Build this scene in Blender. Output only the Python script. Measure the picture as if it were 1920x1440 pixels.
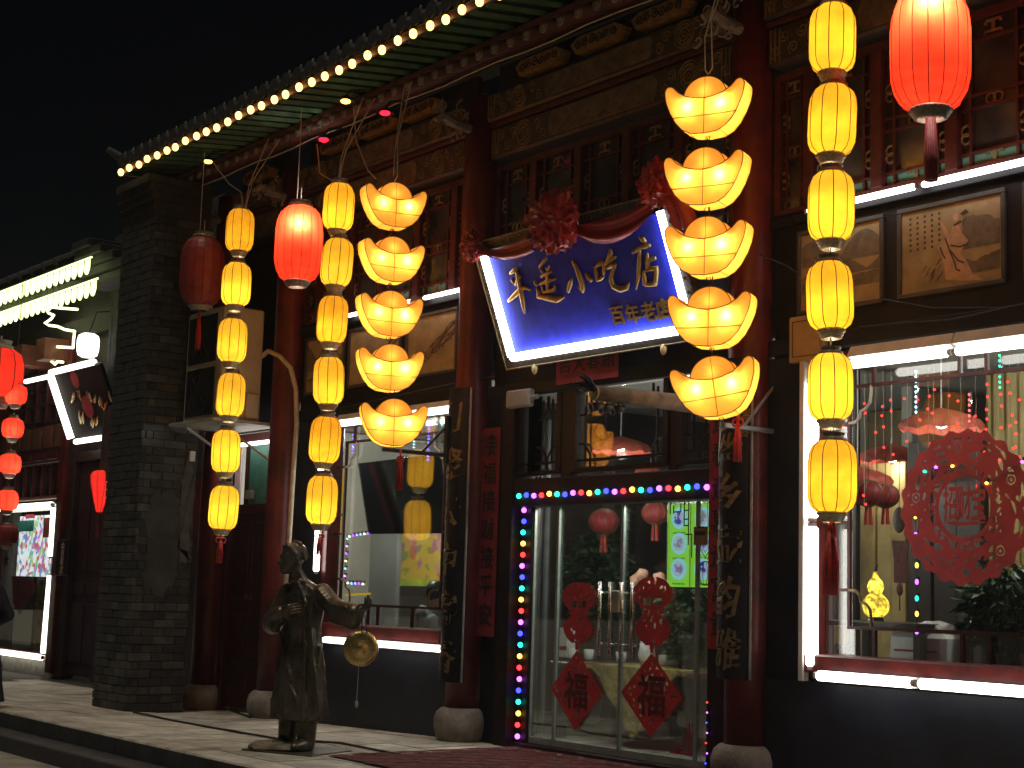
import bpy, math, random
import numpy as np
from mathutils import Vector, Matrix, noise as mnoise

random.seed(7)
SC = bpy.context.scene
for o in list(bpy.data.objects):
    bpy.data.objects.remove(o)
COL = SC.collection
R = math.radians

# ------------------------------------------------------------------ camera
YAW, PITCH, ROLL = R(52.31), R(7.77), R(1.76)
CAM = Vector((11.5, 0.0, 1.625))
_f = Vector((-math.sin(YAW) * math.cos(PITCH), math.cos(YAW) * math.cos(PITCH), math.sin(PITCH)))
_r0 = Vector((math.cos(YAW), math.sin(YAW), 0))
_u0 = _r0.cross(_f)
_r = _r0 * math.cos(ROLL) + _u0 * math.sin(ROLL)
_u = -_r0 * math.sin(ROLL) + _u0 * math.cos(ROLL)
cd = bpy.data.cameras.new('camera')
cd.sensor_fit = 'HORIZONTAL'
cd.sensor_width = 36.0
FPX = 2884.0
cd.lens = FPX / 1920 * 36
cd.clip_start = 0.1
cd.clip_end = 500
cam = bpy.data.objects.new('camera', cd)
COL.objects.link(cam)
mw = Matrix(((_r.x, _u.x, -_f.x, CAM.x), (_r.y, _u.y, -_f.y, CAM.y), (_r.z, _u.z, -_f.z, CAM.z), (0, 0, 0, 1)))
cam.matrix_world = mw
SC.camera = cam

# ------------------------------------------------------------------ night sky, faint street glow, exposure
w = bpy.data.worlds.new('World')
SC.world = w
w.use_nodes = True
nt = w.node_tree
nt.nodes.clear()
SUN_EL = R(74)
sky = nt.nodes.new('ShaderNodeTexSky')
sky.sky_type = 'NISHITA'
sky.sun_disc = False
sky.sun_elevation = SUN_EL
bg = nt.nodes.new('ShaderNodeBackground')
bg.inputs['Strength'].default_value = 0.00045
wo = nt.nodes.new('ShaderNodeOutputWorld')
nt.links.new(sky.outputs[0], bg.inputs[0])
nt.links.new(bg.outputs[0], wo.inputs[0])
sd = bpy.data.lights.new('street_glow', 'SUN')  # dim sun lamp stands in for unseen street lights behind the camera
sd.energy = 0.85
sd.angle = R(12)
sd.color = (1.0, 0.9, 0.75)
sun = bpy.data.objects.new('street_glow', sd)
COL.objects.link(sun)
_sdir = Vector((0.42, -0.9, 0)).normalized() * math.cos(SUN_EL) + Vector((0, 0, math.sin(SUN_EL)))
sun.rotation_euler = _sdir.to_track_quat('Z', 'Y').to_euler()
sun.location = (6, -6, 14)
sky.sun_rotation = math.atan2(_sdir.x, _sdir.y)
vs = SC.view_settings
vs.view_transform = 'Standard'
vs.look = 'None'
vs.exposure = 0.0
vs.gamma = 1.0
vs.use_curve_mapping = False
SC.render.engine = 'CYCLES'
cy = SC.cycles
cy.use_denoising = True
cy.max_bounces = 8
cy.transparent_max_bounces = 16
cy.sample_clamp_indirect = 4.0
cy.caustics_reflective = False
cy.caustics_refractive = False


# ------------------------------------------------------------------ pixel -> place helpers (photograph is 1920 x 1440)
def ray(x, y):
    return _f + _r * ((x - 960) / FPX) - _u * ((y - 720) / FPX)


def pY(x, y, Y):
    d = ray(x, y)
    return CAM + d * ((Y - CAM.y) / d.y)


def pX(x, y, X):
    d = ray(x, y)
    return CAM + d * ((X - CAM.x) / d.x)


def pZ(x, y, Z):
    d = ray(x, y)
    return CAM + d * ((Z - CAM.z) / d.z)


def pP(x, y, p0, n):
    d = ray(x, y)
    return CAM + d * ((p0 - CAM).dot(n) / d.dot(n))


# ------------------------------------------------------------------ materials
MATS = {}


def mat(name, col, rough=0.6, metal=0.0, var=0.3, scale=6.0, bump=0.0, bscale=40.0, spec=0.5, col2=None, rvar=0.12):
    if name in MATS:
        return MATS[name]
    m = bpy.data.materials.new(name)
    m.use_nodes = True
    t = m.node_tree
    b = t.nodes['Principled BSDF']
    tc = t.nodes.new('ShaderNodeTexCoord')
    geo = t.nodes.new('ShaderNodeNewGeometry')
    nz = t.nodes.new('ShaderNodeTexNoise')
    nz.inputs['Scale'].default_value = scale
    nz.inputs['Detail'].default_value = 6
    nz.inputs['Roughness'].default_value = 0.62
    t.links.new(geo.outputs['Position'], nz.inputs['Vector'])
    mx = t.nodes.new('ShaderNodeMix')
    mx.data_type = 'RGBA'
    c2 = col2 or tuple(min(1, c * (1 + var)) for c in col)
    c1 = tuple(c * (1 - var) for c in col)
    mx.inputs[6].default_value = (*c1, 1)
    mx.inputs[7].default_value = (*c2, 1)
    mr = t.nodes.new('ShaderNodeMapRange')
    mr.inputs['From Min'].default_value = 0.32
    mr.inputs['From Max'].default_value = 0.68
    t.links.new(nz.outputs['Fac'], mr.inputs['Value'])
    t.links.new(mr.outputs[0], mx.inputs[0])
    t.links.new(mx.outputs[2], b.inputs['Base Color'])
    r2 = t.nodes.new('ShaderNodeMapRange')
    r2.inputs['To Min'].default_value = max(0.02, rough - rvar)
    r2.inputs['To Max'].default_value = min(1, rough + rvar)
    nz2 = t.nodes.new('ShaderNodeTexNoise')
    nz2.inputs['Scale'].default_value = scale * 3.3
    nz2.inputs['Detail'].default_value = 4
    t.links.new(geo.outputs['Position'], nz2.inputs['Vector'])
    t.links.new(nz2.outputs['Fac'], r2.inputs['Value'])
    t.links.new(r2.outputs[0], b.inputs['Roughness'])
    b.inputs['Metallic'].default_value = metal
    b.inputs['Specular IOR Level'].default_value = spec
    if bump:
        nb = t.nodes.new('ShaderNodeTexNoise')
        nb.inputs['Scale'].default_value = bscale
        nb.inputs['Detail'].default_value = 5
        t.links.new(geo.outputs['Position'], nb.inputs['Vector'])
        bp = t.nodes.new('ShaderNodeBump')
        bp.inputs['Strength'].default_value = bump
        bp.inputs['Distance'].default_value = 0.01
        t.links.new(nb.outputs['Fac'], bp.inputs['Height'])
        t.links.new(bp.outputs[0], b.inputs['Normal'])
    MATS[name] = m
    return m


def emat(name, col, s):
    if name in MATS:
        return MATS[name]
    m = bpy.data.materials.new(name)
    m.use_nodes = True
    t = m.node_tree
    t.nodes.clear()
    e = t.nodes.new('ShaderNodeEmission')
    e.inputs['Color'].default_value = (*col, 1)
    e.inputs['Strength'].default_value = s
    o = t.nodes.new('ShaderNodeOutputMaterial')
    t.links.new(e.outputs[0], o.inputs[0])
    MATS[name] = m
    return m


def shade_mat(name, col, tint, glow, weave=0.12, nscale=9):
    """cloth lantern skin: lets the bulb inside shine through, with a faint even glow of its own"""
    if name in MATS:
        return MATS[name]
    m = bpy.data.materials.new(name)
    m.use_nodes = True
    t = m.node_tree
    t.nodes.clear()
    geo = t.nodes.new('ShaderNodeNewGeometry')
    nz = t.nodes.new('ShaderNodeTexNoise')
    nz.inputs['Scale'].default_value = nscale
    nz.inputs['Detail'].default_value = 8
    t.links.new(geo.outputs['Position'], nz.inputs['Vector'])
    mx = t.nodes.new('ShaderNodeMix')
    mx.data_type = 'RGBA'
    mx.inputs[6].default_value = (*[c * (1 - weave) for c in tint], 1)
    mx.inputs[7].default_value = (*[min(1, c * (1 + weave)) for c in tint], 1)
    mr = t.nodes.new('ShaderNodeMapRange')
    mr.inputs['From Min'].default_value = 0.36
    mr.inputs['From Max'].default_value = 0.64
    t.links.new(nz.outputs['Fac'], mr.inputs['Value'])
    t.links.new(mr.outputs[0], mx.inputs[0])
    tr = t.nodes.new('ShaderNodeBsdfTranslucent')
    t.links.new(mx.outputs[2], tr.inputs['Color'])
    df = t.nodes.new('ShaderNodeBsdfDiffuse')
    df.inputs['Color'].default_value = (*col, 1)
    m1 = t.nodes.new('ShaderNodeMixShader')
    m1.inputs[0].default_value = 0.4
    t.links.new(tr.outputs[0], m1.inputs[1])
    t.links.new(df.outputs[0], m1.inputs[2])
    em = t.nodes.new('ShaderNodeEmission')
    t.links.new(mx.outputs[2], em.inputs['Color'])
    em.inputs['Strength'].default_value = glow
    ad = t.nodes.new('ShaderNodeAddShader')
    t.links.new(m1.outputs[0], ad.inputs[0])
    t.links.new(em.outputs[0], ad.inputs[1])
    o = t.nodes.new('ShaderNodeOutputMaterial')
    t.links.new(ad.outputs[0], o.inputs[0])
    MATS[name] = m
    return m


def glass_mat(name, tint=(0.9, 0.94, 0.92), refl=0.07, rough=0.02):
    if name in MATS:
        return MATS[name]
    m = bpy.data.materials.new(name)
    m.use_nodes = True
    t = m.node_tree
    t.nodes.clear()
    tr = t.nodes.new('ShaderNodeBsdfTransparent')
    tr.inputs['Color'].default_value = (*tint, 1)
    gl = t.nodes.new('ShaderNodeBsdfGlossy')
    gl.inputs['Roughness'].default_value = rough
    gl.inputs['Color'].default_value = (0.9, 0.9, 0.9, 1)
    fr = t.nodes.new('ShaderNodeFresnel')
    fr.inputs['IOR'].default_value = 1.45
    ma = t.nodes.new('ShaderNodeMath')
    ma.operation = 'MULTIPLY_ADD'
    ma.inputs[1].default_value = 0.45
    ma.inputs[2].default_value = refl - 0.045
    t.links.new(fr.outputs[0], ma.inputs[0])
    mx = t.nodes.new('ShaderNodeMixShader')
    t.links.new(ma.outputs[0], mx.inputs[0])
    t.links.new(tr.outputs[0], mx.inputs[1])
    t.links.new(gl.outputs[0], mx.inputs[2])
    o = t.nodes.new('ShaderNodeOutputMaterial')
    t.links.new(mx.outputs[0], o.inputs[0])
    MATS[name] = m
    return m


# ------------------------------------------------------------------ mesh builder
def frame_of(d):
    d = d.normalized()
    a = Vector((0, 0, 1)) if abs(d.z) < 0.9 else Vector((1, 0, 0))
    s = d.cross(a).normalized()
    return s, s.cross(d).normalized()


class MB:
    def __init__(self):
        self.v = []
        self.f = []

    def box(self, x0, y0, z0, x1, y1, z1, bev=0.0):
        if x0 > x1: x0, x1 = x1, x0
        if y0 > y1: y0, y1 = y1, y0
        if z0 > z1: z0, z1 = z1, z0
        n = len(self.v)
        if bev <= 0:
            for z in (z0, z1):
                self.v += [(x0, y0, z), (x1, y0, z), (x1, y1, z), (x0, y1, z)]
            self.f += [[n + i for i in q] for q in ((3, 2, 1, 0), (4, 5, 6, 7), (0, 1, 5, 4), (1, 2, 6, 5), (2, 3, 7, 6), (3, 0, 4, 7))]
            return self
        b = min(bev, (x1 - x0) * .45, (y1 - y0) * .45, (z1 - z0) * .45)
        lo, hi = (x0, y0, z0), (x1, y1, z1)
        idx = {}
        for sx in (0, 1):
            for sy in (0, 1):
                for sz in (0, 1):
                    s = (sx, sy, sz)
                    for ax in range(3):
                        p = [0, 0, 0]
                        for k in range(3):
                            e = hi[k] if s[k] else lo[k]
                            p[k] = e if k == ax else (e - b if s[k] else e + b)
                        idx[(s, ax)] = len(self.v)
                        self.v.append(tuple(p))
        S = lambda *a: tuple(a)
        c = ((x0 + x1) / 2, (y0 + y1) / 2, (z0 + z1) / 2)

        def add(face):
            p = [Vector(self.v[i]) for i in face]
            nn = (p[1] - p[0]).cross(p[2] - p[0])
            m = sum(p, Vector()) / len(p) - Vector(c)
            self.f.append(face if nn.dot(m) > 0 else face[::-1])
        for ax in range(3):
            o = [k for k in range(3) if k != ax]
            for s in (0, 1):
                q = []
                for a, bb in ((0, 0), (1, 0), (1, 1), (0, 1)):
                    t = [0, 0, 0]; t[ax] = s; t[o[0]] = a; t[o[1]] = bb
                    q.append(idx[(tuple(t), ax)])
                add(q)
            for a in (0, 1):
                for bb in (0, 1):
                    t0 = [0, 0, 0]; t0[o[0]] = a; t0[o[1]] = bb; t0[ax] = 0
                    t1 = list(t0); t1[ax] = 1
                    add([idx[(tuple(t0), o[0])], idx[(tuple(t1), o[0])], idx[(tuple(t1), o[1])], idx[(tuple(t0), o[1])]])
        for sx in (0, 1):
            for sy in (0, 1):
                for sz in (0, 1):
                    add([idx[((sx, sy, sz), a)] for a in range(3)])
        return self

    def quad(self, a, b, c, d):
        n = len(self.v)
        self.v += [tuple(a), tuple(b), tuple(c), tuple(d)]
        self.f.append([n, n + 1, n + 2, n + 3])
        return self

    def tube(self, path, r, n=8, caps=True, closed=False, flat=None):
        """sweep a circle along path; r number or list; flat=(normal, factor) squashes along normal"""
        P = [Vector(p) for p in path]
        N = len(P)
        rr = r if isinstance(r, (list, tuple)) else [r] * N
        base = len(self.v)
        s = None
        for i in range(N):
            if closed:
                d = P[(i + 1) % N] - P[i - 1]
            else:
                d = P[min(i + 1, N - 1)] - P[max(i - 1, 0)]
            if d.length < 1e-9: d = Vector((0, 0, 1))
            d.normalize()
            if s is None:
                s, t = frame_of(d)
            else:
                s = (s - d * s.dot(d))
                s = s.normalized() if s.length > 1e-6 else frame_of(d)[0]
                t = s.cross(d).normalized()
            for k in range(n):
                a = 2 * math.pi * k / n
                off = (s * math.cos(a) + t * math.sin(a)) * rr[i]
                if flat:
                    off = off - flat[0] * (off.dot(flat[0]) * (1 - flat[1]))
                self.v.append(tuple(P[i] + off))
        M = N if closed else N - 1
        for i in range(M):
            j = (i + 1) % N
            for k in range(n):
                l = (k + 1) % n
                self.f.append([base + i * n + k, base + i * n + l, base + j * n + l, base + j * n + k])
        if caps and not closed:
            self.f.append([base + k for k in range(n)][::-1])
            self.f.append([base + (N - 1) * n + k for k in range(n)])
        return self

    def cyl(self, p0, p1, r0, r1=None, n=16):
        return self.tube([p0, p1], [r0, r0 if r1 is None else r1], n)

    def lathe(self, prof, c=(0, 0, 0), n=24, caps=True, a0=0.0, a1=2 * math.pi):
        base = len(self.v)
        full = abs(a1 - a0 - 2 * math.pi) < 1e-6
        m = n if full else n + 1
        for r, z in prof:
            for k in range(m):
                a = a0 + (a1 - a0) * k / n
                self.v.append((c[0] + r * math.cos(a), c[1] + r * math.sin(a), c[2] + z))
        for i in range(len(prof) - 1):
            for k in range(n):
                l = (k + 1) % m
                self.f.append([base + i * m + k, base + i * m + l, base + (i + 1) * m + l, base + (i + 1) * m + k])
        if caps and full:
            self.f.append([base + k for k in range(m)][::-1])
            self.f.append([base + (len(prof) - 1) * m + k for k in range(m)])
        return self

    def sphere(self, c, r, nu=12, nv=8):
        rx, ry, rz = r if isinstance(r, (tuple, list)) else (r, r, r)
        base = len(self.v)
        for i in range(nv + 1):
            p = math.pi * i / nv
            for k in range(nu):
                a = 2 * math.pi * k / nu
                self.v.append((c[0] + rx * math.sin(p) * math.cos(a), c[1] + ry * math.sin(p) * math.sin(a), c[2] + rz * math.cos(p)))
        for i in range(nv):
            for k in range(nu):
                l = (k + 1) % nu
                self.f.append([base + i * nu + k, base + (i + 1) * nu + k, base + (i + 1) * nu + l, base + i * nu + l])
        return self

    def prism(self, poly, place, depth):
        """poly: 2D outline (ccw); place(u, v, w) -> xyz; w from 0 to depth"""
        n = len(poly)
        b = len(self.v)
        for wv in (0, depth):
            for (u, v) in poly:
                self.v.append(tuple(place(u, v, wv)))
        self.f.append([b + i for i in range(n)])
        self.f.append([b + n + i for i in range(n)][::-1])
        for i in range(n):
            j = (i + 1) % n
            self.f.append([b + i, b + n + i, b + n + j, b + j])
        return self

    def torus(self, c, ax1, ax2, R_, r, n=14, m=5, sx=1.0, sy=1.0):
        a1, a2 = Vector(ax1), Vector(ax2)
        path = [Vector(c) + a1 * (R_ * sx * math.cos(2 * math.pi * k / n)) + a2 * (R_ * sy * math.sin(2 * math.pi * k / n)) for k in range(n)]
        return self.tube(path, r, m, closed=True)

    def add(self, o, M=None):
        b = len(self.v)
        if M is None:
            self.v += o.v
        else:
            self.v += [tuple(M @ Vector(p)) for p in o.v]
        self.f += [[b + i for i in q] for q in o.f]
        return self

    def xf(self, M):
        self.v = [tuple(M @ Vector(p)) for p in self.v]
        return self

    def mesh(self, name, material, smooth=False, org=Vector()):
        me = bpy.data.meshes.new(name)
        me.from_pydata([(p[0] - org.x, p[1] - org.y, p[2] - org.z) for p in self.v], [], self.f)
        if smooth:
            me.polygons.foreach_set('use_smooth', [True] * len(me.polygons))
        if material:
            me.materials.append(material)
        me.update()
        return me


WL = {}


def wl(o):
    return WL.get(o.name, Vector()) if o else Vector()


def link(o, parent, org):
    COL.objects.link(o)
    if parent:
        o.parent = parent
        o.location = org - wl(parent)
    else:
        o.location = org
    WL[o.name] = org.copy()
    return o


def put(name, mb, material, parent=None, smooth=False, kind=None, label=None):
    if not mb.v:
        mb.box(0, 0, 0, .001, .001, .001)
    a = np.array(mb.v)
    lo, hi = a.min(0), a.max(0)
    org = Vector(((lo[0] + hi[0]) / 2, (lo[1] + hi[1]) / 2, lo[2]))
    me = mb.mesh(name, material, smooth, org)
    o = bpy.data.objects.new(name, me)
    link(o, parent, org)
    if kind: o['kind'] = kind
    if label: o['label'] = label
    return o


def put_mesh(name, me, parent, loc):
    o = bpy.data.objects.new(name, me)
    return link(o, parent, Vector(loc))


def thing(name, label, cat, loc, group=None):
    o = bpy.data.objects.new(name, None)
    o.empty_display_size = 0.1
    link(o, None, Vector(loc))
    tag(o, label, cat, group)
    return o


def tag(o, label, cat, group=None):
    o['label'] = label
    o['category'] = cat
    if group: o['group'] = group
    return o


def struct(name, mb, material, smooth=False):
    return put(name, mb, material, None, smooth, kind='structure')


def under(o, parent):
    """hang a part built in place under a thing that is already placed and turned"""
    o.parent = parent
    o.matrix_parent_inverse = parent.matrix_basis.inverted()
    return o


def pieces(names, mb_list, material, parent=None, **k):
    """first mesh is the part itself, the others its own pieces"""
    root = put(names[0], mb_list[0], material, parent, **k)
    for m_ in mb_list[1:]:
        put(names[1], m_, material, root)
    return root




def kids(o):
    return [c for c in COL.objects if c.parent == o]


def copy_tree(o, loc=None, rot=None, parent=None):
    c = o.copy()
    COL.objects.link(c)
    if parent: c.parent = parent
    for ch in kids(o):
        copy_tree(ch, parent=c)
    if loc is not None:
        c.location = loc
    if rot is not None:
        c.rotation_euler = rot
    return c


_txt = None


def text_mb(s, size, extrude=0.004, bold=0.0, shear=0.0):
    """letters in the XZ plane facing -Y, centred on the origin"""
    global _txt
    if _txt is None:
        cu = bpy.data.curves.new('lettering', 'FONT')
        _txt = bpy.data.objects.new('lettering', cu)
    cu = _txt.data
    COL.objects.link(_txt)
    cu.body = s
    cu.size = 1.0
    cu.resolution_u = 2
    cu.extrude = extrude / size
    cu.offset = bold
    cu.shear = shear
    dg = bpy.context.evaluated_depsgraph_get()
    dg.update()
    me = bpy.data.meshes.new_from_object(_txt.evaluated_get(dg))
    COL.objects.unlink(_txt)
    a = np.array([v.co[:] for v in me.vertices])
    lo, hi = a.min(0), a.max(0)
    m = MB()
    for p in a:
        m.v.append(((p[0] - (lo[0] + hi[0]) / 2) * size, -p[2] * size, (p[1] - (lo[1] + hi[1]) / 2) * size))
    m.f = [list(p.vertices) for p in me.polygons]
    bpy.data.meshes.remove(me)
    return m


def brushed(m, amt, fr=6.0):
    """roughen letter outlines so that they read as brush writing"""
    out = []
    for p in m.v:
        q = mnoise.noise_vector(Vector((p[0] * fr, 0.3, p[2] * fr)))
        out.append((p[0] + q.x * amt, p[1], p[2] + q.z * amt))
    m.v = out
    return m


def raster_sheet(fn, x0, x1, z0, z1, step, y, th=0.0015):
    nx, nz = int((x1 - x0) / step), int((z1 - z0) / step)
    m = MB()
    ids = {}

    def vid(i, k):
        if (i, k) not in ids:
            ids[(i, k)] = len(m.v)
            m.v.append((x0 + i * step, y, z0 + k * step))
        return ids[(i, k)]
    for i in range(nx):
        for k in range(nz):
            if fn(x0 + (i + .5) * step, z0 + (k + .5) * step):
                m.f.append([vid(i, k), vid(i + 1, k), vid(i + 1, k + 1), vid(i, k + 1)])
    return m


def surface_nets(F, org, h):
    """F: 3-D numpy field (negative inside). returns MB"""
    nx, ny, nz = F.shape
    ins = F < 0
    tot = np.zeros((nx - 1, ny - 1, nz - 1), int)
    for dx in (0, 1):
        for dy in (0, 1):
            for dz in (0, 1):
                tot += ins[dx:nx - 1 + dx, dy:ny - 1 + dy, dz:nz - 1 + dz]
    act = (tot > 0) & (tot < 8)
    idx = -np.ones(act.shape, int)
    ii = np.argwhere(act)
    idx[act] = np.arange(len(ii))
    acc = np.zeros((len(ii), 3)); cnt = np.zeros(len(ii))
    corners = [(a, b, c) for a in (0, 1) for b in (0, 1) for c in (0, 1)]
    for ca in corners:
        for ax in range(3):
            if ca[ax]: continue
            cb = list(ca); cb[ax] = 1
            fa = F[ii[:, 0] + ca[0], ii[:, 1] + ca[1], ii[:, 2] + ca[2]]
            fb = F[ii[:, 0] + cb[0], ii[:, 1] + cb[1], ii[:, 2] + cb[2]]
            x = (fa < 0) != (fb < 0)
            t = np.where(x, fa / np.where(x, fa - fb, 1), 0)
            p = np.tile(np.array(ca, float), (len(ii), 1))
            p[:, ax] += t
            acc[x] += p[x]; cnt[x] += 1
    V = (ii + acc / cnt[:, None]) * h + np.array(org)
    m = MB()
    m.v = [tuple(p) for p in V]
    for ax in range(3):
        o = [k for k in range(3) if k != ax]
        sl0 = [slice(None)] * 3; sl1 = [slice(None)] * 3
        sl0[ax] = slice(0, -1); sl1[ax] = slice(1, None)
        a, b = ins[tuple(sl0)], ins[tuple(sl1)]
        for e in np.argwhere(a != b):
            if any(e[k] < 1 or e[k] > act.shape[k] - 1 for k in o): continue
            if e[ax] > act.shape[ax] - 1: continue
            q = []
            for da, db in ((0, 0), (1, 0), (1, 1), (0, 1)):
                c = list(e); c[o[0]] -= da; c[o[1]] -= db
                q.append(int(idx[tuple(c)]))
            if min(q) < 0: continue
            fl = bool(a[tuple(e)]) == (ax != 1)
            m.f.append(q if fl else q[::-1])
    return m


class SDF:
    def __init__(self, lo, hi, h):
        self.h = h; self.lo = np.array(lo, float)
        n = [int((hi[k] - lo[k]) / h) + 1 for k in range(3)]
        self.X, self.Y, self.Z = np.meshgrid(*[lo[k] + np.arange(n[k]) * h for k in range(3)], indexing='ij')
        self.F = np.full(self.X.shape, 9.0)

    def smin(self, d, k):
        if k <= 0:
            self.F = np.minimum(self.F, d); return
        hh = np.clip(.5 + .5 * (self.F - d) / k, 0, 1)
        self.F = self.F * (1 - hh) + d * hh - k * hh * (1 - hh)

    def cap(self, a, b, ra, rb, k=0.03):
        a, b = np.array(a, float), np.array(b, float)
        ab = b - a
        t = ((self.X - a[0]) * ab[0] + (self.Y - a[1]) * ab[1] + (self.Z - a[2]) * ab[2]) / ab.dot(ab)
        t = np.clip(t, 0, 1)
        d = np.sqrt((self.X - a[0] - ab[0] * t) ** 2 + (self.Y - a[1] - ab[1] * t) ** 2 + (self.Z - a[2] - ab[2] * t) ** 2) - (ra + (rb - ra) * t)
        self.smin(d, k)

    def ell(self, c, r, k=0.03):
        x, y, z = (self.X - c[0]) / r[0], (self.Y - c[1]) / r[1], (self.Z - c[2]) / r[2]
        l = np.sqrt(x * x + y * y + z * z)
        self.smin((l - 1) * min(r), k)

    def column(self, prof, k=0.03, folds=0.0, nf=9, cx=None, ph=0.0):
        """elliptical column: prof list of (z, rx, ry, x, y)"""
        pr = np.array(prof)
        z = self.Z
        rx = np.interp(z, pr[:, 0], pr[:, 1]); ry = np.interp(z, pr[:, 0], pr[:, 2])
        ox = np.interp(z, pr[:, 0], pr[:, 3]); oy = np.interp(z, pr[:, 0], pr[:, 4])
        x, y = self.X - ox, self.Y - oy
        ang = np.arctan2(y / ry, x / rx)
        l = np.sqrt((x / rx) ** 2 + (y / ry) ** 2)
        d = (l - 1) * np.minimum(rx, ry)
        if folds:
            zz = np.clip((pr[-1, 0] - z) / (pr[-1, 0] - pr[0, 0]), 0, 1)
            zz = .35 + .65 * zz
            d = d + folds * zz * (1.2 * (2 * np.abs(np.sin(ang * nf * .5 + 2.2 * z + ph)) ** .7 - 1.2) + .7 * np.abs(np.sin(ang * nf * .85 - 4.2 * z + 1.3)))
        d = np.maximum(d, np.maximum(pr[0, 0] - z, z - pr[-1, 0]))
        self.smin(d, k)

    def mb(self):
        return surface_nets(self.F, self.lo, self.h)
# ------------------------------------------------------------------ palette
BLACKP = mat('black_lacquer', (0.012, 0.013, 0.018), 0.5, var=.5, scale=2.5, bump=.15, bscale=25, spec=.18)
NAVYW = mat('dark_blue_render', (0.011, 0.0135, 0.024), 0.5, var=.7, scale=1.6, bump=.25, bscale=18)
REDL = mat('red_lacquer', (0.105, 0.015, 0.013), 0.38, var=.5, scale=4, bump=.12, bscale=22, spec=.4, rvar=.2)
REDD = mat('old_red_paint', (0.06, 0.014, 0.012), 0.52, var=.45, scale=7, bump=.15, spec=.3)
MAROON = mat('maroon_paint', (0.07, 0.014, 0.014), 0.4, var=.35, scale=5, bump=.1)
GREENP = mat('green_rafter_paint', (0.06, 0.15, 0.065), 0.55, var=.4, scale=6, bump=.1)
TEALP = mat('teal_board', (0.09, 0.27, 0.21), 0.5, var=.25, scale=5)
RAFT = mat('dark_red_rafter', (0.09, 0.03, 0.022), 0.55, var=.4, scale=6)
GOLD = mat('gold_leaf', (0.5, 0.335, 0.1), 0.32, 0.75, var=.25, scale=14)
GOLDD = mat('dull_gold_paint', (0.2, 0.145, 0.06), 0.5, 0.2, var=.4, scale=18)
CREAMP = mat('painted_cartouche', (0.11, 0.088, 0.056), 0.6, var=.45, scale=9, col2=(0.17, 0.14, 0.09))
BEAMP = mat('painted_beam_ground', (0.03, 0.027, 0.022), 0.5, var=.55, scale=16, col2=(0.065, 0.042, 0.025))
STONE = mat('grey_stone', (0.27, 0.25, 0.22), 0.75, var=.35, scale=7, bump=.5, bscale=45)
PAVE = mat('beige_paving', (0.46, 0.425, 0.345), 0.7, var=.4, scale=3.1, bump=.5, bscale=38)
PAVES = [PAVE, mat('worn_paving', (0.38, 0.355, 0.295), 0.62, var=.5, scale=4.2, bump=.6, bscale=30), mat('pale_paving', (0.5, 0.465, 0.39), 0.75, var=.4, scale=2.6, bump=.45, bscale=45)]
ROADM = mat('street_stone', (0.3, 0.27, 0.22), 0.75, var=.35, scale=2.4, bump=.4, bscale=24)
KERBM = mat('dark_kerb_stone', (0.05, 0.05, 0.05), 0.7, var=.4, scale=3, bump=.4)
MORTAR = mat('mortar', (0.036, 0.035, 0.032), 0.85, var=.4, scale=12, bump=.4)
BRICKS = [mat('grey_brick_%s' % n, c, 0.85, var=.45, scale=7, bump=.6, bscale=50) for n, c in
          (('plain', (0.044, 0.043, 0.039)), ('dark', (0.031, 0.03, 0.028)), ('pale', (0.075, 0.072, 0.063)), ('worn', (0.056, 0.052, 0.042)))]
TILEM = mat('roof_tile_grey', (0.035, 0.035, 0.034), 0.75, var=.4, scale=9, bump=.4)
GLASS = glass_mat('window_glass')
DGLASS = mat('dim_lattice_glass', (0.03, 0.035, 0.033), 0.14, var=.5, scale=2.2, col2=(0.075, 0.08, 0.07), spec=.6)
WHITEP = mat('white_enamel', (0.72, 0.72, 0.7), 0.4, var=.12, scale=8)
GREYP = mat('grey_plastic', (0.38, 0.37, 0.33), 0.5, var=.2, scale=6)
BLKPL = mat('black_plastic', (0.015, 0.015, 0.016), 0.4, var=.3)
CABLEM = mat('black_cable', (0.02, 0.018, 0.016), 0.5)
STEEL = mat('brushed_steel', (0.62, 0.61, 0.58), 0.25, 1.0, var=.15, scale=20)
IRON = mat('dark_iron', (0.03, 0.03, 0.032), 0.5, .6, var=.4)
GREYIRON = mat('grey_iron', (0.22, 0.22, 0.21), 0.5, .5, var=.3)
PAPERR = mat('red_paper', (0.36, 0.022, 0.028), 0.75, var=.25, scale=6)
PAPERRD = mat('faded_red_paper', (0.22, 0.018, 0.03), 0.8, var=.3, scale=5)
INK = mat('black_ink', (0.015, 0.012, 0.012), 0.6)
CLOTHR = mat('red_satin', (0.34, 0.02, 0.016), 0.34, var=.25, scale=9, spec=.6)
TASSEL = mat('red_tassel', (0.5, 0.03, 0.02), 0.6, var=.3, scale=30)
PANELP = mat('painting_ground', (0.36, 0.3, 0.17), 0.6, var=.3, scale=5, col2=(0.46, 0.37, 0.2))
PIPEM = mat('beige_conduit', (0.5, 0.44, 0.34), 0.55, var=.25, scale=12)

TUBE = emat('tube_light_white', (1.0, 0.93, 0.86), 7.5)
TUBEW = emat('tube_light_cool', (0.95, 0.95, 1.0), 9.5)


# ------------------------------------------------------------------ ground
def gz(x, y):
    t = max(0.0, min(1.0, (y - 5.7) / 2.0))
    return 0.30 + 0.024 * min(0.0, max(x, -5.0)) * t


m = MB()
m.quad((-70, -70, 0), (70, -70, 0), (70, 70, 0), (-70, 70, 0))
struct('ground', m, ROADM)
m = MB()
m.quad((-45, -4, .004), (30, -4, .004), (30, 5.38, .004), (-45, 5.38, .004))
road = struct('road', m, ROADM)
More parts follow.
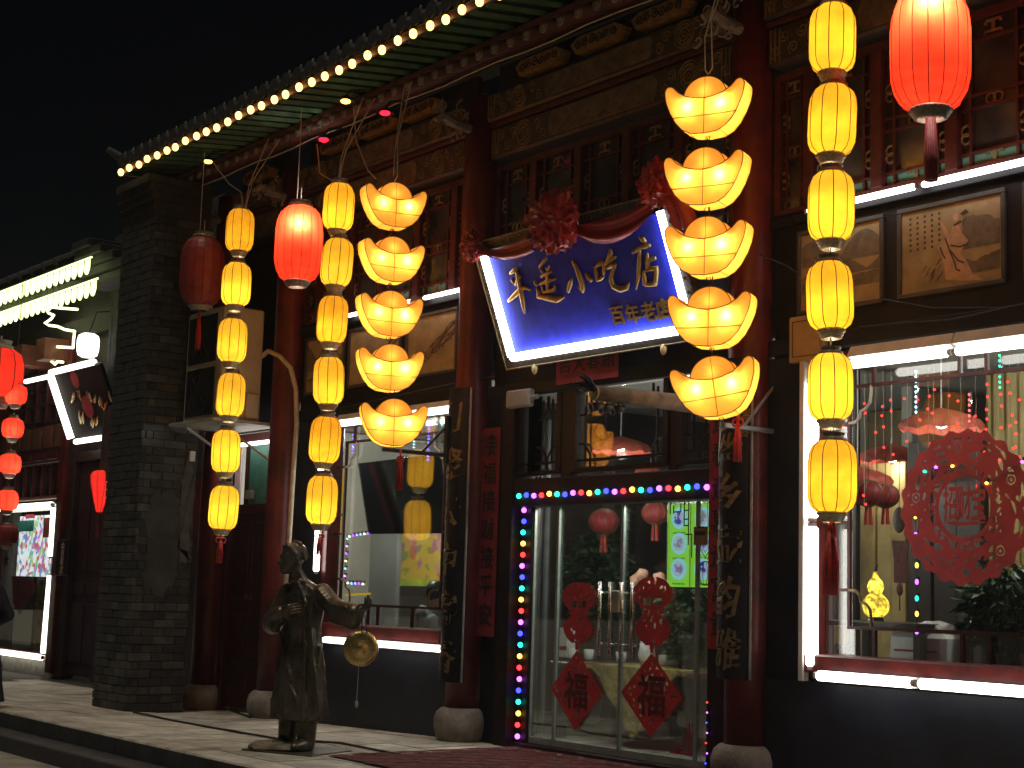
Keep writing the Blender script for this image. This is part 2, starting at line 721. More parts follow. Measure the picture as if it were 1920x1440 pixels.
# platform body under the slabs
m = MB()
xs = [-30, -12, -5, -2.5, 0, 4, 10]
ys = [5.72, 6.4, 7.0, 7.7, 12.9]
for i in range(len(xs) - 1):
    for j in range(len(ys) - 1):
        m.quad(*[(a, b, gz(a, b) - .012) for a, b in ((xs[i], ys[j]), (xs[i + 1], ys[j]), (xs[i + 1], ys[j + 1]), (xs[i], ys[j + 1]))])
m.quad((-30, 5.72, 0), (10, 5.72, 0), (10, 5.72, .288), (-30, 5.72, .288))
pavement = struct('pavement', m, MORTAR)
for xa in range(-12, 8):
    row = 0
    y = 5.99
    while y < 8.5:
        d = (0.52, 0.58, 0.55, 0.6, 0.5)[row % 5]
        y1 = min(y + d, 8.62)
        off = 0.45 if row % 2 else 0
        x0, x1 = xa * 0.9 + off + .004, xa * 0.9 + off + .896
        s = MB()
        jz = random.uniform(-.003, .003)
        c = [(x0, y + .004), (x1, y + .004), (x1, y1 - .004), (x0, y1 - .004)]
        n = 0
        for dz in (-.06, 0):
            s.v += [(a, b, gz(a, b) + dz + jz) for a, b in c]
        s.f = [[4, 5, 6, 7], [0, 1, 5, 4], [1, 2, 6, 5], [2, 3, 7, 6], [3, 0, 4, 7]]
        put('paving_slab', s, random.choice(PAVES), pavement)
        y = y1
        row += 1
for k in range(-11, 7):
    s = MB().box(k * 1.3 + .004, 5.69 + random.uniform(0, .006), .10, k * 1.3 + 1.296, 5.985, .30 + random.uniform(-.003, .002), .014)
    put('edge_stone', s, random.choice(PAVES), pavement)
    s = MB().box(k * 1.3 + .3, 5.38, -.02, k * 1.3 + 1.59, 5.688, .148, .012)
    put('step_stone', s, KERBM, pavement)
for k in range(-11, 7):
    s = MB().box(k * 1.3 + .004, 5.682, .15, k * 1.3 + 1.296, 5.6895, .285)
    put('riser_stone', s, KERBM, pavement)

# ------------------------------------------------------------------ the restaurant
CX = [-5.15, -3.55, -0.02, 3.5, 7.05]
bld = thing('restaurant_building', 'long two tier timber shopfront with red columns, painted beams and a lit overhanging eave', 'building', (0, 8.5, .28))
YC = 8.45
for i, cx in enumerate(CX):
    g0 = gz(cx, YC)
    c = MB().lathe([(.168, g0 + .28), (.17, 1.5), (.168, 5.2), (.16, 6.3)], (cx, YC, 0), 28)
    col = put('column', c, REDL, bld, True)
    b = MB().lathe([(.21, g0 - .02), (.235, g0 + .02), (.262, g0 + .1), (.265, g0 + .18), (.24, g0 + .25), (.2, g0 + .285), (.17, g0 + .29)], (cx, YC, 0), 28)
    put('column_base', b, STONE, col, True)
    # dragon-head beam end carved above the column
    d = MB()
    for k in range(13):
        a0 = random.uniform(0, 6.28)
        cxx, czz = cx + random.uniform(-.13, .13), 6.0 + random.uniform(-.16, .2)
        rr = random.uniform(.035, .075)
        pth = [Vector((cxx + math.cos(a0 + t * .55) * rr * (1 - t / 13), 8.2 - random.uniform(0, .01) - .08 * (k % 4), czz + math.sin(a0 + t * .55) * rr * (1 - t / 13))) for t in range(12)]
        d.tube(pth, [.013 * (1 - t / 16) for t in range(12)], 5)
    d.tube([(cx, 8.3, 6.0), (cx, 8.12, 6.02), (cx, 7.98, 6.06), (cx, 7.9, 6.0)], [.05, .05, .045, .02], 8)
    put('carved_beam_end', d, mat('grey_carving', (.2, .19, .17), .6, var=.3, scale=20), bld, kind='stuff')


def wpanel(name, x0, z0, x1, z1, y0, y1, m_, par=bld, bev=.006):
    return put(name, MB().box(x0, y0, z0, x1, y1, z1, bev), m_, par)


# dado walls under the two shop windows
wpanel('dado_wall', -3.39, .1, -.19, 1.08, 8.44, 8.75, NAVYW)
wpanel('dado_wall', 3.67, .2, 6.88, 1.08, 8.44, 8.75, NAVYW)
# end walls and interior box
IW = mat('interior_plaster', (0.34, 0.33, 0.29), 0.8, var=.2, scale=1.5)
IWT = mat('interior_tan_wall', (0.26, 0.2, 0.1), 0.7, var=.35, scale=1.3)
IFL = mat('interior_floor_tile', (0.3, 0.29, 0.25), 0.35, var=.3, scale=2)
ICE = mat('interior_ceiling', (0.42, 0.42, 0.4), 0.8, var=.15, scale=1)
IDK = mat('interior_dark_wood', (0.03, 0.02, 0.016), 0.45, var=.4, scale=4)
wpanel('interior_back_wall', -5.26, .2, 1.2, 3.6, 12.6, 12.75, IW)
wpanel('interior_back_wall', 1.2, .2, 8.0, 3.6, 12.6, 12.75, IWT)
wpanel('interior_side_wall', -5.316, .2, -5.262, 3.6, 8.7, 12.75, IW)
wpanel('interior_floor', -5.3, .18, 8.0, .3, 8.68, 12.8, IFL)
wpanel('interior_ceiling', -5.3, 3.62, 8.0, 3.7, 8.68, 12.8, ICE)
wpanel('room_screen_wall', -1.02, .3, -.9, 3.62, 9.5, 12.59, IDK)  # dark partition added to keep the middle room dark
wpanel('room_screen_wall', 2.6, .3, 2.72, 3.62, 11.4, 12.59, IW)
wpanel('end_wall', 7.9, .2, 8.1, 6.4, 8.45, 12.8, NAVYW)
wpanel('end_wall', -5.5, .1, -5.32, 6.3, 8.5, 12.8, NAVYW)
# boarded band between window head and lattice
for a, b in ((-3.38, -.19), (3.67, 6.88)):
    wpanel('band_board', a, 3.42, b, 4.5, 8.53, 8.64, BLACKP)
    wpanel('band_rail', a, 3.44, b, 3.56, 8.46, 8.528, BLACKP)
    wpanel('band_rail', a, 4.42, b, 4.49, 8.47, 8.528, BLACKP)
wpanel('band_board', .15, 3.42, 3.33, 4.5, 8.56, 8.66, BLACKP)
wpanel('band_rail', .15, 3.40, 3.33, 3.52, 8.48, 8.558, BLACKP)
wpanel('band_board', -4.99, 3.42, -3.72, 5.6, 8.6, 8.68, BLACKP)


# painted panels set in the dark band
def painting(x0, x1, lab, seed, lady=False, hills=False, branch=False):
    z0, z1 = 3.76, 4.33
    t = .035
    p = put('painted_panel', MB().box(x0, 8.522, z0, x1, 8.532, z1), PANELP, bld, label=lab)
    for a in ((x0 - t, z0 - t, x1 + t, z0), (x0 - t, z1, x1 + t, z1 + t), (x0 - t, z0, x0, z1), (x1, z0, x1 + t, z1)):
        put('panel_frame', MB().box(a[0], 8.505, a[1], a[2], 8.545, a[3], .006), mat('dark_grey_frame', (.06, .058, .055), .5, var=.3), p)
    rnd = random.Random(seed)
    ink = MB()
    Yp = 8.5205
    if branch:
        for k in range(7):
            x = x1 - .06 * rnd.random(); z = z1 - .1 - .25 * rnd.random() * (k / 7)
            pts = []
            for q in range(9):
                pts.append((x, Yp, z)); x -= .045 + .03 * rnd.random(); z -= .035 * rnd.random() + .012
                if x < x0 + .05 or z < z0 + .03: break
            if len(pts) > 2: ink.tube(pts, [.007 * (1 - i / (len(pts) + 3)) for i in range(len(pts))], 4, flat=(Vector((0, 1, 0)), .15))
            for q in pts[::2]:
                for _ in range(3):
                    a = rnd.uniform(0, 6.28)
                    ink.tube([q, (q[0] + .03 * math.cos(a), Yp, q[2] + .03 * math.sin(a))], [.006, .002], 4, flat=(Vector((0, 1, 0)), .15))
    if hills or lady:
        hl = MB()
        for k in range(3 if hills else 2):
            bz = z0 + (.12 + .1 * k if hills else .14 + .17 * k)
            xs_ = np.linspace(x0 + .01 if hills else x0 + (x1 - x0) * .62, x1 - .01, 14)
            top = [bz + (.09 + .05 * k) * abs(math.sin(3 * (x - x0) / (x1 - x0) * (1 + .3 * k) + seed + k)) + .02 * rnd.random() for x in xs_]
            poly = [(x, bz - (.0 if hills else .07)) for x in xs_] + [(x, t_) for x, t_ in zip(xs_[::-1], top[::-1])]
            hl.prism(poly, lambda u, v, w_, k=k: (u, 8.5213 - .0002 * k - w_, v), .0006)
        put('ink_hill', hl, mat('ink_wash', (.16, .145, .1), .7, var=.35, scale=14), p, kind='stuff')
    if lady:
        W_ = x1 - x0; H_ = z1 - z0
        P = lambda u, v: (x0 + u * W_, z0 + v * H_)
        rb = MB()
        robe = [(.45, .1), (.62, .05), (.82, .02), (.72, .12), (.66, .28), (.6, .4), (.68, .52), (.62, .62), (.58, .74), (.52, .72), (.5, .62), (.42, .8), (.4, .79), (.46, .6), (.4, .55), (.37, .5), (.42, .38), (.44, .25)]
        rb.prism([P(*q) for q in robe], lambda u, v, w_: (u, 8.5196 - w_, v), .0006)
        put('painted_robe', rb, mat('painted_silk', (.6, .45, .28), .6, var=.3, scale=20, col2=(.66, .4, .28)), p)
        hd = MB().prism([P(.56 + .028 * math.cos(a) * 1, .83 + .05 * math.sin(a)) for a in np.linspace(0, 5.9, 12)], lambda u, v, w_: (u, 8.5192 - w_, v), .0006)
        put('painted_face', hd, mat('painted_skin', (.62, .4, .26), .6), p)
        for q in ([(.6, .86), (.66, .9), (.69, .86), (.63, .83)], [(.53, .74), (.61, .78), (.62, .75), (.55, .72)]):
            ink.prism([P(*z) for z in q], lambda u, v, w_: (u, 8.5188 - w_, v), .0006)
        for q in ([(.45, .6), (.5, .42), (.54, .3), (.56, .2), (.6, .17)], [(.5, .44), (.58, .3), (.64, .26)], [(.4, .5), (.42, .42), (.45, .35)], [(.5, .5), (.6, .46), (.68, .48)]):
            ink.tube([(P(*z)[0], 8.5186, P(*z)[1]) for z in q], [.006] * len(q), 4, flat=(Vector((0, 1, 0)), .15))
        for k in range(14):
            u, v = rnd.uniform(.25, .42), rnd.uniform(.14, .4)
            ink.tube([(P(u, v)[0], Yp, P(u, v)[1]), (P(u - .05, v - .08)[0], Yp, P(u - .05, v - .08)[1])], [.004, .001], 4, flat=(Vector((0, 1, 0)), .15))
        for c_ in range(5):
            for k in range(7):
                u, v = .08 + c_ * .075, .9 - k * .065
                s = MB().box(P(u, v)[0], 8.5203, P(u, v)[1], P(u + .022, v)[0], 8.5207, P(u, v + .03)[1])
                ink.add(s)
    if ink.v:
        put('ink_drawing', ink, mat('faded_ink', (.07, .05, .035), .7), p, kind='stuff')


painting(-3.25, -2.5, 'painted panel with faint landscape strokes behind the yellow lanterns', 3, hills=True)
painting(-2.36, -1.42, 'painted panel behind the left ingot lanterns', 5, branch=True)
painting(-1.26, -.44, 'painted panel with slanting blossom branches next to the column', 6, branch=True)
painting(3.94, 4.67, 'painted panel with washed ink hills', 2, hills=True)
painting(4.86, 5.66, 'painted panel of a lady in trailing robes', 4, lady=True)
painting(5.86, 6.6, 'painted panel at the right edge', 8, hills=True)


# lattice clerestory windows
def gong(m_, cx, cz, s, y):
    m_.box(cx - s, y - .008, cz + s * .5, cx + s, y + .008, cz + s * .78)
    m_.box(cx - s * 1.1, y - .008, cz - s * .78, cx + s * 1.1, y + .008, cz - s * .5)
    m_.box(cx - s * .22, y - .007, cz - s * .5, cx + s * .22, y + .007, cz + s * .5)
    for sx in (-1, 1):
        m_.box(cx + sx * s - .012, y - .0075, cz + s * .25, cx + sx * s + .012, y + .0075, cz + s * .5)
        m_.box(cx + sx * s * 1.1 - .012, y - .0075, cz - s * .95, cx + sx * s * 1.1 + .012, y + .0075, cz - s * .78)


ring_me = MB().torus((0, 0, -.028), (1, 0, 0), (0, 0, 1), .036, .0085, 12, 5).torus((0, 0, .028), (1, 0, 0), (0, 0, 1), .036, .0085, 12, 5).mesh('double_ring', GOLDD)
ring_h = MB().torus((-.028, 0, 0), (1, 0, 0), (0, 0, 1), .036, .0085, 12, 5).torus((.028, 0, 0), (1, 0, 0), (0, 0, 1), .036, .0085, 12, 5).mesh('double_ring', GOLDD)
_g = MB()
gong(_g, 0, 0, .06, 0)
gong_me = _g.mesh('gilt_bracket', GOLDD)


def clerestory(x0, x1, z0, z1, first, step, lab):
    win = pieces(('lattice_window', 'frame_rail'), [MB().box(x0 + .06, 8.503, z0, x1 - .06, 8.6, z0 + .035), MB().box(x0, 8.5, z0, x0 + .06, 8.6, z1), MB().box(x1 - .06, 8.5, z0, x1, 8.6, z1), MB().box(x0 + .06, 8.503, z1 - .06, x1 - .06, 8.6, z1)], REDD, bld, label=lab)
    st = []
    x = first
    while x < x1 - .05:
        if x > x0 + .05: st.append(x)
        x += step
    for x in st:
        put('stile', MB().box(x - .05, 8.49, z0 + .035, x + .05, 8.57, z1 - .06, .006), REDD, win)
    edges = [x0 + .01] + st + [x1 - .01]
    for a, b in zip(edges, edges[1:]):
        a, b = a + .05, b - .05
        if b - a < .12: continue
        put('pane', MB().box(a, 8.56, z0 + .035, b, 8.566, z1 - .06), DGLASS, win)
        ins = min(.085, (b - a) * .2)
        zs = (z0 + .13, z0 + .44, z0 + .53, z1 - .2)
        for q in zs:
            put('glazing_bar', MB().box(a, 8.528, q - .01, b, 8.558, q + .01), REDD, win)
        for xx in (a + ins, b - ins):
            put('glazing_bar', MB().box(xx - .01, 8.524, z0 + .035, xx + .01, 8.556, z1 - .06), REDD, win)
        put('board_strip', MB().box(a, 8.556, z0 + .035, b, 8.5595, z0 + .12), TEALP, win)
        for xx in (a + ins * .5, b - ins * .5):
            for zc in (z0 + .27, z0 + .72):
                put_mesh('double_ring', ring_me, win, (xx, 8.54, zc))
        mx_ = (a + b) / 2
        put_mesh('double_ring', ring_h, win, (mx_, 8.545, z0 + .485))
        put_mesh('gilt_bracket', gong_me, win, (mx_, 8.54, z0 + .085))
        put_mesh('gilt_bracket', gong_me, win, (mx_, 8.54, z1 - .125))


clerestory(-3.37, -.2, 4.52, 5.63, -3.05, .635, 'lattice window over the left shop window')
clerestory(.16, 3.32, 4.52, 5.63, .72, .635, 'dark lattice window above the blue sign')
clerestory(3.68, 6.87, 4.52, 5.63, 4.02, .635, 'lattice window over the right shop window')


# painted beams
def scroll(m_, cx, cz, r, y, turn=1, a0=0.0, n=16):
    m_.tube([(cx + math.cos(a0 + turn * t * .62) * r * (1 - t / (n + 3)), y, cz + math.sin(a0 + turn * t * .62) * r * (1 - t / (n + 3))) for t in range(n)], [.007] * n, 4, flat=(Vector((0, 1, 0)), .6))


def painted_beam(x0, x1, z0, z1, y, seed, gap=.95):
    rnd = random.Random(seed)
    b = put('painted_beam', MB().box(x0, y, z0, x1, y + .24, z1, .02), BEAMP, bld)
    h = z1 - z0
    L = x1 - x0
    ca, cb = x0 + L * .29, x1 - L * .29
    zc = (z0 + z1) / 2
    k = .035
    poly = []
    for (u, v) in ((ca, z0 + k), (cb, z0 + k), (cb + .05, zc - .04), (cb + .035, zc), (cb + .05, zc + .04), (cb, z1 - k), (ca, z1 - k), (ca - .05, zc + .04), (ca - .035, zc), (ca - .05, zc - .04)):
        poly.append((u, v))
    c = put('cartouche', MB().prism(poly, lambda u, v, w_: (u, y - .006 + w_, v), .008), CREAMP, b)
    ink = MB()
    for q in range(34):
        u, v = rnd.uniform(ca + .02, cb - .06), rnd.uniform(z0 + .06, z1 - .06)
        a = rnd.uniform(0, 6.28); s = rnd.uniform(.012, .04)
        ink.prism([(u + math.cos(a + t) * s * rnd.uniform(.5, 1), v + math.sin(a + t) * s * .7 * rnd.uniform(.5, 1)) for t in np.linspace(0, 5.4, 7)], lambda uu, vv, w_: (uu, y - .0085 + w_, vv), .002)
    put('painted_flower', ink, mat('brown_ink', (.1, .06, .04), .6, var=.5, scale=14), c, kind='stuff')
    g = MB()
    for sx, lo, hi in ((-1, x0 + .05, ca - .08), (1, cb + .08, x1 - .05)):
        mid = (lo + hi) / 2 + sx * -.06
        for rr in (.115, .09, .05, .022):
            g.torus((mid, y - .004, zc), (1, 0, 0), (0, 0, 1), rr * h / .27, .006, 20, 4)
        for q in range(10):
            a = q * .628
            g.torus((mid + math.cos(a) * .07 * h / .27, y - .004, zc + math.sin(a) * .07 * h / .27), (1, 0, 0), (0, 0, 1), .018, .005, 8, 4)
        for q in range(9):
            u = lo + (hi - lo) * (q + .5) / 9
            if abs(u - mid) < .13: continue
            scroll(g, u, zc + (.05 if q % 2 else -.05) * h / .27, .055, y - .004, 1 if q % 2 else -1, rnd.uniform(0, 6))
        e = x0 + .04 if sx < 0 else x1 - .14
        for t in range(3):
            g.box(e + t * .045, y - .008, z0 + .02, e + t * .045 + .012, y + .004, z1 - .02)
    put('gilt_scrollwork', g, GOLDD, b, kind='stuff')


for i in range(4):
    a, b = CX[i] + .17, CX[i + 1] - .17
    if b - a < 1.5:
        a = CX[i] + .17
    painted_beam(a, b, 5.68, 5.98, 8.42, 11 + i)
    wpanel('red_rail', a, 5.984, b, 6.03, 8.40, 8.62, REDD)
    painted_beam(a, b, 6.034, 6.3, 8.36, 31 + i)
    wpanel('plank_board', a, 6.304, b, 6.62, 8.5, 8.56, mat('dark_plank', (.03, .022, .018), .6, var=.5, scale=6))
    # carved brackets between beam and purlin
    n = 3 if b - a > 2 else 1
    for k in range(n):
        cx = a + (b - a) * (k + 1) / (n + 1)
        br = MB()
        br.prism([(cx - .28, 6.36), (cx + .28, 6.36), (cx + .34, 6.45), (cx + .25, 6.5), (cx - .25, 6.5), (cx - .34, 6.45)], lambda u, v, w_: (u, 8.34 + w_, v), .12)
        o = put('carved_bracket', br, mat('bracket_ochre', (.3, .19, .06), .5, var=.5, scale=18), bld)
        s = MB()
        for q in range(6):
            scroll(s, cx - .23 + q * .092, 6.43, .045, 8.335, 1 if q % 2 else -1, q)
        put('gilt_scrollwork', s, INK, o, kind='stuff')
put('purlin', MB().cyl((-5.5, 8.42, 6.72), (8.1, 8.42, 6.72), .11, n=18), BEAMP, bld, True)

# ------------------------------------------------------------------ eave and roof
roof = put('roof', MB().quad((-5.55, 7.16, 6.545), (8.2, 7.16, 6.545), (8.2, 12.6, 9.0), (-5.55, 12.6, 9.0)).quad((-5.55, 7.8, 6.50), (-5.55, 12.6, 8.9), (8.2, 12.6, 8.9), (8.2, 7.8, 6.50)), mat('roof_board', (.05, .05, .04), .7, var=.4), bld)
put('soffit_board', MB().quad((-5.5, 7.2, 6.50), (-5.5, 7.82, 6.58), (8.1, 7.82, 6.58), (8.1, 7.2, 6.50)).quad((-5.5, 7.82, 6.52), (-5.5, 8.6, 6.9), (8.1, 8.6, 6.9), (8.1, 7.82, 6.52)), mat('soffit_green', (.035, .075, .035), .6, var=.4), roof)
put('eave_board', MB().box(-5.52, 7.155, 6.43, 8.12, 7.185, 6.52), RAFT, roof)
put('rafter_board', MB().box(-5.5, 7.795, 6.455, 8.1, 7.825, 6.50), RAFT, roof)
SP = .229
N = int(13.4 / SP)
ring = mat('rafter_end_ring', (.25, .25, .2), .5, var=.3)
fl_me = MB().tube([(0, 0, 0), (0, .62, .085)], .035, 4).mesh('flying_rafter', GREENP)
rr_me = MB().cyl((0, 0, 0), (0, .78, .36), .058, n=12).mesh('round_rafter', RAFT, True)
dm = MB().torus((0, -.004, .0), (1, 0, 0), (0, .05, 1), .046, .006, 16, 4).torus((0, -.004, 0), (1, 0, 0), (0, .05, 1), .022, .005, 10, 4)
for q in range(3):
    a = q * 1.047
    dm.tube([(-.042 * math.cos(a), -.004, -.042 * math.sin(a)), (.042 * math.cos(a), -.004, .042 * math.sin(a))], .004, 4)
re_me = dm.mesh('rafter_rosette', ring)
bt = MB()
for s_ in range(9):
    pass
tile_prof = [(.075 * math.cos(a), .075 * math.sin(a)) for a in np.linspace(0, math.pi, 9)]
bt.prism(tile_prof + [(x * .8, z * .8) for x, z in tile_prof[::-1]], lambda u, v, w_: (u, w_, v + w_ * .45), .42)
bt.prism([(.078 * math.cos(a), .02 + .078 * math.sin(a)) for a in np.linspace(0, 6.0, 14)], lambda u, v, w_: (u, w_ - .012, v), .014)
bt_me = bt.mesh('barrel_tile', TILEM)
dt_me = MB().prism([(-.085, .03), (-.05, -.03), (0, -.075), (.05, -.03), (.085, .03), (0, -.005)], lambda u, v, w_: (u, w_, v), .014).mesh('drip_tile', TILEM)
fin_me = MB().lathe([(.02, 0), (.026, .02), (.01, .03), (.014, .042), (.002, .06)], (0, 0, 0), 8).mesh('tile_stud', mat('pale_stud', (.3, .27, .22), .6))
for i in range(N + 1):
    x = -5.42 + i * SP
    put_mesh('flying_rafter', fl_me, roof, (x, 7.2, 6.455))
    rf = put_mesh('round_rafter', rr_me, roof, (x + .02, 7.8, 6.395))
    put_mesh('rafter_rosette', re_me, rf, (x + .02, 7.795, 6.395))
    t = put_mesh('barrel_tile', bt_me, roof, (x, 7.12, 6.56))
    put_mesh('tile_stud', fin_me, t, (x, 7.16, 6.64))
    put_mesh('drip_tile', dt_me, roof, (x + SP / 2, 7.12, 6.565))
m = MB()
for i in range(N + 1):
    x = -5.42 + i * SP
    m.prism(tile_prof, lambda u, v, w_: (x + u, 7.54 + w_, 6.75 + v + w_ * .45), 5.0)
put('tile_rows', m, TILEM, roof, kind='stuff')
# upturned gable tip
tip = MB().tube([(-5.5, 7.4, 6.62), (-5.62, 7.2, 6.66), (-5.75, 7.08, 6.78)], [.07, .06, .035], 8)
put('corner_tip', tip, TILEM, roof, True)
put('gable_board', MB().prism([(7.2, 6.44), (7.85, 6.5), (12.6, 8.7), (12.6, 9.0), (7.2, 6.6)], lambda u, v, w_: (-5.58 + w_, u, v), .05), RAFT, roof)

# bulbs along the eave
bulb_string = thing('eave_bulb_string', 'row of small warm bulbs strung along the roof edge', 'string lights', (-5.4, 7.12, 6.44))
b_me = MB().sphere((0, 0, 0), (.036, .036, .044), 10, 7).mesh('bulb', emat('warm_bulb', (1.0, .56, .15), 4.5), True)
so_me = MB().lathe([(.016, 0), (.018, .05), (.01, .06)], (0, 0, .036), 8).mesh('socket', BLKPL)
put('wire', MB().tube([(-5.5 + .3 * k, 7.14, 6.5 + .006 * math.sin(k * 2.1)) for k in range(46)], .005, 5), CABLEM, bulb_string)
for i in range(55):
    x = -5.42 + i * .2455 + random.uniform(-.018, .018)
    dz = random.uniform(-.02, .012)
    bb = put_mesh('bulb', b_me, bulb_string, (x, 7.12, 6.435 + dz))
    put_mesh('socket', so_me, bb, (x, 7.12, 6.435 + dz))
# thin wire line under the round rafters
tag(put('eave_cable', MB().tube([(-5.4 + .4 * k, 7.83, 6.27 + .012 * math.sin(k * 1.7)) for k in range(34)], .007, 5), PIPEM), 'thin cable running under the round rafter ends along the eave', 'cable')
# ------------------------------------------------------------------ shop windows (part: shop_window > frame pieces, bars, panes)
def shop_window(x0, x1, lab, vx, ins=.17):
    z0, z1 = 1.08, 3.42
    win = pieces(('shop_window', 'frame_post'), [MB().box(x0 + .1, 8.5, z1 - .09, x1 - .1, 8.66, z1, .008), MB().box(x0, 8.5, z0, x0 + .1, 8.66, z1, .008), MB().box(x1 - .1, 8.5, z0, x1, 8.66, z1, .008)], REDL, bld, label=lab)
    put('window_sill', MB().box(x0 + .02, 8.40, z0 + .06, x1 - .02, 8.68, z0 + .19, .012), REDL, win)
    put('pane', MB().box(x0 + .1, 8.612, z0 + .19, x1 - .1, 8.62, z1 - .09), GLASS, win)
    gx0, gx1, gz0, gz1 = x0 + .1, x1 - .1, z0 + .19, z1 - .09
    ix0, ix1, iz0, iz1 = gx0 + ins, gx1 - ins, 1.465, 3.165
    bar = lambda a, b, c, d: put('glazing_bar', MB().box(a, 8.578, b, c, 8.604, d), REDD, win)
    bar(ix0 - .012, iz0 - .012, ix1 + .012, iz0 + .012)
    bar(ix0 - .012, iz1 - .012, ix1 + .012, iz1 + .012)
    bar(ix0 - .012, iz0 + .012, ix0 + .012, iz1 - .012)
    bar(ix1 - .012, iz0 + .012, ix1 + .012, iz1 - .012)
    for v in vx:
        bar(v - .013, gz0, v + .013, iz0 - .012)
        bar(v - .013, iz1 + .012, v + .013, gz1)
    for zz in (iz0 + .26, 2.2, 2.4, iz1 - .26):
        bar(gx0, zz - .011, ix0 - .012, zz + .011)
        bar(ix1 + .012, zz - .011, gx1, zz + .011)
    for sx, cx in ((1, ix0), (-1, ix1)):
        for sz, cz in ((1, iz0), (-1, iz1)):
            pth = [(0, .26), (.06, .255), (.095, .225), (.105, .18), (.15, .165), (.185, .13), (.195, .07), (.2, 0)]
            put('corner_scroll', MB().tube([(cx + sx * u, 8.585, cz + sz * v) for u, v in pth], .011, 6), GOLDD if sz > 0 else PIPEM, win)
    return win


shop_window(-2.72, -.36, 'left shop window with red glazing bars', (-2.3, -1.9, -1.72, -1.1))
wpanel('jamb_board', -3.38, 1.08, -2.72, 3.42, 8.46, 8.66, BLACKP)
shop_window(4.0, 6.86, 'right shop window with red glazing bars', (4.56, 5.28, 5.49, 6.2), .24)
wpanel('jamb_board', 3.67, 1.08, 4.0, 3.42, 8.46, 8.66, BLACKP)
wpanel('jamb_board', -.36, 1.08, -.19, 3.42, 8.46, 8.66, BLACKP)

# ------------------------------------------------------------------ door bay
DK = mat('dark_brown_wood', (0.022, 0.013, 0.011), 0.5, var=.45, scale=5, bump=.12, spec=.2)
door = pieces(('glass_door_frame', 'frame_post'), [MB().box(.6, 8.47, 2.40, 3.07, 8.67, 2.64, .01), MB().box(.42, 8.46, .24, .598, 8.68, 3.40, .008), MB().box(.602, 8.56, .34, .775, 8.66, 2.398, .006), MB().box(3.07, 8.46, .26, 3.33, 8.68, 3.40, .008), MB().box(.6, 8.5, .24, 3.07, 8.7, .34, .008)], DK, bld)
wpanel('door_jamb_board', .15, .24, .42, 3.40, 8.5, 8.66, BLACKP)
LEAFX = ((.78, 1.11, 'side_light'), (1.115, 1.945, 'door_leaf'), (1.955, 2.825, 'door_leaf'), (2.83, 3.07, 'side_light'))
for a, b, n_ in LEAFX:
    lf = put(n_, MB().box(a + .004, 8.586, .345, b - .004, 8.598, 2.395), glass_mat('door_glass', (.88, .93, .91), .052), bld)
    for e_ in (MB().box(a, 8.580, .345, a + .012, 8.604, 2.395), MB().box(b - .012, 8.580, .345, b, 8.604, 2.395), MB().box(a + .012, 8.58, .345, b - .012, 8.604, .40)):
        put('edge_strip', e_, mat('pale_edge', (.3, .34, .32), .3, var=.2), lf)
    if n_ == 'door_leaf':
        hx = b - .2 if a < 1.5 else a + .06
        for q in ((hx,), (hx + .13,)):
            hd = MB().cyl((q[0], 8.53, 1.14), (q[0], 8.53, 1.75), .0155, n=10)
            hd.cyl((q[0], 8.53, 1.24), (q[0], 8.60, 1.24), .009, n=8).cyl((q[0], 8.53, 1.66), (q[0], 8.60, 1.66), .009, n=8)
            put('handle', hd, STEEL, lf, True)
put('door_lock', MB().box(1.86, 8.55, 1.5, 1.95, 8.58, 1.68, .006), mat('pale_lock', (.4, .38, .28), .4), bld)
# transom lights with fretwork
for a, b in ((.62, .76), (.82, 1.15), (1.41, 2.5), (2.72, 3.05)):
    pz0, pz1 = 2.78, 3.34
    t = pieces(('transom_window', 'frame_post'), [MB().box(a, 8.503, pz0 - .1, b, 8.6, pz0 - .07), MB().box(a - .06, 8.5, pz0 - .1, a, 8.6, pz1 + .05), MB().box(b, 8.5, pz0 - .1, b + .06, 8.6, pz1 + .05)], DK, bld)
    put('pane', MB().box(a, 8.56, pz0 - .07, b, 8.566, pz1 + .05), GLASS, t)
    put('fret_bar', MB().box(a, 8.53, pz0 - .01, b, 8.55, pz0 + .01), DK, t)
    fr = MB()
    if b - a > .3:
        for sx, cx in ((1, a + .02), (-1, b - .02)):
            for sz, cz in ((1, pz0 - .06), (-1, pz1 + .03)):
                fr.tube([(cx + sx * .14, 8.54, cz), (cx + sx * .14, 8.54, cz + sz * .1), (cx + sx * .09, 8.54, cz + sz * .17), (cx + sx * .05, 8.54, cz + sz * .2), (cx, 8.54, cz + sz * .2)], .011, 6)
        fr.tube([(a + .1, 8.54, pz0 + .01), (a + .1, 8.54, pz1)], .009, 5)
        fr.tube([(b - .1, 8.54, pz0 + .01), (b - .1, 8.54, pz1)], .009, 5)
        put('fret_corner', fr, DK, t, kind='stuff')
wpanel('transom_board', 1.21, 2.64, 1.35, 3.40, 8.51, 8.6, DK)
wpanel('transom_board', 2.56, 2.64, 2.66, 3.40, 8.51, 8.6, DK)

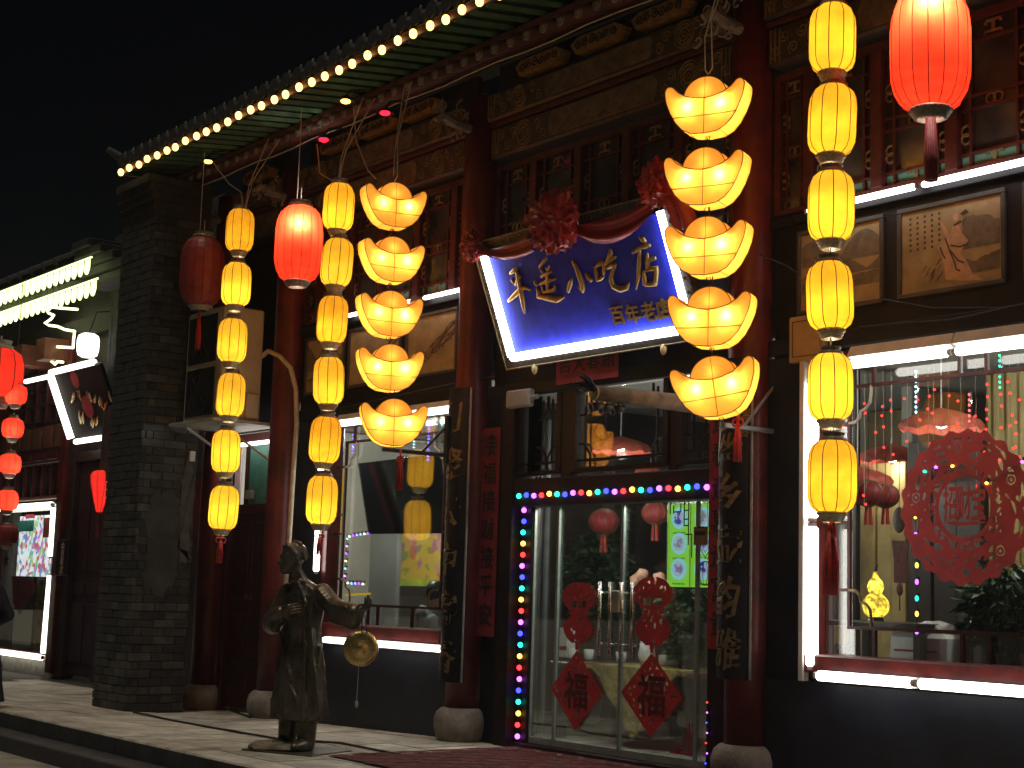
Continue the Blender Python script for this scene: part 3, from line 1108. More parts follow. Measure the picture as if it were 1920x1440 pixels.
# bay with the service door on the left
sdoor = pieces(('service_door', 'frame_post'), [MB().box(-4.86, 8.5, 2.47, -3.86, 8.64, 2.56, .008), MB().box(-4.98, 8.5, .2, -4.86, 8.64, 3.3, .008), MB().box(-3.86, 8.5, .2, -3.74, 8.64, 3.3, .008), MB().box(-4.86, 8.5, 3.28, -3.86, 8.64, 3.38, .008)], MAROON, bld)
for a, b in ((-4.86, -4.37), (-4.35, -3.86)):
    lf = put('door_leaf', MB().box(a, 8.56, .24, b, 8.61, 2.47, .006), MAROON, bld)
    for z0, z1 in ((.36, .8), (.9, 1.3), (1.4, 2.35)):
        put('door_panel', MB().box(a + .07, 8.545, z0, b - .07, 8.562, z1, .008), mat('maroon_panel', (.05, .014, .012), .4, var=.4), lf)
    put('ring_pull', MB().torus((b - .05 if a < -4.5 else a + .05, 8.54, 1.5), (1, 0, 0), (0, 0, 1), .03, .006), GOLDD, lf)
tw = put('teal_fanlight', MB().box(-4.55, 8.57, 2.56, -3.9, 8.59, 3.28), TEALP, bld)
put('fanlight_bar', MB().box(-4.58, 8.53, 2.56, -4.55, 8.6, 3.28), REDD, tw)
put('fanlight_bar', MB().box(-4.86, 8.53, 2.56, -4.83, 8.6, 3.28), REDD, tw)
put('junction_box', MB().box(-4.5, 8.5, 2.62, -4.38, 8.56, 2.72, .008), GREYP, bld)


# ------------------------------------------------------------------ tube lights
def tube_light(label, p0, p1, r=.024, fixture=None, group='tube lights on the shopfront', m_=TUBE):
    p0, p1 = Vector(p0), Vector(p1)
    t = thing('tube_light', label, 'tube light', tuple(p0), group)
    d = (p1 - p0).normalized()
    s, u = frame_of(d)
    put('tube', MB().tube([p0 + d * .02, p0 + d * .04, p1 - d * .04, p1 - d * .02], [r * .55, r, r, r * .55], 10), m_, t, True)
    put('end_cap', MB().cyl(p0, p0 + d * .03, r * .7, n=8), GREYP, t)
    put('end_cap', MB().cyl(p1, p1 - d * .03, r * .7, n=8), GREYP, t)
    if fixture:
        b = MB()
        q = Vector(fixture)
        n = d.cross(q).normalized()
        w_ = .035
        v = [p0 + q * .6 + n * w_, p0 + q * .6 - n * w_, p0 + q * 1.9 - n * w_ * .6, p0 + q * 1.9 + n * w_ * .6]
        e = p1 - p0
        i0 = len(b.v)
        b.v += [tuple(x) for x in v] + [tuple(x + e) for x in v]
        b.f += [[3, 2, 1, 0], [4, 5, 6, 7], [0, 1, 5, 4], [1, 2, 6, 5], [2, 3, 7, 6], [3, 0, 4, 7]]
        put('reflector', b, WHITEP, t)
    return t


def tube_px(label, Y, xa, ya, xb, yb, z=None, x=None, r=.026, **k):
    a, b = pY(xa, ya, Y), pY(xb, yb, Y)
    if z is not None: a.z = b.z = z
    if x is not None: a.x = b.x = x
    return tube_light(label, a, b, r, **k)


tube_px('white tube light under the left end of the left window sill', 8.36, 604, 1192, 672, 1194, 1.10, fixture=(0, .045, 0))
tube_px('white tube light under the left window sill beside the hanging gong', 8.36, 690, 1194, 838, 1200, 1.10, fixture=(0, .045, 0))
tube_px('white tube light above the left window, partly behind the lowest left ingot lantern', 8.36, 745, 778, 857, 765, 3.325, fixture=(0, .02, .05))
tube_px('white tube light above the left window next to the yellow lantern string', 8.36, 632, 795, 742, 780, 3.325, fixture=(0, .02, .05))
tube_px('slim white tube light under the left lattice window, ending by the column', 8.42, 792, 562, 866, 550, 4.49, r=.02)
tube_px('slim white tube light under the left lattice window, behind the ingot lanterns', 8.42, 650, 597, 772, 570, 4.49, r=.02)
tube_px('short white tube light above the teal fanlight of the service door', 8.4, 440, 830, 524, 826, 3.24, r=.022)
tube_px('upright white tube light on the left edge of the left window', 8.45, 596, 1076, 596, 866, x=pY(596, 1000, 8.45).x, r=.032)
tube_px('long white tube light under the right lattice window', 8.42, 1510, 393, 1722, 347, 4.475, r=.023)
tube_px('white tube light under the right lattice window at the picture edge', 8.42, 1724, 347, 2010, 285, 4.475, r=.023)
tube_px('bright white tube light above the right shop window, left length', 8.36, 1590, 668, 1784, 640, 3.285, r=.032, fixture=(0, .025, .065))
tube_px('bright white tube light above the right shop window, right length', 8.36, 1787, 640, 2010, 606, 3.285, r=.032, fixture=(0, .025, .065))
XT = pY(1523, 1000, 8.42).x
tube_light('thick upright white tube light down the left edge of the right window, upper length', (XT, 8.42, 2.2), (XT, 8.42, 3.22), .045)
tube_light('thick upright white tube light down the left edge of the right window, lower length', (XT, 8.42, 1.16), (XT, 8.42, 2.19), .045)
tube_px('thick white tube light along the right window sill, left length', 8.34, 1528, 1243, 1716, 1256, 1.13, r=.036, fixture=(0, .05, 0))
tube_px('thick white tube light along the right window sill, right length', 8.34, 1718, 1256, 2020, 1280, 1.13, r=.036, fixture=(0, .05, 0))
tag(put('white_trunking', MB().box(XT - .105, 8.39, 1.08, XT - .055, 8.455, 3.36, .006), WHITEP), 'upright white plastic trunking beside the thick tube light of the right window', 'trunking')

# ------------------------------------------------------------------ coloured bulbs round the door
COLS = [('violet', (.62, .12, 1.0)), ('red', (1.0, .03, .03)), ('amber', (1.0, .55, .08)), ('teal', (.02, .75, .55)), ('blue', (.04, .05, 1.0))]
cm = [emat('%s_bulb' % n, c, 4.5) for n, c in COLS]
cb_me = [MB().sphere((0, 0, 0), .0235, 10, 7).mesh('bulb', k, True) for k in cm]
cs_me = MB().lathe([(.012, .0), (.012, .035)], (0, 0, .018), 8).mesh('socket', BLKPL)


def bulbs(label, pts, start, group, seq=(0, 1, 2, 3, 4), mes=cb_me, big=1.0):
    s = thing('coloured_bulb_string', label, 'string lights', pts[0], group)
    put('wire', MB().tube(pts, .0035, 4), CABLEM, s)
    for i, p in enumerate(pts):
        b = put_mesh('bulb', mes[seq[(start + i) % len(seq)]], s, p)
        put_mesh('socket', cs_me, b, (p[0], p[1] + .018, p[2] - .02))
    return s


bulbs('row of coloured bulbs across the lintel over the glass door', [(.72 + i * .1065, 8.445, 2.49 + .006 * math.sin(i * 1.9)) for i in range(23)], 3, 'coloured bulb strings round the door')
bulbs('upright row of coloured bulbs down the left side of the glass door', [(.685 + .004 * math.sin(i * 2.2), 8.535, 2.37 - i * .099) for i in range(21)], 3, 'coloured bulb strings round the door', (3, 2, 1, 0, 4))
bulbs('sparse dim lights low on the right side of the glass door', [(3.1 + .01 * math.sin(i * 3.), 8.44, .86 - i * .075) for i in range(7)], 1, 'coloured bulb strings round the door', (0, 1, 0, 4), [MB().sphere((0, 0, 0), .007, 8, 5).mesh('bulb', k, True) for k in cm])

# ------------------------------------------------------------------ the big blue sign
S0 = Vector((1.885, 8.34, 3.70))
SN = Vector((0, -1, -.40)).normalized()          # face leans out over the street
SU = Vector((0, -.40, 1)).normalized()           # "up" along the board
SX = Vector((1, 0, 0))
sign = thing('shop_sign', 'large tilted blue signboard with gilt brush characters framed in white tubes', 'sign', tuple(S0))


def sp(u, v, w_=0.0):
    return S0 + SX * u + SU * v + SN * w_


def sbox(u0, v0, u1, v1, w0, w1):
    m_ = MB().box(u0, w0, v0, u1, w1, v1, .004)
    m_.v = [tuple(sp(p[0], p[2], p[1])) for p in m_.v]
    m_.f = [q[::-1] for q in m_.f]
    return m_


HW, HH = 1.185, 1.0
put('board', sbox(-HW + .06, .06, HW - .06, HH - .04, -.03, .0), mat('blue_lacquer', (.04, .062, .88), .55, var=.25, scale=7, bump=.1, spec=.15), sign)
FR = mat('carved_dark_frame', (.05, .045, .035), .45, .2, var=.6, scale=20, bump=.3)
for q in ((-HW - .07, -.07, HW + .07, .02), (-HW - .07, HH, HW + .07, HH + .1), (-HW - .07, .02, -HW + .02, HH), (HW - .02, .02, HW + .07, HH)):
    put('frame_rail', sbox(*q, -.05, .035), FR, sign)
g = MB()
for k in range(22):
    u = -HW + .05 + k * (2 * HW - .1) / 21
    for v in (HH + .05,):
        g.tube([sp(u + math.cos(t * .6) * .035 * (1 - t / 14), v + math.sin(t * .6 * (1 if k % 2 else -1)) * .035 * (1 - t / 14), .037) for t in range(11)], .005, 4)
for k in range(9):
    v = .08 + k * (HH - .1) / 8
    for u in (-HW - .03, HW + .03):
        g.tube([sp(u + math.cos(t * .6) * .03 * (1 - t / 14), v + math.sin(t * .6) * .03 * (1 - t / 14), .037) for t in range(11)], .005, 4)
put('frame_carving', g, GOLDD, sign, kind='stuff')
gl = MB()
gl.tube([sp(-HW - .07, HH + .1, .035), sp(HW + .07, HH + .1, .035)], .008, 5)
gl.tube([sp(-HW + .02, HH + .01, .036), sp(HW - .02, HH + .01, .036)], .008, 5)
gl.tube([sp(-HW - .07, -.07, .035), sp(HW + .07, -.07, .035)], .008, 5)
gl.tube([sp(-HW - .07, -.07, .035), sp(-HW - .07, HH + .1, .035)], .008, 5)
put('frame_edging', gl, GOLDD, sign, kind='stuff')
for q in ((sp(-HW + .05, .04, .035), sp(-HW + .05, HH - .03, .035)), (sp(HW - .05, .04, .035), sp(HW - .05, HH - .03, .035)), (sp(-HW + .06, .03, .035), sp(0, .03, .035)), (sp(.01, .03, .035), sp(HW - .07, .03, .035))):
    put('tube', MB().tube(list(q), .036, 10), TUBEW, sign, True)
for u in (-.86, .78):
    put('sign_peg', MB().add(MB().sphere((0, 0, 0), (.035, .02, .05), 12, 8), Matrix.Translation(sp(u, -.10, .04))), mat('yellow_peg', (.6, .47, .2), .45), sign, True)

ST = {
    'char_flat': [[(400, 730, 7), (432, 708, 11), (446, 692, 6)], [(408, 768, 7), (425, 788, 9)], [(468, 745, 7), (445, 786, 10), (432, 805, 5)], [(388, 908, 7), (432, 868, 12), (472, 826, 11), (500, 820, 8), (528, 833, 6)], [(440, 715, 7), (460, 800, 11), (476, 880, 13), (486, 940, 10), (492, 985, 4)]],
    'char_far': [[(588, 690, 6), (615, 655, 8), (636, 628, 6)], [(600, 705, 6), (612, 725, 7)], [(632, 690, 6), (640, 710, 7)], [(655, 680, 6), (645, 705, 7)], [(600, 752, 6), (630, 735, 8), (665, 715, 6)], [(590, 800, 6), (640, 780, 9), (690, 765, 6)], [(640, 735, 7), (640, 790, 9), (642, 850, 7)], [(605, 815, 6), (612, 850, 7), (650, 845, 8), (685, 835, 8), (690, 805, 6)], [(555, 780, 6), (568, 795, 10), (576, 810, 6)], [(570, 825, 6), (585, 850, 10), (578, 882, 8), (600, 880, 10), (650, 890, 13), (700, 900, 13), (745, 880, 5)]],
    'char_small': [[(800, 650, 6), (826, 690, 11), (848, 750, 13), (866, 810, 13), (868, 842, 10), (838, 812, 4)], [(800, 762, 6), (785, 800, 11), (772, 848, 8)], [(885, 730, 6), (905, 755, 12), (925, 778, 9)]],
    'char_eat': [[(945, 690, 6), (955, 730, 10), (962, 778, 8)], [(948, 692, 6), (985, 662, 10), (1003, 660, 8), (1004, 700, 9), (998, 735, 7)], [(962, 775, 6), (985, 762, 8), (1002, 745, 6)], [(1042, 572, 6), (1048, 600, 11), (1030, 640, 9), (1010, 672, 5)], [(1012, 672, 6), (1045, 645, 9), (1078, 622, 6)], [(1022, 700, 6), (1050, 680, 9), (1076, 668, 9), (1058, 720, 8), (1048, 770, 11), (1066, 815, 12), (1110, 832, 13), (1150, 822, 10), (1166, 785, 4)]],
    'char_shop': [[(1232, 492, 6), (1252, 508, 12), (1270, 530, 8)], [(1185, 598, 6), (1225, 570, 9), (1270, 552, 11), (1300, 548, 7)], [(1232, 575, 6), (1232, 660, 11), (1226, 740, 10), (1210, 828, 4)], [(1282, 600, 6), (1284, 650, 11), (1282, 700, 8)], [(1284, 650, 6), (1315, 636, 9), (1336, 630, 6)], [(1258, 718, 6), (1264, 760, 11), (1268, 805, 10)], [(1260, 718, 6), (1300, 702, 9), (1342, 694, 11), (1340, 745, 10), (1334, 795, 10)], [(1268, 805, 6), (1300, 800, 10), (1338, 798, 8)]],
}
for n_, strokes in ST.items():
    m_ = MB()
    for s_ in strokes:
        pts, rr = [], []
        for (a, b), t in [((s_[i], s_[i + 1]), t) for i in range(len(s_) - 1) for t in (0, .34, .67)] + [((s_[-1], s_[-1]), 0)]:
            x, y, wd = [a[k] + (b[k] - a[k]) * t for k in range(3)]
            pts.append(pP(840 + x / 3.429, 300 + y / 3.429, S0 + SN * .012, SN))
            rr.append(wd * .0022)
        # ease the ends so that strokes start and finish like a brush
        pts = [pts[0] + (pts[0] - pts[1]) * .3] + pts + [pts[-1] + (pts[-1] - pts[-2]) * .3]
        rr = [rr[0] * .35] + rr + [rr[-1] * .35]
        m_.tube(pts, rr, 8, flat=(SN, .75))
    put('gilt_character', m_, GOLD, sign, True)
for k, ch in enumerate('百年老店'):
    x, y = 840 + (1092, 1190, 1290, 1386)[k] / 3.429, 300 + (1002, 990, 972, 958)[k] / 3.429
    c = pP(x, y, S0 + SN * .008, SN)
    t = brushed(text_mb(ch, .17, .008, .018), .006, 30)
    M_ = Matrix.Translation(c) @ Matrix((( *SX, 0), (*(-SN), 0), (*SU, 0), (0, 0, 0, 1))).transposed()
    t.xf(M_)
    put('small_gilt_character', t, GOLD, sign)


# red satin drape over the sign
drape = thing('satin_drape', 'red satin swag with three crumpled rosettes over the blue sign', 'drape', tuple(sp(0, HH, .1)))


def rosette(c, r, seed):
    m_ = MB().sphere((0, 0, 0), 1.0, 40, 24)
    out = []
    for p in m_.v:
        P = Vector(p)
        q = P * 2.4 + Vector((seed, 0, 0))
        d = 0
        amp = .42
        for o in range(4):
            d += amp * abs(mnoise.noise(q)); q = q * 2.1; amp *= .62
        out.append(tuple(Vector(c) + Vector((P.x, P.y * .72, P.z)) * r * (.72 + 1.15 * d)))
    m_.v = out
    return m_


def ribbon(pts, wd, seed, folds=5, n=11, nrm=SN):
    """gathered strip of cloth through pts; wd list of half widths"""
    m_ = MB()
    N_ = len(pts)
    for i in range(N_):
        d = (pts[min(i + 1, N_ - 1)] - pts[max(i - 1, 0)]).normalized()
        s = nrm.cross(d).normalized()
        for k in range(n):
            t = k / (n - 1) * 2 - 1
            z = .028 * math.sin(t * folds + seed + i * .35) + .02 * (1 - t * t)
            m_.v.append(tuple(pts[i] + s * wd[i] * t + nrm * (z + .02)))
    for i in range(N_ - 1):
        for k in range(n - 1):
            m_.f.append([i * n + k, i * n + k + 1, (i + 1) * n + k + 1, (i + 1) * n + k])
    return m_


ps = lambda x, y, w_=.06: pP(x, y, S0 + SN * w_, SN)
rz = [(ps(1040, 415, .12), .26, 1.0), (ps(886, 462, .06), .135, 5.0), (ps(1232, 343, .1), .17, 9.0)]
for c, r, sd_ in rz:
    put('rosette', rosette(c, r, sd_), CLOTHR, drape)


def qb(a, b, c, n=14):
    return [a * (1 - t) ** 2 + b * 2 * t * (1 - t) + c * t * t for t in np.linspace(0, 1, n)]


put('swag', ribbon(qb(ps(905, 465), ps(945, 492), ps(1000, 452)), list(np.linspace(.03, .085, 14)), 1.0), CLOTHR, drape, True)
put('swag', ribbon(qb(ps(1082, 430), ps(1140, 455), ps(1228, 382)), list(.05 + .055 * np.sin(np.linspace(0, 3.0, 14))), 2.0), CLOTHR, drape, True)
put('tail', ribbon(qb(ps(1238, 352, .1), ps(1275, 378, .1), ps(1293, 428, .05)), list(np.linspace(.05, .13, 14)), 3.0), CLOTHR, drape, True)
put('tail', ribbon(qb(ps(1232, 335, .06), ps(1226, 325, .04), ps(1222, 318, .0)), list(np.linspace(.05, .1, 14)), 4.0), CLOTHR, drape, True)

# red paper banner under the sign
bn = thing('paper_banner', 'small red paper banner with black characters hanging under the blue sign', 'banner', (1.63, 8.42, 3.44))
put('sheet', MB().box(1.22, 8.425, 3.44, 2.03, 8.429, 3.78), PAPERR, bn)
for k, ch in enumerate('吉大春新'):
    put('ink_character', brushed(text_mb(ch, .17, .002, .01), .008, 30).xf(Matrix.Translation((1.34 + k * .19, 8.422, 3.61))), INK, bn)

# spring couplets on red paper beside the door
for x0, x1, z0, z1, s, lab, m_ in ((.12, .41, 1.24, 3.13, '接福接财接平安', 'faded red paper couplet left of the glass door', PAPERRD), (3.08, 3.34, 1.26, 3.15, '迎春迎喜迎富贵', 'red paper couplet right of the glass door', PAPERR)):
    c = thing('paper_couplet', lab, 'couplet', ((x0 + x1) / 2, 8.45, z0), 'red paper couplets beside the door')
    put('sheet', MB().box(x0, 8.452, z0, x1, 8.456, z1), m_, c)
    for k, ch in enumerate(s):
        put('ink_character', brushed(text_mb(ch, .21, .0015, .012), .012, 24).xf(Matrix.Translation(((x0 + x1) / 2, 8.449, z1 - .16 - k * (z1 - z0 - .2) / 6.6))), INK, c)

# curved black couplet boards tied to the columns
for cx, z0, z1, s, lab in ((-.02, .82, 3.5, '门聚云中客香', 'curved black couplet board with gilt characters on the column left of the door'), (3.5, 1.06, 3.42, '艳座乡壶韵雅', 'curved black couplet board with gilt characters on the column right of the door')):
    c = thing('couplet_board', lab, 'couplet', (cx, 8.27, z0), 'black couplet boards on the columns')
    b = MB()
    n = 14
    aa = np.linspace(R(182), R(318), n)
    for z in (z0, z1):
        for rad in (.195, .225):
            b.v += [(cx + rad * math.cos(a), YC + rad * math.sin(a), z) for a in aa]
    for k in range(n - 1):
        b.f += [[n + k, n + k + 1, 3 * n + k + 1, 3 * n + k], [k + 1, k, 2 * n + k, 2 * n + k + 1], [k, k + 1, n + k + 1, n + k], [2 * n + k + 1, 2 * n + k, 3 * n + k, 3 * n + k + 1]]
    b.f += [[0, n, 3 * n, 2 * n], [n - 1, 3 * n - 1, 4 * n - 1, 2 * n - 1][:4]]
    put('board', b, BLACKP, c, False)
    e = MB()
    for a in (aa[0], aa[-1]):
        e.tube([(cx + .228 * math.cos(a), YC + .228 * math.sin(a), z0), (cx + .228 * math.cos(a), YC + .228 * math.sin(a), z1)], .011, 6)
    put('edge_bead', e, mat('worn_grey_edge', (.33, .32, .3), .35, .3, var=.35), c)
    for k, ch in enumerate(s):
        t = brushed(text_mb(ch, .30, .003, .014, .1), .022, 13)
        zc = z1 - .26 - k * (z1 - z0 - .42) / (len(s) - 1 + .15)
        t.v = [(cx + (.228 - p[1]) * math.cos(R(264) + p[0] / .228), YC + (.228 - p[1]) * math.sin(R(264) + p[0] / .228), zc + p[2]) for p in t.v]
        put('gilt_character', t, GOLDD, c)
    if cx > 3:
        for k, ch in enumerate('千瑞春'):
            t = text_mb(ch, .1, .003, .01)
            t.v = [(cx + (.228 - p[1]) * math.cos(R(303) + p[0] / .228), YC + (.228 - p[1]) * math.sin(R(303) + p[0] / .228), 3.12 - k * .125 + p[2]) for p in t.v]
            put('small_gilt_character', t, GOLDD, c)
# ------------------------------------------------------------------ lanterns
YSH = shade_mat('yellow_lantern_cloth', (.3, .17, .02), (1.0, .46, .022), .50)
YSH2 = shade_mat('ingot_lantern_cloth', (.3, .17, .03), (1.0, .43, .05), .46)
RSH = shade_mat('red_lantern_cloth', (.3, .02, .012), (1.0, .045, .014), .42)
RSHD = mat('unlit_red_lantern_cloth', (.26, .03, .02), .5, var=.25, scale=12)
RIB = mat('lantern_rib', (.2, .1, .015), .6)
RIBR = mat('lantern_rib_dark', (.12, .012, .008), .6)
CAP = mat('lantern_gilt_cap', (.5, .42, .26), .4, .35, var=.45, scale=60)
CAPD = mat('lantern_grey_cap', (.28, .24, .19), .5, .2, var=.5, scale=50)


def bulb_light(par, loc, energy, col, rad=.03):
    l = bpy.data.lights.new('bulb', 'POINT')
    l.energy = energy
    l.color = col
    l.shadow_soft_size = rad
    o = bpy.data.objects.new('bulb', l)
    COL.objects.link(o)
    o.parent = par
    o.location = loc
    return o


def lantern_proto(name, prof, nrib, shade, rib, capz, capr, cap, label, cat, body_n=40, ribr=.0032):
    t = thing(name, label, cat, (0, 0, 0))
    # faceted cloth: pulled in slightly between the ribs
    m_ = MB()
    fine = []
    for i in range(len(prof) - 1):
        for k in range(4):
            a, b = prof[i], prof[i + 1]
            fine.append((a[0] + (b[0] - a[0]) * k / 4, a[1] + (b[1] - a[1]) * k / 4))
    fine.append(prof[-1])
    nn = nrib * 4
    for r, z in fine:
        for k in range(nn):
            a = 2 * math.pi * k / nn
            rr = r * (1 - .022 * math.sin(math.pi * (k % 4) / 4))
            m_.v.append((rr * math.cos(a), rr * math.sin(a), z))
    for i in range(len(fine) - 1):
        for k in range(nn):
            l = (k + 1) % nn
            m_.f.append([i * nn + k, i * nn + l, (i + 1) * nn + l, (i + 1) * nn + k])
    put('shade', m_, shade, t, True)
    rb = MB()
    for k in range(nrib):
        a = 2 * math.pi * k / nrib
        rb.tube([((r + .001) * math.cos(a), (r + .001) * math.sin(a), z) for r, z in fine], ribr, 4)
    put('rib_cage', rb, rib, t)
    zt, zb = prof[-1][1], prof[0][1]
    r_ = capr
    put('top_cap', MB().lathe([(r_, -.004), (r_ * 1.06, .0), (r_ * 1.06, .018), (r_ * .85, .022), (r_ * .85, .04), (r_ * .9, .045), (r_ * .9, .052)], (0, 0, zt), 24, False), CAPD, t, True)
    bc = MB().lathe([(r_ * 1.04, .004), (r_ * 1.1, -.002), (r_ * 1.1, -.02), (r_ * .98, -.026), (r_ * .98, -.04), (r_ * .86, -.046), (r_ * .86, -.058), (r_ * .7, -.064)], (0, 0, zb), 28, False)
    for k in range(28):
        a = 2 * math.pi * k / 28
        bc.sphere((r_ * 1.1 * math.cos(a), r_ * 1.1 * math.sin(a), zb - .011), .0075, 6, 4)
    put('bottom_cap', bc, cap, t, True)
    return t


def tassel(par, z, L, wid, n=14, bow=True):
    m_ = MB()
    w0 = wl(par)
    for k in range(n):
        a = 2 * math.pi * k / n
        rr = wid * (.45 + .55 * ((k * 7) % 5) / 5)
        m_.tube([(math.cos(a) * wid * .3, math.sin(a) * wid * .3, z - .03), (math.cos(a) * rr, math.sin(a) * rr, z - L * .55), (math.cos(a) * rr * 1.05, math.sin(a) * rr * 1.05, z - L)], [wid * .22, wid * .2, wid * .12], 4)
    if bow:
        for s in (-1, 1):
            m_.torus((s * wid * .9, 0, z - .025), (1, 0, 0), (0, 0, 1), wid * .8, wid * .26, 10, 5)
    m_.tube([(0, 0, z + .06), (0, 0, z - .04)], wid * .3, 6)
    return put('tassel', m_, TASSEL, par, True)


yprof = [(.092, 0), (.128, .03), (.146, .075), (.15, .13), (.15, .30), (.144, .36), (.126, .405), (.088, .44)]
yl = lantern_proto('yellow_lantern', yprof, 10, YSH, RIB, 0, .082, CAP, 'yellow lantern', 'lantern')
put('hook_wire', MB().tube([(0, 0, .44), (.004, .002, .505), (0, 0, .585)], .004, 5), GREYP, yl)
put('lower_wire', MB().tube([(0, 0, -.14), (0, 0, .01)], .0045, 5), GREYP, yl)
ORD = ['topmost', 'second', 'third', 'fourth', 'fifth', 'lowest']
rnd = random.Random(3)
ystr = [('beside the air conditioner', [(x, a, b) for x, a, b in ((450, 395, 470), (443, 495, 572), (435, 600, 678), (432, 702, 780), (424, 808, 885), (418, 913, 992))]),
        ('left of the ingot lanterns, above the statue', [(634, 343, 430), (630, 450, 535), (622, 558, 642), (617, 672, 757), (608, 783, 867), (603, 898, 982)]),
        ('in front of the right shop window', [(1560, 8, 135), (1558, 163, 290), (1558, 325, 450), (1558, 493, 618), (1558, 665, 787), (1560, 835, 960)])]
first = True
TOPS = {}
YVAR = [YSH, shade_mat('yellow_lantern_cloth_faded', (.3, .18, .025), (1.0, .52, .03), .46, .1), shade_mat('yellow_lantern_cloth_dusty', (.26, .14, .018), (.96, .43, .02), .47, .13, 14)]
BULBZ = {0: [.13, .12, .14, .05, .2, .22], 1: [.10, .04, .09, .07, .06, .07], 2: [.24, .20, .21, .17, .22, .19]}
BULBP = {0: [1.1, 1.2, 1.0, .55, 1.5, 1.5], 1: [1.1, .5, .65, .65, .8, .95], 2: [1.5, 1.2, 1.2, 1.3, 1.8, 1.6]}
for si, (where, L) in enumerate(ystr):
    for k, (x, a, b) in enumerate(L):
        pa, pb = pY(x, a, 7.4), pY(x, b, 7.4)
        loc = ((pa.x + pb.x) / 2, 7.4, pb.z)
        rz_ = rnd.uniform(0, 6.28)
        if first:
            o = yl; o.location = loc; o.rotation_euler = (0, 0, rz_); first = False
        else:
            o = copy_tree(yl, loc, (rnd.uniform(-.045, .045), rnd.uniform(-.045, .045), rz_))
        sh_o = [c for c in kids(o) if c.name.startswith('shade')][0]
        sh_o.material_slots[0].link = 'OBJECT'
        sh_o.material_slots[0].material = rnd.choice(YVAR)
        o['label'] = '%s yellow cloth lantern of the string hanging %s' % (ORD[k], where)
        o['category'] = 'lantern'
        o['group'] = 'yellow lantern strings'
        o.scale = [abs(pa.z - pb.z) / .44] * 3
        if k in (0, 5): o.scale = [.44 / .44] * 3
        bulb_light(o, (rnd.uniform(-.02, .02), rnd.uniform(-.02, .02), BULBZ[si][k]), BULBP[si][k] * .95, (1.0, .95, .8))
        if k == 0: TOPS[si] = o
        if k == 5:
            WL[o.name] = Vector()
            if si == 0: tassel(o, -.09, .26, .035)
            if si == 2: tassel(o, -.09, .42, .05, 18)
            if si == 1: tassel(o, -.09, .2, .025)

# suspension cords up to the eave
for si, (x, y) in enumerate(((460, 392), (634, 340), (1560, 5))):
    p = pY(x, y, 7.4)
    for pth in ([(p.x, 7.4, p.z), (p.x + .01, 7.42, p.z + .25), (p.x + .06, 7.6, 6.35)], [(p.x, 7.4, p.z), (p.x + .05, 7.44, p.z + .3), (p.x + .12, 7.7, 6.35)]):
        under(put('hanging_cord', MB().tube(pth, .0055, 5), PIPEM), TOPS[si])

# big red lanterns
rprof = [(.13, 0), (.178, .035), (.215, .1), (.235, .19), (.238, .3), (.238, .5), (.226, .6), (.195, .68), (.15, .73), (.09, .755)]
rl = lantern_proto('red_lantern', rprof, 16, RSH, RIBR, 0, .115, CAPD, 'red lantern', 'lantern', ribr=.0028)
put('hook_wire', MB().tube([(0, 0, .75), (0, 0, .95)], .006, 5), GREYP, rl)
p = pY(557, 527, 7.4)
rl.location = (p.x, 7.4, p.z)
rl['label'] = 'lit red lantern hanging in front of a red column between two yellow strings'
rl['category'] = 'lantern'; rl['group'] = 'large red lanterns'
def toward_camera(o, d):
    v = (CAM - Vector(o.location)); v.z = 0
    v = v.normalized() * d
    v.rotate(Matrix.Rotation(-o.rotation_euler.z, 3, 'Z'))
    return v


v_ = toward_camera(rl, .175)
bulb_light(rl, (v_.x, v_.y, .53), 24, (1.0, .95, .85), .03)
p = pY(1745, 205, 7.4)
r2 = copy_tree(rl, (p.x, 7.4, p.z), (0, 0, .2))
for ch in list(kids(r2)):
    if ch.type == 'LIGHT': bpy.data.objects.remove(ch)
v_ = toward_camera(r2, .17)
bulb_light(r2, (v_.x, v_.y, .60), 36, (1.0, .95, .85), .03)
r2['label'] = 'large lit red lantern with a long dark tassel at the top right'
tz = MB()
for k in range(14):
    a = k * .45
    tz.tube([(.02 * math.cos(a), .02 * math.sin(a), -.06), (.034 * math.cos(a), .034 * math.sin(a), -.3), (.03 * math.cos(a), .03 * math.sin(a), -.44)], .011, 5)
put('tassel', tz, mat('dark_red_tassel', (.2, .02, .02), .6, var=.4, scale=40), r2, True).location = (0, 0, -.44)
p = pY(375, 572, 7.4)
r3 = copy_tree(rl, (p.x, 7.4, p.z), (0, 0, .4))
for ch in list(kids(r3)):
    if ch.type == 'LIGHT': bpy.data.objects.remove(ch)
for ch in kids(r3):
    if ch.name.startswith('shade'):
        ch.data = ch.data.copy(); ch.data.materials[0] = RSHD
    if ch.name.startswith('top_cap'):
        pass
r3['label'] = 'unlit dull red lantern left of the first yellow string'
WL[r3.name] = Vector()
tassel(r3, -.07, .42, .03, 12, False)
for (x, lab) in ((557, 'lit red lantern by the column'), (375, 'unlit red lantern')):
    p = pY(x, 380 if x == 557 else 432, 7.4)
    under(put('hanging_cord', MB().tube([(p.x, 7.4, p.z), (p.x, 7.4, 6.4)], .005, 5), PIPEM), rl if x == 557 else r3)

# ingot lanterns
def ingot_outline():
    L = [(-.300, .150), (-.298, .115), (-.287, .06), (-.255, -.02), (-.215, -.09), (-.165, -.145), (-.10, -.178), (0, -.188)]
    L = L + [(-x, z) for x, z in L[-2::-1]]
    T = [(.285, .178), (.262, .185), (.238, .175), (.20, .135), (.14, .098), (.07, .078), (0, .072)]
    T = T + [(-x, z) for x, z in T[-2::-1]]
    return L + T


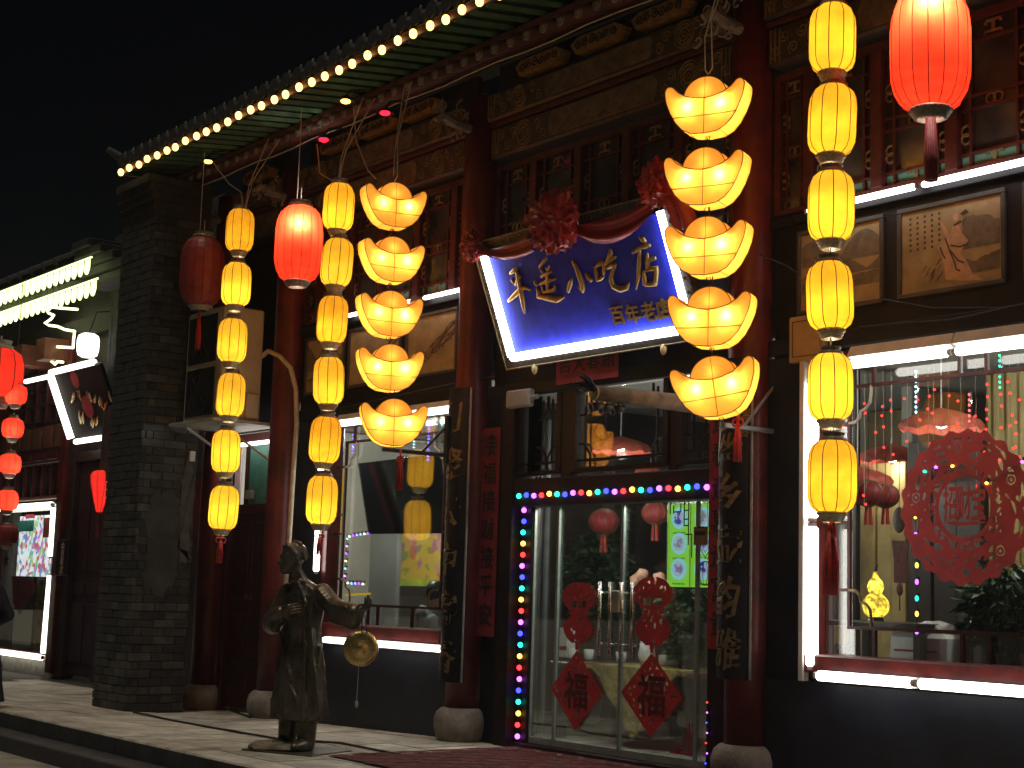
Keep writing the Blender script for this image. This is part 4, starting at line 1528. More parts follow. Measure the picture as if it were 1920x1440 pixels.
def ingot_proto():
    t = thing('ingot_lantern', 'ingot lantern', 'lantern', (0, 0, 0))
    D = .085
    out = ingot_outline()
    m_ = MB().prism(out, lambda u, v, w_: (u * (1 if w_ < .5 else 1), -D + w_ * 2 * D, v), 1.0)
    # split the flat front/back cloth into strips so that it shades smoothly
    put('shade', m_, YSH2, t)
    dome = MB()
    n = 20
    pr = [(.165 * math.cos(a), .06 + .175 * math.sin(a) ** .85) for a in np.linspace(.0, math.pi, n)]
    dome.prism(pr, lambda u, v, w_: (u, -.07 + w_ * .14, v), 1.0)
    put('dome_shade', dome, YSH2, t)
    wr = MB()
    W_ = .0038
    for s in (-1, 1):
        wr.tube([(x, s * D, z) for x, z in out], W_, 5, closed=True)
        wr.tube([(x, s * .071, z) for x, z in pr], W_, 5)
        wr.tube([(-.235, s * D, -.05), (-.1, s * (D + .002), -.055), (.1, s * (D + .002), -.055), (.235, s * D, -.05)], W_ * .75, 4)
        wr.tube([(0, s * (D + .001), .072), (0, s * (D + .001), -.188)], W_ * .6, 4)
        wr.tube([(0, s * .0715, .072), (0, s * .0715, .235)], W_ * .5, 4)
    for x in (-.235, .235, -.12, .12):
        z = -.05 if abs(x) > .2 else -.172
        wr.tube([(x, -D, z), (x, D, z)], W_ * .7, 4)
    put('wire_frame', wr, RIB, t)
    put('hook_wire', MB().tube([(0, 0, .235), (0, 0, .32)], .005, 5), IRON, t)
    put('hook_ring', MB().torus((0, 0, -.2), (1, 0, 0), (0, 0, 1), .016, .004, 8, 4), IRON, t)
    return t


ig = ingot_proto()
IL = [('left', [(737, 341, 433), (733, 442, 535), (729, 545, 635), (730, 643, 738), (737, 746, 840)], -12),
      ('right', [(1328, 142, 262), (1326, 275, 395), (1329, 407, 522), (1335, 538, 655), (1345, 668, 785)], -66)]
first = True
IO = ['topmost', 'second from the top', 'middle', 'second from the bottom', 'lowest']
for si, (sd_, L, ang) in enumerate(IL):
    for k, (x, a, b) in enumerate(L):
        pa, pb = pY(x, a, 7.4), pY(x, b, 7.4)
        loc = (pa.x * .5 + pb.x * .5, 7.4, (pa.z + pb.z) / 2 - .024)
        an = ang + (0, 2, -1, -8, -14)[k] * (1 if si == 0 else -.4)
        rot = [0, 0, R(an + 90)]
        if si == 1 and k == 4: rot = [0, R(-9), R(-60 + 90)]
        if first:
            o = ig; o.location = loc; o.rotation_euler = rot; first = False
        else:
            o = copy_tree(ig, loc, rot)
        if k == 0: TOPS[sd_] = o
        o['label'] = '%s golden ingot lantern of the %s ingot string' % (IO[k], sd_)
        o['category'] = 'lantern'; o['group'] = 'golden ingot lanterns'
        o.scale = [.98] * 3
        bulb_light(o, (0, -.02, .13), .35 if not (si == 0 and k == 2) else .12, (1.0, .95, .8), .03)  # extra bulb added to light the dome, shut off from the body
        for s in (-1, 1):
            e = (2.2, 2.0, 2.3, 2.1, 2.0)[k] * (1.1 if s > 0 else .95)
            if si == 0 and k == 2 and s == 1: e = .3
            bulb_light(o, (s * .125, -.054, .022 if not (si == 0 and k == 2 and s == 1) else -.01), e, (1.0, .95, .8), .012)
for (x, y, xe, ye, lab) in ((740, 340, 722, 212, 'left'), (1328, 140, 1330, 30, 'right')):
    p = pY(x, y, 7.4); q = pY(xe, ye, 7.4)
    for pth in ([(p.x, 7.4, p.z), (p.x - .05, 7.42, p.z + .05), (p.x - .08, 7.44, p.z + .3), (q.x, 7.6, 6.3)], [(p.x, 7.4, p.z), (p.x + .04, 7.4, p.z + .04), (p.x + .02, 7.4, p.z + .4), (q.x + .12, 7.6, 6.3)]):
        under(put('hanging_cord', MB().tube(pth, .005, 5), PIPEM), TOPS[lab])

# tassels under the ingot strings, brackets that steady them
for X, Y, Z, lab in ((.28, 7.46, 2.83, 'left'), (4.05, 7.75, 2.92, 'right')):
    t = thing('ingot_tassel', 'small red tassel hanging under the %s ingot string' % lab, 'tassel', (0, 0, 0), 'ingot string tassels')
    tassel(t, -.04, .3, .03, 12)
    t.location = (X, Y, Z)
b = thing('iron_bracket', 'black iron bracket with a diagonal brace left of the door, steadying the left ingot string', 'bracket', (-.1, 8.3, 2.9), 'iron brackets')
put('arm', MB().box(-.12, 7.52, 2.86, -.085, 8.26, 2.895, .004), IRON, b)
put('brace', MB().tube([(-.10, 7.95, 2.89), (-.10, 8.24, 3.18)], .014, 5), IRON, b)
put('wall_plate', MB().box(-.125, 8.2, 2.8, -.08, 8.235, 3.25, .004), IRON, b)
b = thing('iron_bracket', 'grey iron bracket with a diagonal brace on the column right of the door', 'bracket', (3.5, 8.9, 2.9), 'iron brackets')
put('arm', MB().box(3.705, 7.95, 2.86, 3.735, 8.62, 2.895, .004), GREYIRON, b)
put('brace', MB().tube([(3.72, 8.15, 2.88), (3.72, 8.5, 3.24)], .013, 5), GREYIRON, b)

# spotlights clipped under the eave
def par_lamp(label, p, col, s):
    t = thing('spot_lamp', label, 'spotlight', p, 'spotlights under the eave')
    put('lens', MB().sphere(p, (.05, .05, .022), 12, 6), emat('lens_%s' % label.split()[0], col, s), t, True)
    put('shade_dish', MB().lathe([(.035, .05), (.05, .03), (.085, .0), (.09, -.004)], p, 16, False), IRON, t, True)
    put('neck', MB().tube([(p[0], p[1], p[2] + .05), (p[0], p[1] + .05, p[2] + .12), (p[0], p[1] + .2, p[2] + .16)], .012, 6), IRON, t)


for (x, y), lab, col, s in (((390, 303), 'yellow spotlight at the left under the eave', (1, .5, .1), 5), ((648, 190), 'amber spotlight under the eave above a yellow string', (1, .52, .1), 6), ((607, 262), 'red spotlight under the eave above the lit red lantern', (1, .01, .03), 4), ((722, 212), 'scarlet small spotlight above the left ingot string', (1, .015, .04), 3)):
    q = pY(x, y, 7.45)
    par_lamp(lab, tuple(q), col, s)
for pts, lab in (([(400, 305), (430, 345), (452, 360), (456, 385)], 'brown lamp wire trailing to the first yellow string'), ([(663, 205), (668, 265), (690, 320), (705, 335)], 'brown lamp wire trailing to the left ingot string'), ([(594, 270), (600, 325), (622, 338), (632, 338)], 'thin lamp wire trailing to the second yellow string')):
    tag(put('lamp_wire', MB().tube([pY(x, y, 7.42) for x, y in pts], .006, 5), PIPEM), lab, 'cable', 'lamp wires')

# ------------------------------------------------------------------ log with cameras
lg = thing('log_beam', 'round weathered log jutting out from the column over the door with a carved end', 'beam', (3.2, 8.3, 3.0))
put('log', MB().tube([(3.42, 6.98, 3.035), (3.42, 7.6, 3.045), (3.42, 8.26, 3.05)], [.055, .062, .068], 16), mat('weathered_log', (.2, .17, .13), .8, var=.4, scale=10, bump=.5), lg, True)
put('cut_end', MB().cyl((3.42, 6.965, 3.035), (3.42, 6.982, 3.035), .05, n=16), mat('yellow_cut_wood', (.5, .38, .16), .7, var=.3), lg)
cw = MB()
for k in range(7):
    a = k * .9
    cw.tube([(3.42, 6.99 - .02 * k, 3.05), (3.42 + .05 * math.cos(a), 6.93 - .02 * k, 3.07 + .06 * math.sin(a)), (3.42 + .03 * math.cos(a + 1), 6.88 - .025 * k, 3.1 + .07 * math.sin(a + .6))], [.018, .014, .004], 6)
put('carved_tip', cw, IRON, lg, True, kind='stuff')
for k, (dy, lab) in enumerate(((.0, 'first'), (.09, 'middle'), (.2, 'inner'))):
    cmn = thing('camera_lamp', 'small black %s floodlight under the end of the log' % lab, 'floodlight', (3.42, 6.98 + dy, 2.93), 'black floodlights under the log')
    put('body', MB().cyl((3.42, 6.95 + dy, 2.93), (3.45, 7.03 + dy, 2.95), .032, .026, 12), BLKPL, cmn, True)
    put('hood', MB().cyl((3.415, 6.935 + dy, 2.925), (3.42, 6.95 + dy, 2.93), .038, .036, 12), BLKPL, cmn, True)
    put('stem', MB().tube([(3.43, 6.99 + dy, 2.94), (3.42, 7.0 + dy, 3.0)], .008, 5), BLKPL, cmn)
sb = thing('wall_speaker', 'pale boxy wall lamp at the top left of the door', 'wall lamp', (.72, 8.45, 3.3))
put('case', MB().box(.56, 8.38, 3.28, .9, 8.455, 3.44, .015), GREYP, sb)
put('knob', MB().cyl((.9, 8.42, 3.36), (.98, 8.42, 3.36), .022, n=10), GREYP, sb)
eb = thing('cabinet_box', 'beige metal meter box behind the yellow lanterns by the right window', 'meter box', (3.95, 8.4, 3.36))
put('case', MB().box(3.92, 8.41, 3.36, 4.26, 8.455, 3.70, .008), mat('beige_metal', (.45, .35, .2), .5, var=.15), eb)
put('lid_groove', MB().tube([(3.96, 8.407, 3.4), (4.22, 8.407, 3.4), (4.22, 8.407, 3.66), (3.96, 8.407, 3.66)], .004, 4, closed=True), INK, eb)

# wires along the band
for pts, lab in (([(1500, 412, 8.4), (1482, 405, 8.4), (1490, 425, 8.4)], 'short curl of cable by the right column'), ([(1610, 612, 8.42), (1700, 605, 8.42), (1780, 600, 8.42), (1920, 570, 8.42)], 'slack cable above the right tube lights'), ([(1650, 560, 8.5), (1750, 578, 8.5), (1920, 577, 8.5)], 'thin cable sagging below the painted panels on the right'), ([(640, 765, 8.4), (760, 738, 8.4), (870, 715, 8.4), (930, 705, 8.4)], 'black cable above the left window tubes'), ([(1425, 478, 8.2), (1470, 495, 8.2), (1500, 515, 8.3)], 'thin wire from the right column to the painted panels')):
    tag(put('cable', MB().tube([pY(x, y, Y) for x, y, Y in pts], .007, 5), CABLEM if 'black' in lab else IRON), lab, 'cable', 'loose cables on the shopfront')

# ------------------------------------------------------------------ air conditioner on its bracket
ac = thing('air_conditioner', 'tall beige twin fan air conditioner unit on a bracket above the service door', 'air conditioner', (-4.15, 8.0, 3.42))
ACM = mat('beige_ac_metal', (.5, .45, .36), .5, var=.15, scale=5)
ax0, ax1, ay0, ay1, az0, az1 = -4.62, -3.72, 7.72, 8.22, 3.44, 4.70
put('case', MB().box(ax0, ay0, az0, ax1, ay1, az1, .02), ACM, ac)
for zc in (az0 + .32, az0 + .92):
    f = put('fan_grille', MB().box(ax0 + .06, ay0 - .012, zc - .27, ax1 - .16, ay0 - .002, zc + .27, .004), BLKPL, ac)
    gr = MB()
    cxx = (ax0 + ax1 - .1) / 2
    for rr in np.linspace(.05, .27, 6):
        gr.torus((cxx, ay0 - .02, zc), (1, 0, 0), (0, 0, 1), rr, .004, 24, 4)
    for k in range(8):
        a = k * .785
        gr.tube([(cxx, ay0 - .02, zc), (cxx + .27 * math.cos(a), ay0 - .02, zc + .27 * math.sin(a))], .004, 4)
    put('guard', gr, IRON, f, kind='stuff')
put('pipe_cover', MB().box(ax1 + .002, ay1 - .2, az0 + .02, ax1 + .05, ay1 - .06, az0 + .3, .008), ACM, ac)
sh = thing('wall_shelf', 'pale metal bracket shelf carrying the air conditioner', 'bracket', (-4.2, 8.0, 3.36))
put('shelf', MB().box(ax0 - .12, ay0 - .12, 3.395, ax1 + .1, 8.45, 3.43, .005), GREYP, sh)
for x in (ax0 + .05, ax1 - .05):
    put('strut', MB().tube([(x, 7.75, 3.39), (x, 8.44, 3.0)], .016, 5), GREYP, sh)
cn = [pY(490, 690, 8.1), pY(478, 720, 8.1), pY(492, 668, 8.1), pY(503, 658, 8.1), pY(525, 668, 8.15), pY(545, 690, 8.2), pY(555, 730, 8.24), pY(556, 800, 8.24), pY(549, 900, 8.24), pY(543, 1000, 8.24), pY(533, 1130, 8.24)]
tag(put('conduit_pipe', MB().tube([tuple(q) for q in cn[2:]], .026, 8), PIPEM, None, True), 'beige wrapped pipe arching from the air conditioner down the red column', 'pipe')
wb = thing('wall_cage', 'small pale wire basket on the wall behind the unlit red lantern', 'basket', tuple(pY(325, 525, 8.2)))
c_ = MB()
for k in range(6):
    a, q = pY(318, 500 + k * 10, 8.2), pY(338, 497 + k * 10, 8.2)
    c_.tube([a, q], .008, 4)
for x in (318, 328, 338):
    c_.tube([pY(x, 498, 8.2), pY(x, 556, 8.2)], .008, 4)
put('wire_grid', c_, GREYP, wb, kind='stuff')

# ------------------------------------------------------------------ brick pier between the two shops
px0, px1, py0, py1 = -5.62, -4.72, 7.28, 7.98
pier = thing('brick_pier', 'dark grey brick pier at the left end of the shopfront with patches of worn plaster', 'pier', (-5.2, 7.7, .2))
put('mortar_core', MB().box(px0 + .012, py0 + .012, .1, px1 - .012, py1, 6.2), MORTAR, pier)
bh, jt = .092, .009
bl = .275
bmesh_front = {}
cnt = 0
z = .21
row = 0
rest = MB()
while z < 5.9:
    for face in (0, 1):
        L = (px1 - px0) if face == 0 else (py1 - py0)
        s = -(.5 * bl if row % 2 else 0)
        while s < L - .02:
            a, b_ = max(s + jt / 2, 0), min(s + bl - jt / 2, L)
            if b_ - a > .03:
                out = random.uniform(-.003, .006)
                if face == 0:
                    if b_ > L - .05: b_ = L - .004
                    q = (px0 + a, py0 - out, z, px0 + b_, py0 + .05, z + bh - jt)
                else:
                    q = (px1 - .05, py0 + a, z, px1 + out, py0 + b_, z + bh - jt)
                    if a == 0: q = (px1 - .05, py0 + .052, z, px1 + out, py0 + b_, z + bh - jt)
                if q[4] - q[1] > .01 and q[3] - q[0] > .01:
                    if cnt < 300 and (face == 1 or z < 2.6):
                        put('brick', MB().box(*q, .004), random.choice(BRICKS), pier); cnt += 1
                    else:
                        rest.box(*q, .004)
            s += bl
    z += bh
    row += 1
put('upper_bricks', rest, BRICKS[0], pier, kind='stuff')
# worn plaster patches over the bricks of the side face
for k, (y0, y1, z0, z1) in enumerate(((7.78, 7.965, 1.75, 3.1), (7.36, 7.84, 1.4, 2.75))):
    n = 34
    poly = []
    rp = random.Random(k + 5)
    for i in range(n):
        a = 2 * math.pi * i / n
        poly.append(((y0 + y1) / 2 + math.copysign(abs(math.cos(a)) ** .5, math.cos(a)) * (y1 - y0) / 2 * rp.uniform(.62, 1), (z0 + z1) / 2 + math.copysign(abs(math.sin(a)) ** .5, math.sin(a)) * (z1 - z0) / 2 * rp.uniform(.72, 1)))
    put('plaster_patch', MB().prism(poly, lambda u, v, w_: (px1 + .0085 - w_, u, v), .008), mat('worn_plaster', (.085, .082, .07) if k == 0 else (.2, .19, .16), .85, var=.45, scale=5, bump=.6, col2=(.13, .124, .1)) if k == 0 else mat('dark_plaster', (.05, .049, .044), .85, var=.4, scale=4, bump=.5), pier)
# stepped corbel at the pier top
for k in range(4):
    put('corbel_course', MB().box(px0 - .01, py0 - .03 - .03 * k, 5.9 + .1 * k, px1 + .01, py1, 5.995 + .1 * k, .006), BRICKS[1], pier)
tag(put('white_socket', MB().box(px1 + .008, 7.86, 3.02, px1 + .05, 7.93, 3.14, .006), WHITEP), 'small white socket box on the brick pier', 'socket')

# cables lying on the pavement
for pts, lab in (([(250, 1335), (330, 1352), (420, 1368), (520, 1385), (640, 1393), (750, 1415)], 'long black cable lying across the pavement behind the statue'), ([(300, 1326), (380, 1323), (430, 1330), (470, 1345)], 'short black cable lying by the column bases')):
    P_ = []
    for x, y in pts:
        q = pZ(x, y, .30)
        for _ in range(4):
            q = pZ(x, y, gz(q.x, q.y) + .012)
        P_.append(tuple(q))
    tag(put('ground_cable', MB().tube(P_, .011, 6), CABLEM), lab, 'cable', 'cables on the pavement')
# red carpet strip before the door
cp = MB()
for i in range(24):
    for j in range(10):
        x0, y0 = .75 + i * .14, 6.55 + j * .19
        cp.quad(*[(a, b, gz(a, b) + .014 + .003 * ((i + j) % 2)) for a, b in ((x0, y0), (x0 + .14, y0), (x0 + .14, y0 + .19), (x0, y0 + .19))])
tag(put('door_mat', cp, mat('worn_red_carpet', (.1, .024, .024), .95, var=.5, scale=14, bump=.8, bscale=90)), 'worn red carpet laid on the pavement before the glass door', 'carpet')
# ------------------------------------------------------------------ bronze statue of a gong striker
BRONZE = mat('dark_bronze', (.085, .07, .05), .38, .65, var=.35, scale=6, bump=.35, bscale=32, col2=(.16, .138, .1))
sp0 = pZ(557, 1408, .30)
sp0 = Vector((sp0.x, sp0.y, gz(sp0.x, sp0.y)))
statue = thing('bronze_statue', 'dark bronze statue of a long robed man holding out a gong', 'statue', tuple(sp0))
S = SDF((-.46, -.42, .0), (.84, .36, 1.74), .0115)
S.column([(.255, .25, .2, 0, 0), (.4, .24, .19, 0, 0), (.65, .212, .168, 0, 0), (.88, .178, .142, 0, 0), (1.0, .158, .128, 0, .005), (1.15, .185, .14, -.005, .01), (1.26, .205, .13, -.01, .012), (1.33, .16, .1, -.015, .01), (1.385, .07, .065, -.03, -.01)], 0, .015, 9, ph=.6)
hollow = None
for s, yy in ((-1, .02), (1, -.03)):
    S.cap((s * .1, yy, .36), (s * .115, yy - .01, .07), .098, .072, .02)
    S.ell((s * .115, yy - .075, .055), (.055, .135, .05), .02)
S.cap((-.01, .0, 1.34), (-.07, -.045, 1.47), .056, .05, .02)
th = R(-28)


def hp(x, y, z):
    x, y, z = x * 1.1, y * 1.1, z * 1.1
    return (-.092 + x * math.cos(th) - y * math.sin(th), -.062 + x * math.sin(th) + y * math.cos(th), 1.56 + z)


S.ell(hp(0, .0, .02), (.09, .103, .112), .02)
S.ell(hp(0, -.035, -.05), (.064, .07, .075), .025)
S.cap(hp(0, -.092, .0), hp(0, -.112, -.035), .012, .017, .012)
S.cap(hp(-.05, -.078, .022), hp(.05, -.078, .022), .014, .014, .014)
S.cap(hp(-.022, -.092, -.068), hp(.022, -.092, -.068), .010, .010, .008)
S.ell(hp(0, -.075, -.098), (.03, .028, .024), .02)
for s in (-1, 1):
    S.ell(hp(s * .083, .004, -.01), (.014, .024, .034), .008)
    S.ell(hp(s * .036, -.086, .002), (.014, .01, .009), .004)
S.ell(hp(0, .03, .045), (.09, .092, .085), .008)
S.cap(hp(-.02, -.062, .088), hp(.05, -.055, .082), .022, .018, .014)
S.cap(hp(.03, -.06, .095), hp(.085, -.02, .03), .022, .02, .012)
S.cap(hp(-.05, -.05, .09), hp(-.085, .0, .03), .022, .02, .012)
S.cap(hp(-.03, .02, .125), hp(.05, .03, .115), .024, .02, .012)
S.cap(hp(.06, .05, .08), hp(.085, .06, .0), .022, .018, .012)
S.cap(hp(-.04, .09, .06), hp(.03, .1, .02), .024, .02, .012)
# arms in wide sleeves
S.cap((-.175, .01, 1.285), (-.285, -.03, 1.03), .078, .082, .035)
S.cap((-.285, -.03, 1.03), (-.075, -.215, 1.115), .086, .058, .03)
S.cap((-.27, -.06, 1.0), (-.16, -.17, .99), .06, .045, .04)
S.cap((.175, .01, 1.285), (.36, -.05, 1.15), .08, .084, .035)
S.cap((.36, -.05, 1.15), (.57, -.10, 1.13), .087, .082, .03)
S.cap((.38, -.06, 1.10), (.56, -.10, 1.055), .065, .06, .04)
# collar, lapel and robe folds
S.cap((-.09, -.06, 1.385), (.03, -.06, 1.375), .016, .016, .012)
S.cap((.0, -.10, 1.37), (.12, -.135, 1.2), .014, .014, .015)
for a, b, r in (((.10, -.13, 1.2), (.12, -.15, .9), .012), ((.13, -.14, .88), (.15, -.155, .25), .013), ((-.12, -.12, .8), (.0, -.18, .35), .02), ((-.16, -.10, .95), (.02, -.175, .6), .016), ((-.2, -.05, .7), (-.08, -.17, .3), .018), ((.19, -.02, .85), (.2, -.08, .3), .016), ((-.05, -.16, .62), (.1, -.18, .42), .014), ((.25, -.05, 1.2), (.34, -.13, 1.1), .014), ((.3, -.0, 1.22), (.42, -.12, 1.13), .012), ((-.22, -.06, 1.2), (-.3, -.1, 1.1), .014)):
    S.cap(a, b, r, r * .8, .022)
for k in range(5):
    t_ = .15 + k * .17
    for (p0, p1, rr) in (((.175, .01, 1.285), (.36, -.05, 1.15), .088), ((.36, -.05, 1.15), (.57, -.10, 1.13), .088), ((-.175, .01, 1.285), (-.285, -.03, 1.03), .086)):
        c_ = [p0[q] + (p1[q] - p0[q]) * t_ for q in range(3)]
        S.cap((c_[0] - .02, c_[1] - rr * .8, c_[2] + .05), (c_[0] + .03, c_[1] - rr * .75, c_[2] - .06), .010, .008, .014)
sm = S.mb()


def hand_mb(palm_c, dirf, updir, curl, scale=1.0, thumb=1):
    """palm with four curled fingers and a thumb from its side"""
    f, u = Vector(dirf).normalized(), Vector(updir).normalized()
    s = f.cross(u).normalized() * thumb
    u = s.cross(f).normalized() * thumb
    c = Vector(palm_c)
    e = .15 * scale
    H = SDF([c[k] - e for k in range(3)], [c[k] + e for k in range(3)], .0052)
    H.cap(c - f * .075 * scale, c - f * .03 * scale, .03 * scale, .032 * scale, 0)
    for k in range(4):
        o = s * ((k - 1.5) * .019 * scale)
        H.cap(c - f * .03 * scale + o, c + f * .03 * scale + o, .017 * scale, .0135 * scale, .012)
        L = (.034, .04, .038, .028)[k] * scale
        p = c + f * .03 * scale + o * 1.08
        d = f
        for q in range(3):
            d = (d * math.cos(curl) + u * math.sin(curl)).normalized()
            n = p + d * L * (1, .75, .6)[q]
            H.cap(p, n, (.0105, .0095, .0085)[q] * scale, (.0095, .0085, .007)[q] * scale, .003)
            p = n
    b = c - f * .03 * scale - s * .03 * scale
    m1 = b - s * .03 * scale + f * .03 * scale + u * .012 * scale
    H.cap(b, m1, .015 * scale, .011 * scale, .01)
    H.cap(m1, m1 + f * .032 * scale - s * .004 * scale + u * .012 * scale, .011 * scale, .0085 * scale, .003)
    return H.mb()


sm.add(hand_mb((.67, -.125, 1.165), (1, -.2, .5), (.1, -.1, 1), .55, 1.12, -1))
sm.add(hand_mb((.0, -.235, 1.135), (.9, -.25, .2), (0, 1, .1), .75, 1.1, 1))
STR = Matrix.Rotation(R(24), 4, 'Z')
sm.xf(Matrix.Translation(sp0) @ STR)
put('body', sm, BRONZE, statue, True)
rk = MB()
rs = random.Random(4)
rk.sphere((0, 0, 0), (.26, .2, .055), 14, 8)
rk.v = [tuple(Vector(p) * (1 + .22 * mnoise.noise(Vector(p) * 9))) for p in rk.v]
rk.xf(Matrix.Translation(sp0) @ STR @ Matrix.Translation((-.13, -.10, .03)))
put('base_stone', rk, mat('bronze_stone', (.2, .17, .12), .7, .2, var=.5, scale=8, bump=.5), statue)
put('base_plate', MB().box(-.34, -.3, .0, .36, .26, .014, .004).xf(Matrix.Translation(sp0) @ STR), BRONZE, statue)
# mallet grip and gong
hw = Matrix.Translation(sp0) @ STR @ Vector((.68, -.15, 1.10))
gong_t = thing('hanging_gong', 'round brass gong hanging on a cord from the outstretched hand of the statue', 'gong', (hw.x, hw.y, .9))
gd = Vector((.85, -.52, .06)).normalized()
gc = Vector((hw.x, hw.y, sp0.z + .86))
gm = MB().lathe([(.0, .012), (.03, .012), (.036, .006), (.1, .003), (.128, .0), (.138, -.012), (.142, -.035), (.138, -.036), (.133, -.014), (.1, -.004), (.0, -.002)], (0, 0, 0), 48, False)
s_, t_ = frame_of(gd)
GM = Matrix(((s_.x, t_.x, gd.x, gc.x), (s_.y, t_.y, gd.y, gc.y), (s_.z, t_.z, gd.z, gc.z), (0, 0, 0, 1)))
gm.xf(GM)
BR = mat('beaten_brass', (.62, .46, .18), .3, .9, var=.2, scale=22, bump=.25, bscale=60)
put('disc', gm, BR, gong_t, True)
put('cord', MB().tube([hw, gc + Vector((0, 0, .13))], .006, 5).tube([hw + Vector((.02, .01, .02)), gc + Vector((.03, .03, .12))], .005, 5), CABLEM, gong_t)
put('weight_string', MB().tube([gc - Vector((.02, .0, .14)), gc - Vector((.03, 0, .42))], .003, 4).sphere(tuple(gc - Vector((.03, 0, .44))), (.02, .01, .03), 8, 6), GREYP, gong_t)

# ------------------------------------------------------------------ passer-by at the left edge
pc = pY(-58, 1385, 5.5)
ph = thing('person', 'person in long navy coat and black shoes at the left picture edge', 'person', (pc.x, 5.5, .148))
P_ = SDF((-.5, -.42, .0), (.5, .42, 1.74), .016)
P_.column([(.22, .33, .27, 0, 0), (.5, .29, .24, 0, 0), (.9, .24, .19, 0, 0), (1.1, .22, .16, 0, 0), (1.3, .22, .14, 0, 0), (1.42, .13, .1, 0, 0), (1.47, .075, .075, 0, 0)], 0, .01, 7)
for s in (-1, 1):
    P_.cap((s * .21, 0, 1.36), (s * .34, .03, 1.1), .075, .07, .03)
    P_.cap((s * .34, .03, 1.1), (s * .2, -.14, .95), .068, .055, .02)
cm_ = P_.mb()
L_ = SDF((-.3, -.4, .0), (.3, .3, 1.72), .014)
for s, y in ((-1, .06), (1, -.05)):
    L_.cap((s * .1, y, .4), (s * .1, y, .08), .07, .05, 0)
    L_.ell((s * .105, y - .06, .045), (.05, .14, .045), .02)
L_.cap((0, 0, 1.4), (0, -.01, 1.52), .055, .055, .02)
L_.ell((0, -.02, 1.6), (.08, .095, .115), .02)
L_.cap((0, -.11, 1.6), (0, -.125, 1.575), .012, .014, .01)
for s in (-1, 1):
    L_.ell((s * .08, 0, 1.595), (.014, .022, .03), .006)
Mp = Matrix.Translation((pc.x, 5.5, .148)) @ Matrix.Rotation(R(-70), 4, 'Z')
put('body', L_.mb().xf(Mp), mat('dark_trousers', (.03, .028, .03), .5), ph, True)
put('coat', cm_.xf(Mp), mat('navy_coat', (.012, .016, .045), .6, var=.4, scale=7, bump=.4, bscale=20), ph, True)
put('hair', MB().sphere((0, .012, 1.635), (.092, .1, .095), 16, 10).xf(Mp), mat('black_hair', (.012, .01, .01), .4), ph, True)
sh_ = MB()
for s, y in ((-1, .06), (1, -.05)):
    sh_.sphere((s * .105, y - .06, .05), (.058, .15, .055), 14, 8)
put('shoe', sh_.xf(Mp), mat('polished_black_leather', (.02, .02, .022), .12, spec=.8), ph, True)

# ------------------------------------------------------------------ inside the left shop window
pillar = thing('white_pillar', 'pale square pillar standing inside the left shop window', 'pillar', (-1.6, 9.9, .32))
a, b_ = pY(690, 1100, 9.8), pY(746, 1100, 9.8)
put('shaft', MB().box(a.x, 9.8, .3, b_.x - .04, 9.86, 2.42, .01), mat('pale_pillar_paint', (.36, .38, .35), .45, var=.12, scale=2), pillar)
put('cap_board', MB().box(a.x - .03, 9.77, 2.42, b_.x, 9.89, 2.46, .005), IDK, pillar)


def poster_mat(name, base, cols, scale, emit=0.0):
    m = bpy.data.materials.new(name)
    m.use_nodes = True
    t = m.node_tree
    b = t.nodes['Principled BSDF']
    geo = t.nodes.new('ShaderNodeNewGeometry')
    vz = t.nodes.new('ShaderNodeTexVoronoi')
    vz.inputs['Scale'].default_value = scale
    vz.inputs['Randomness'].default_value = 1
    nz = t.nodes.new('ShaderNodeTexNoise')
    nz.inputs['Scale'].default_value = scale * .8
    t.links.new(geo.outputs['Position'], nz.inputs['Vector'])
    mxv = t.nodes.new('ShaderNodeMix'); mxv.data_type = 'VECTOR'
    mxv.inputs[0].default_value = .12
    t.links.new(geo.outputs['Position'], mxv.inputs[4]); t.links.new(nz.outputs['Color'], mxv.inputs[5])
    t.links.new(mxv.outputs[1], vz.inputs['Vector'])
    sep = t.nodes.new('ShaderNodeSeparateColor')
    t.links.new(vz.outputs['Color'], sep.inputs[0])
    cr = t.nodes.new('ShaderNodeValToRGB')
    cr.color_ramp.interpolation = 'CONSTANT'
    st = [base] + cols
    for i, c in enumerate(st):
        pos = 0 if i == 0 else .4 + .6 * (i - 1) / len(cols)
        if i < 2:
            e = cr.color_ramp.elements[i]; e.position = pos
        else:
            e = cr.color_ramp.elements.new(pos)
        e.color = (*c, 1)
    t.links.new(sep.outputs[0], cr.inputs[0])
    t.links.new(cr.outputs[0], b.inputs['Base Color'])
    b.inputs['Roughness'].default_value = .4
    if emit:
        t.links.new(cr.outputs[0], b.inputs['Emission Color'])
        b.inputs['Emission Strength'].default_value = emit
    return m


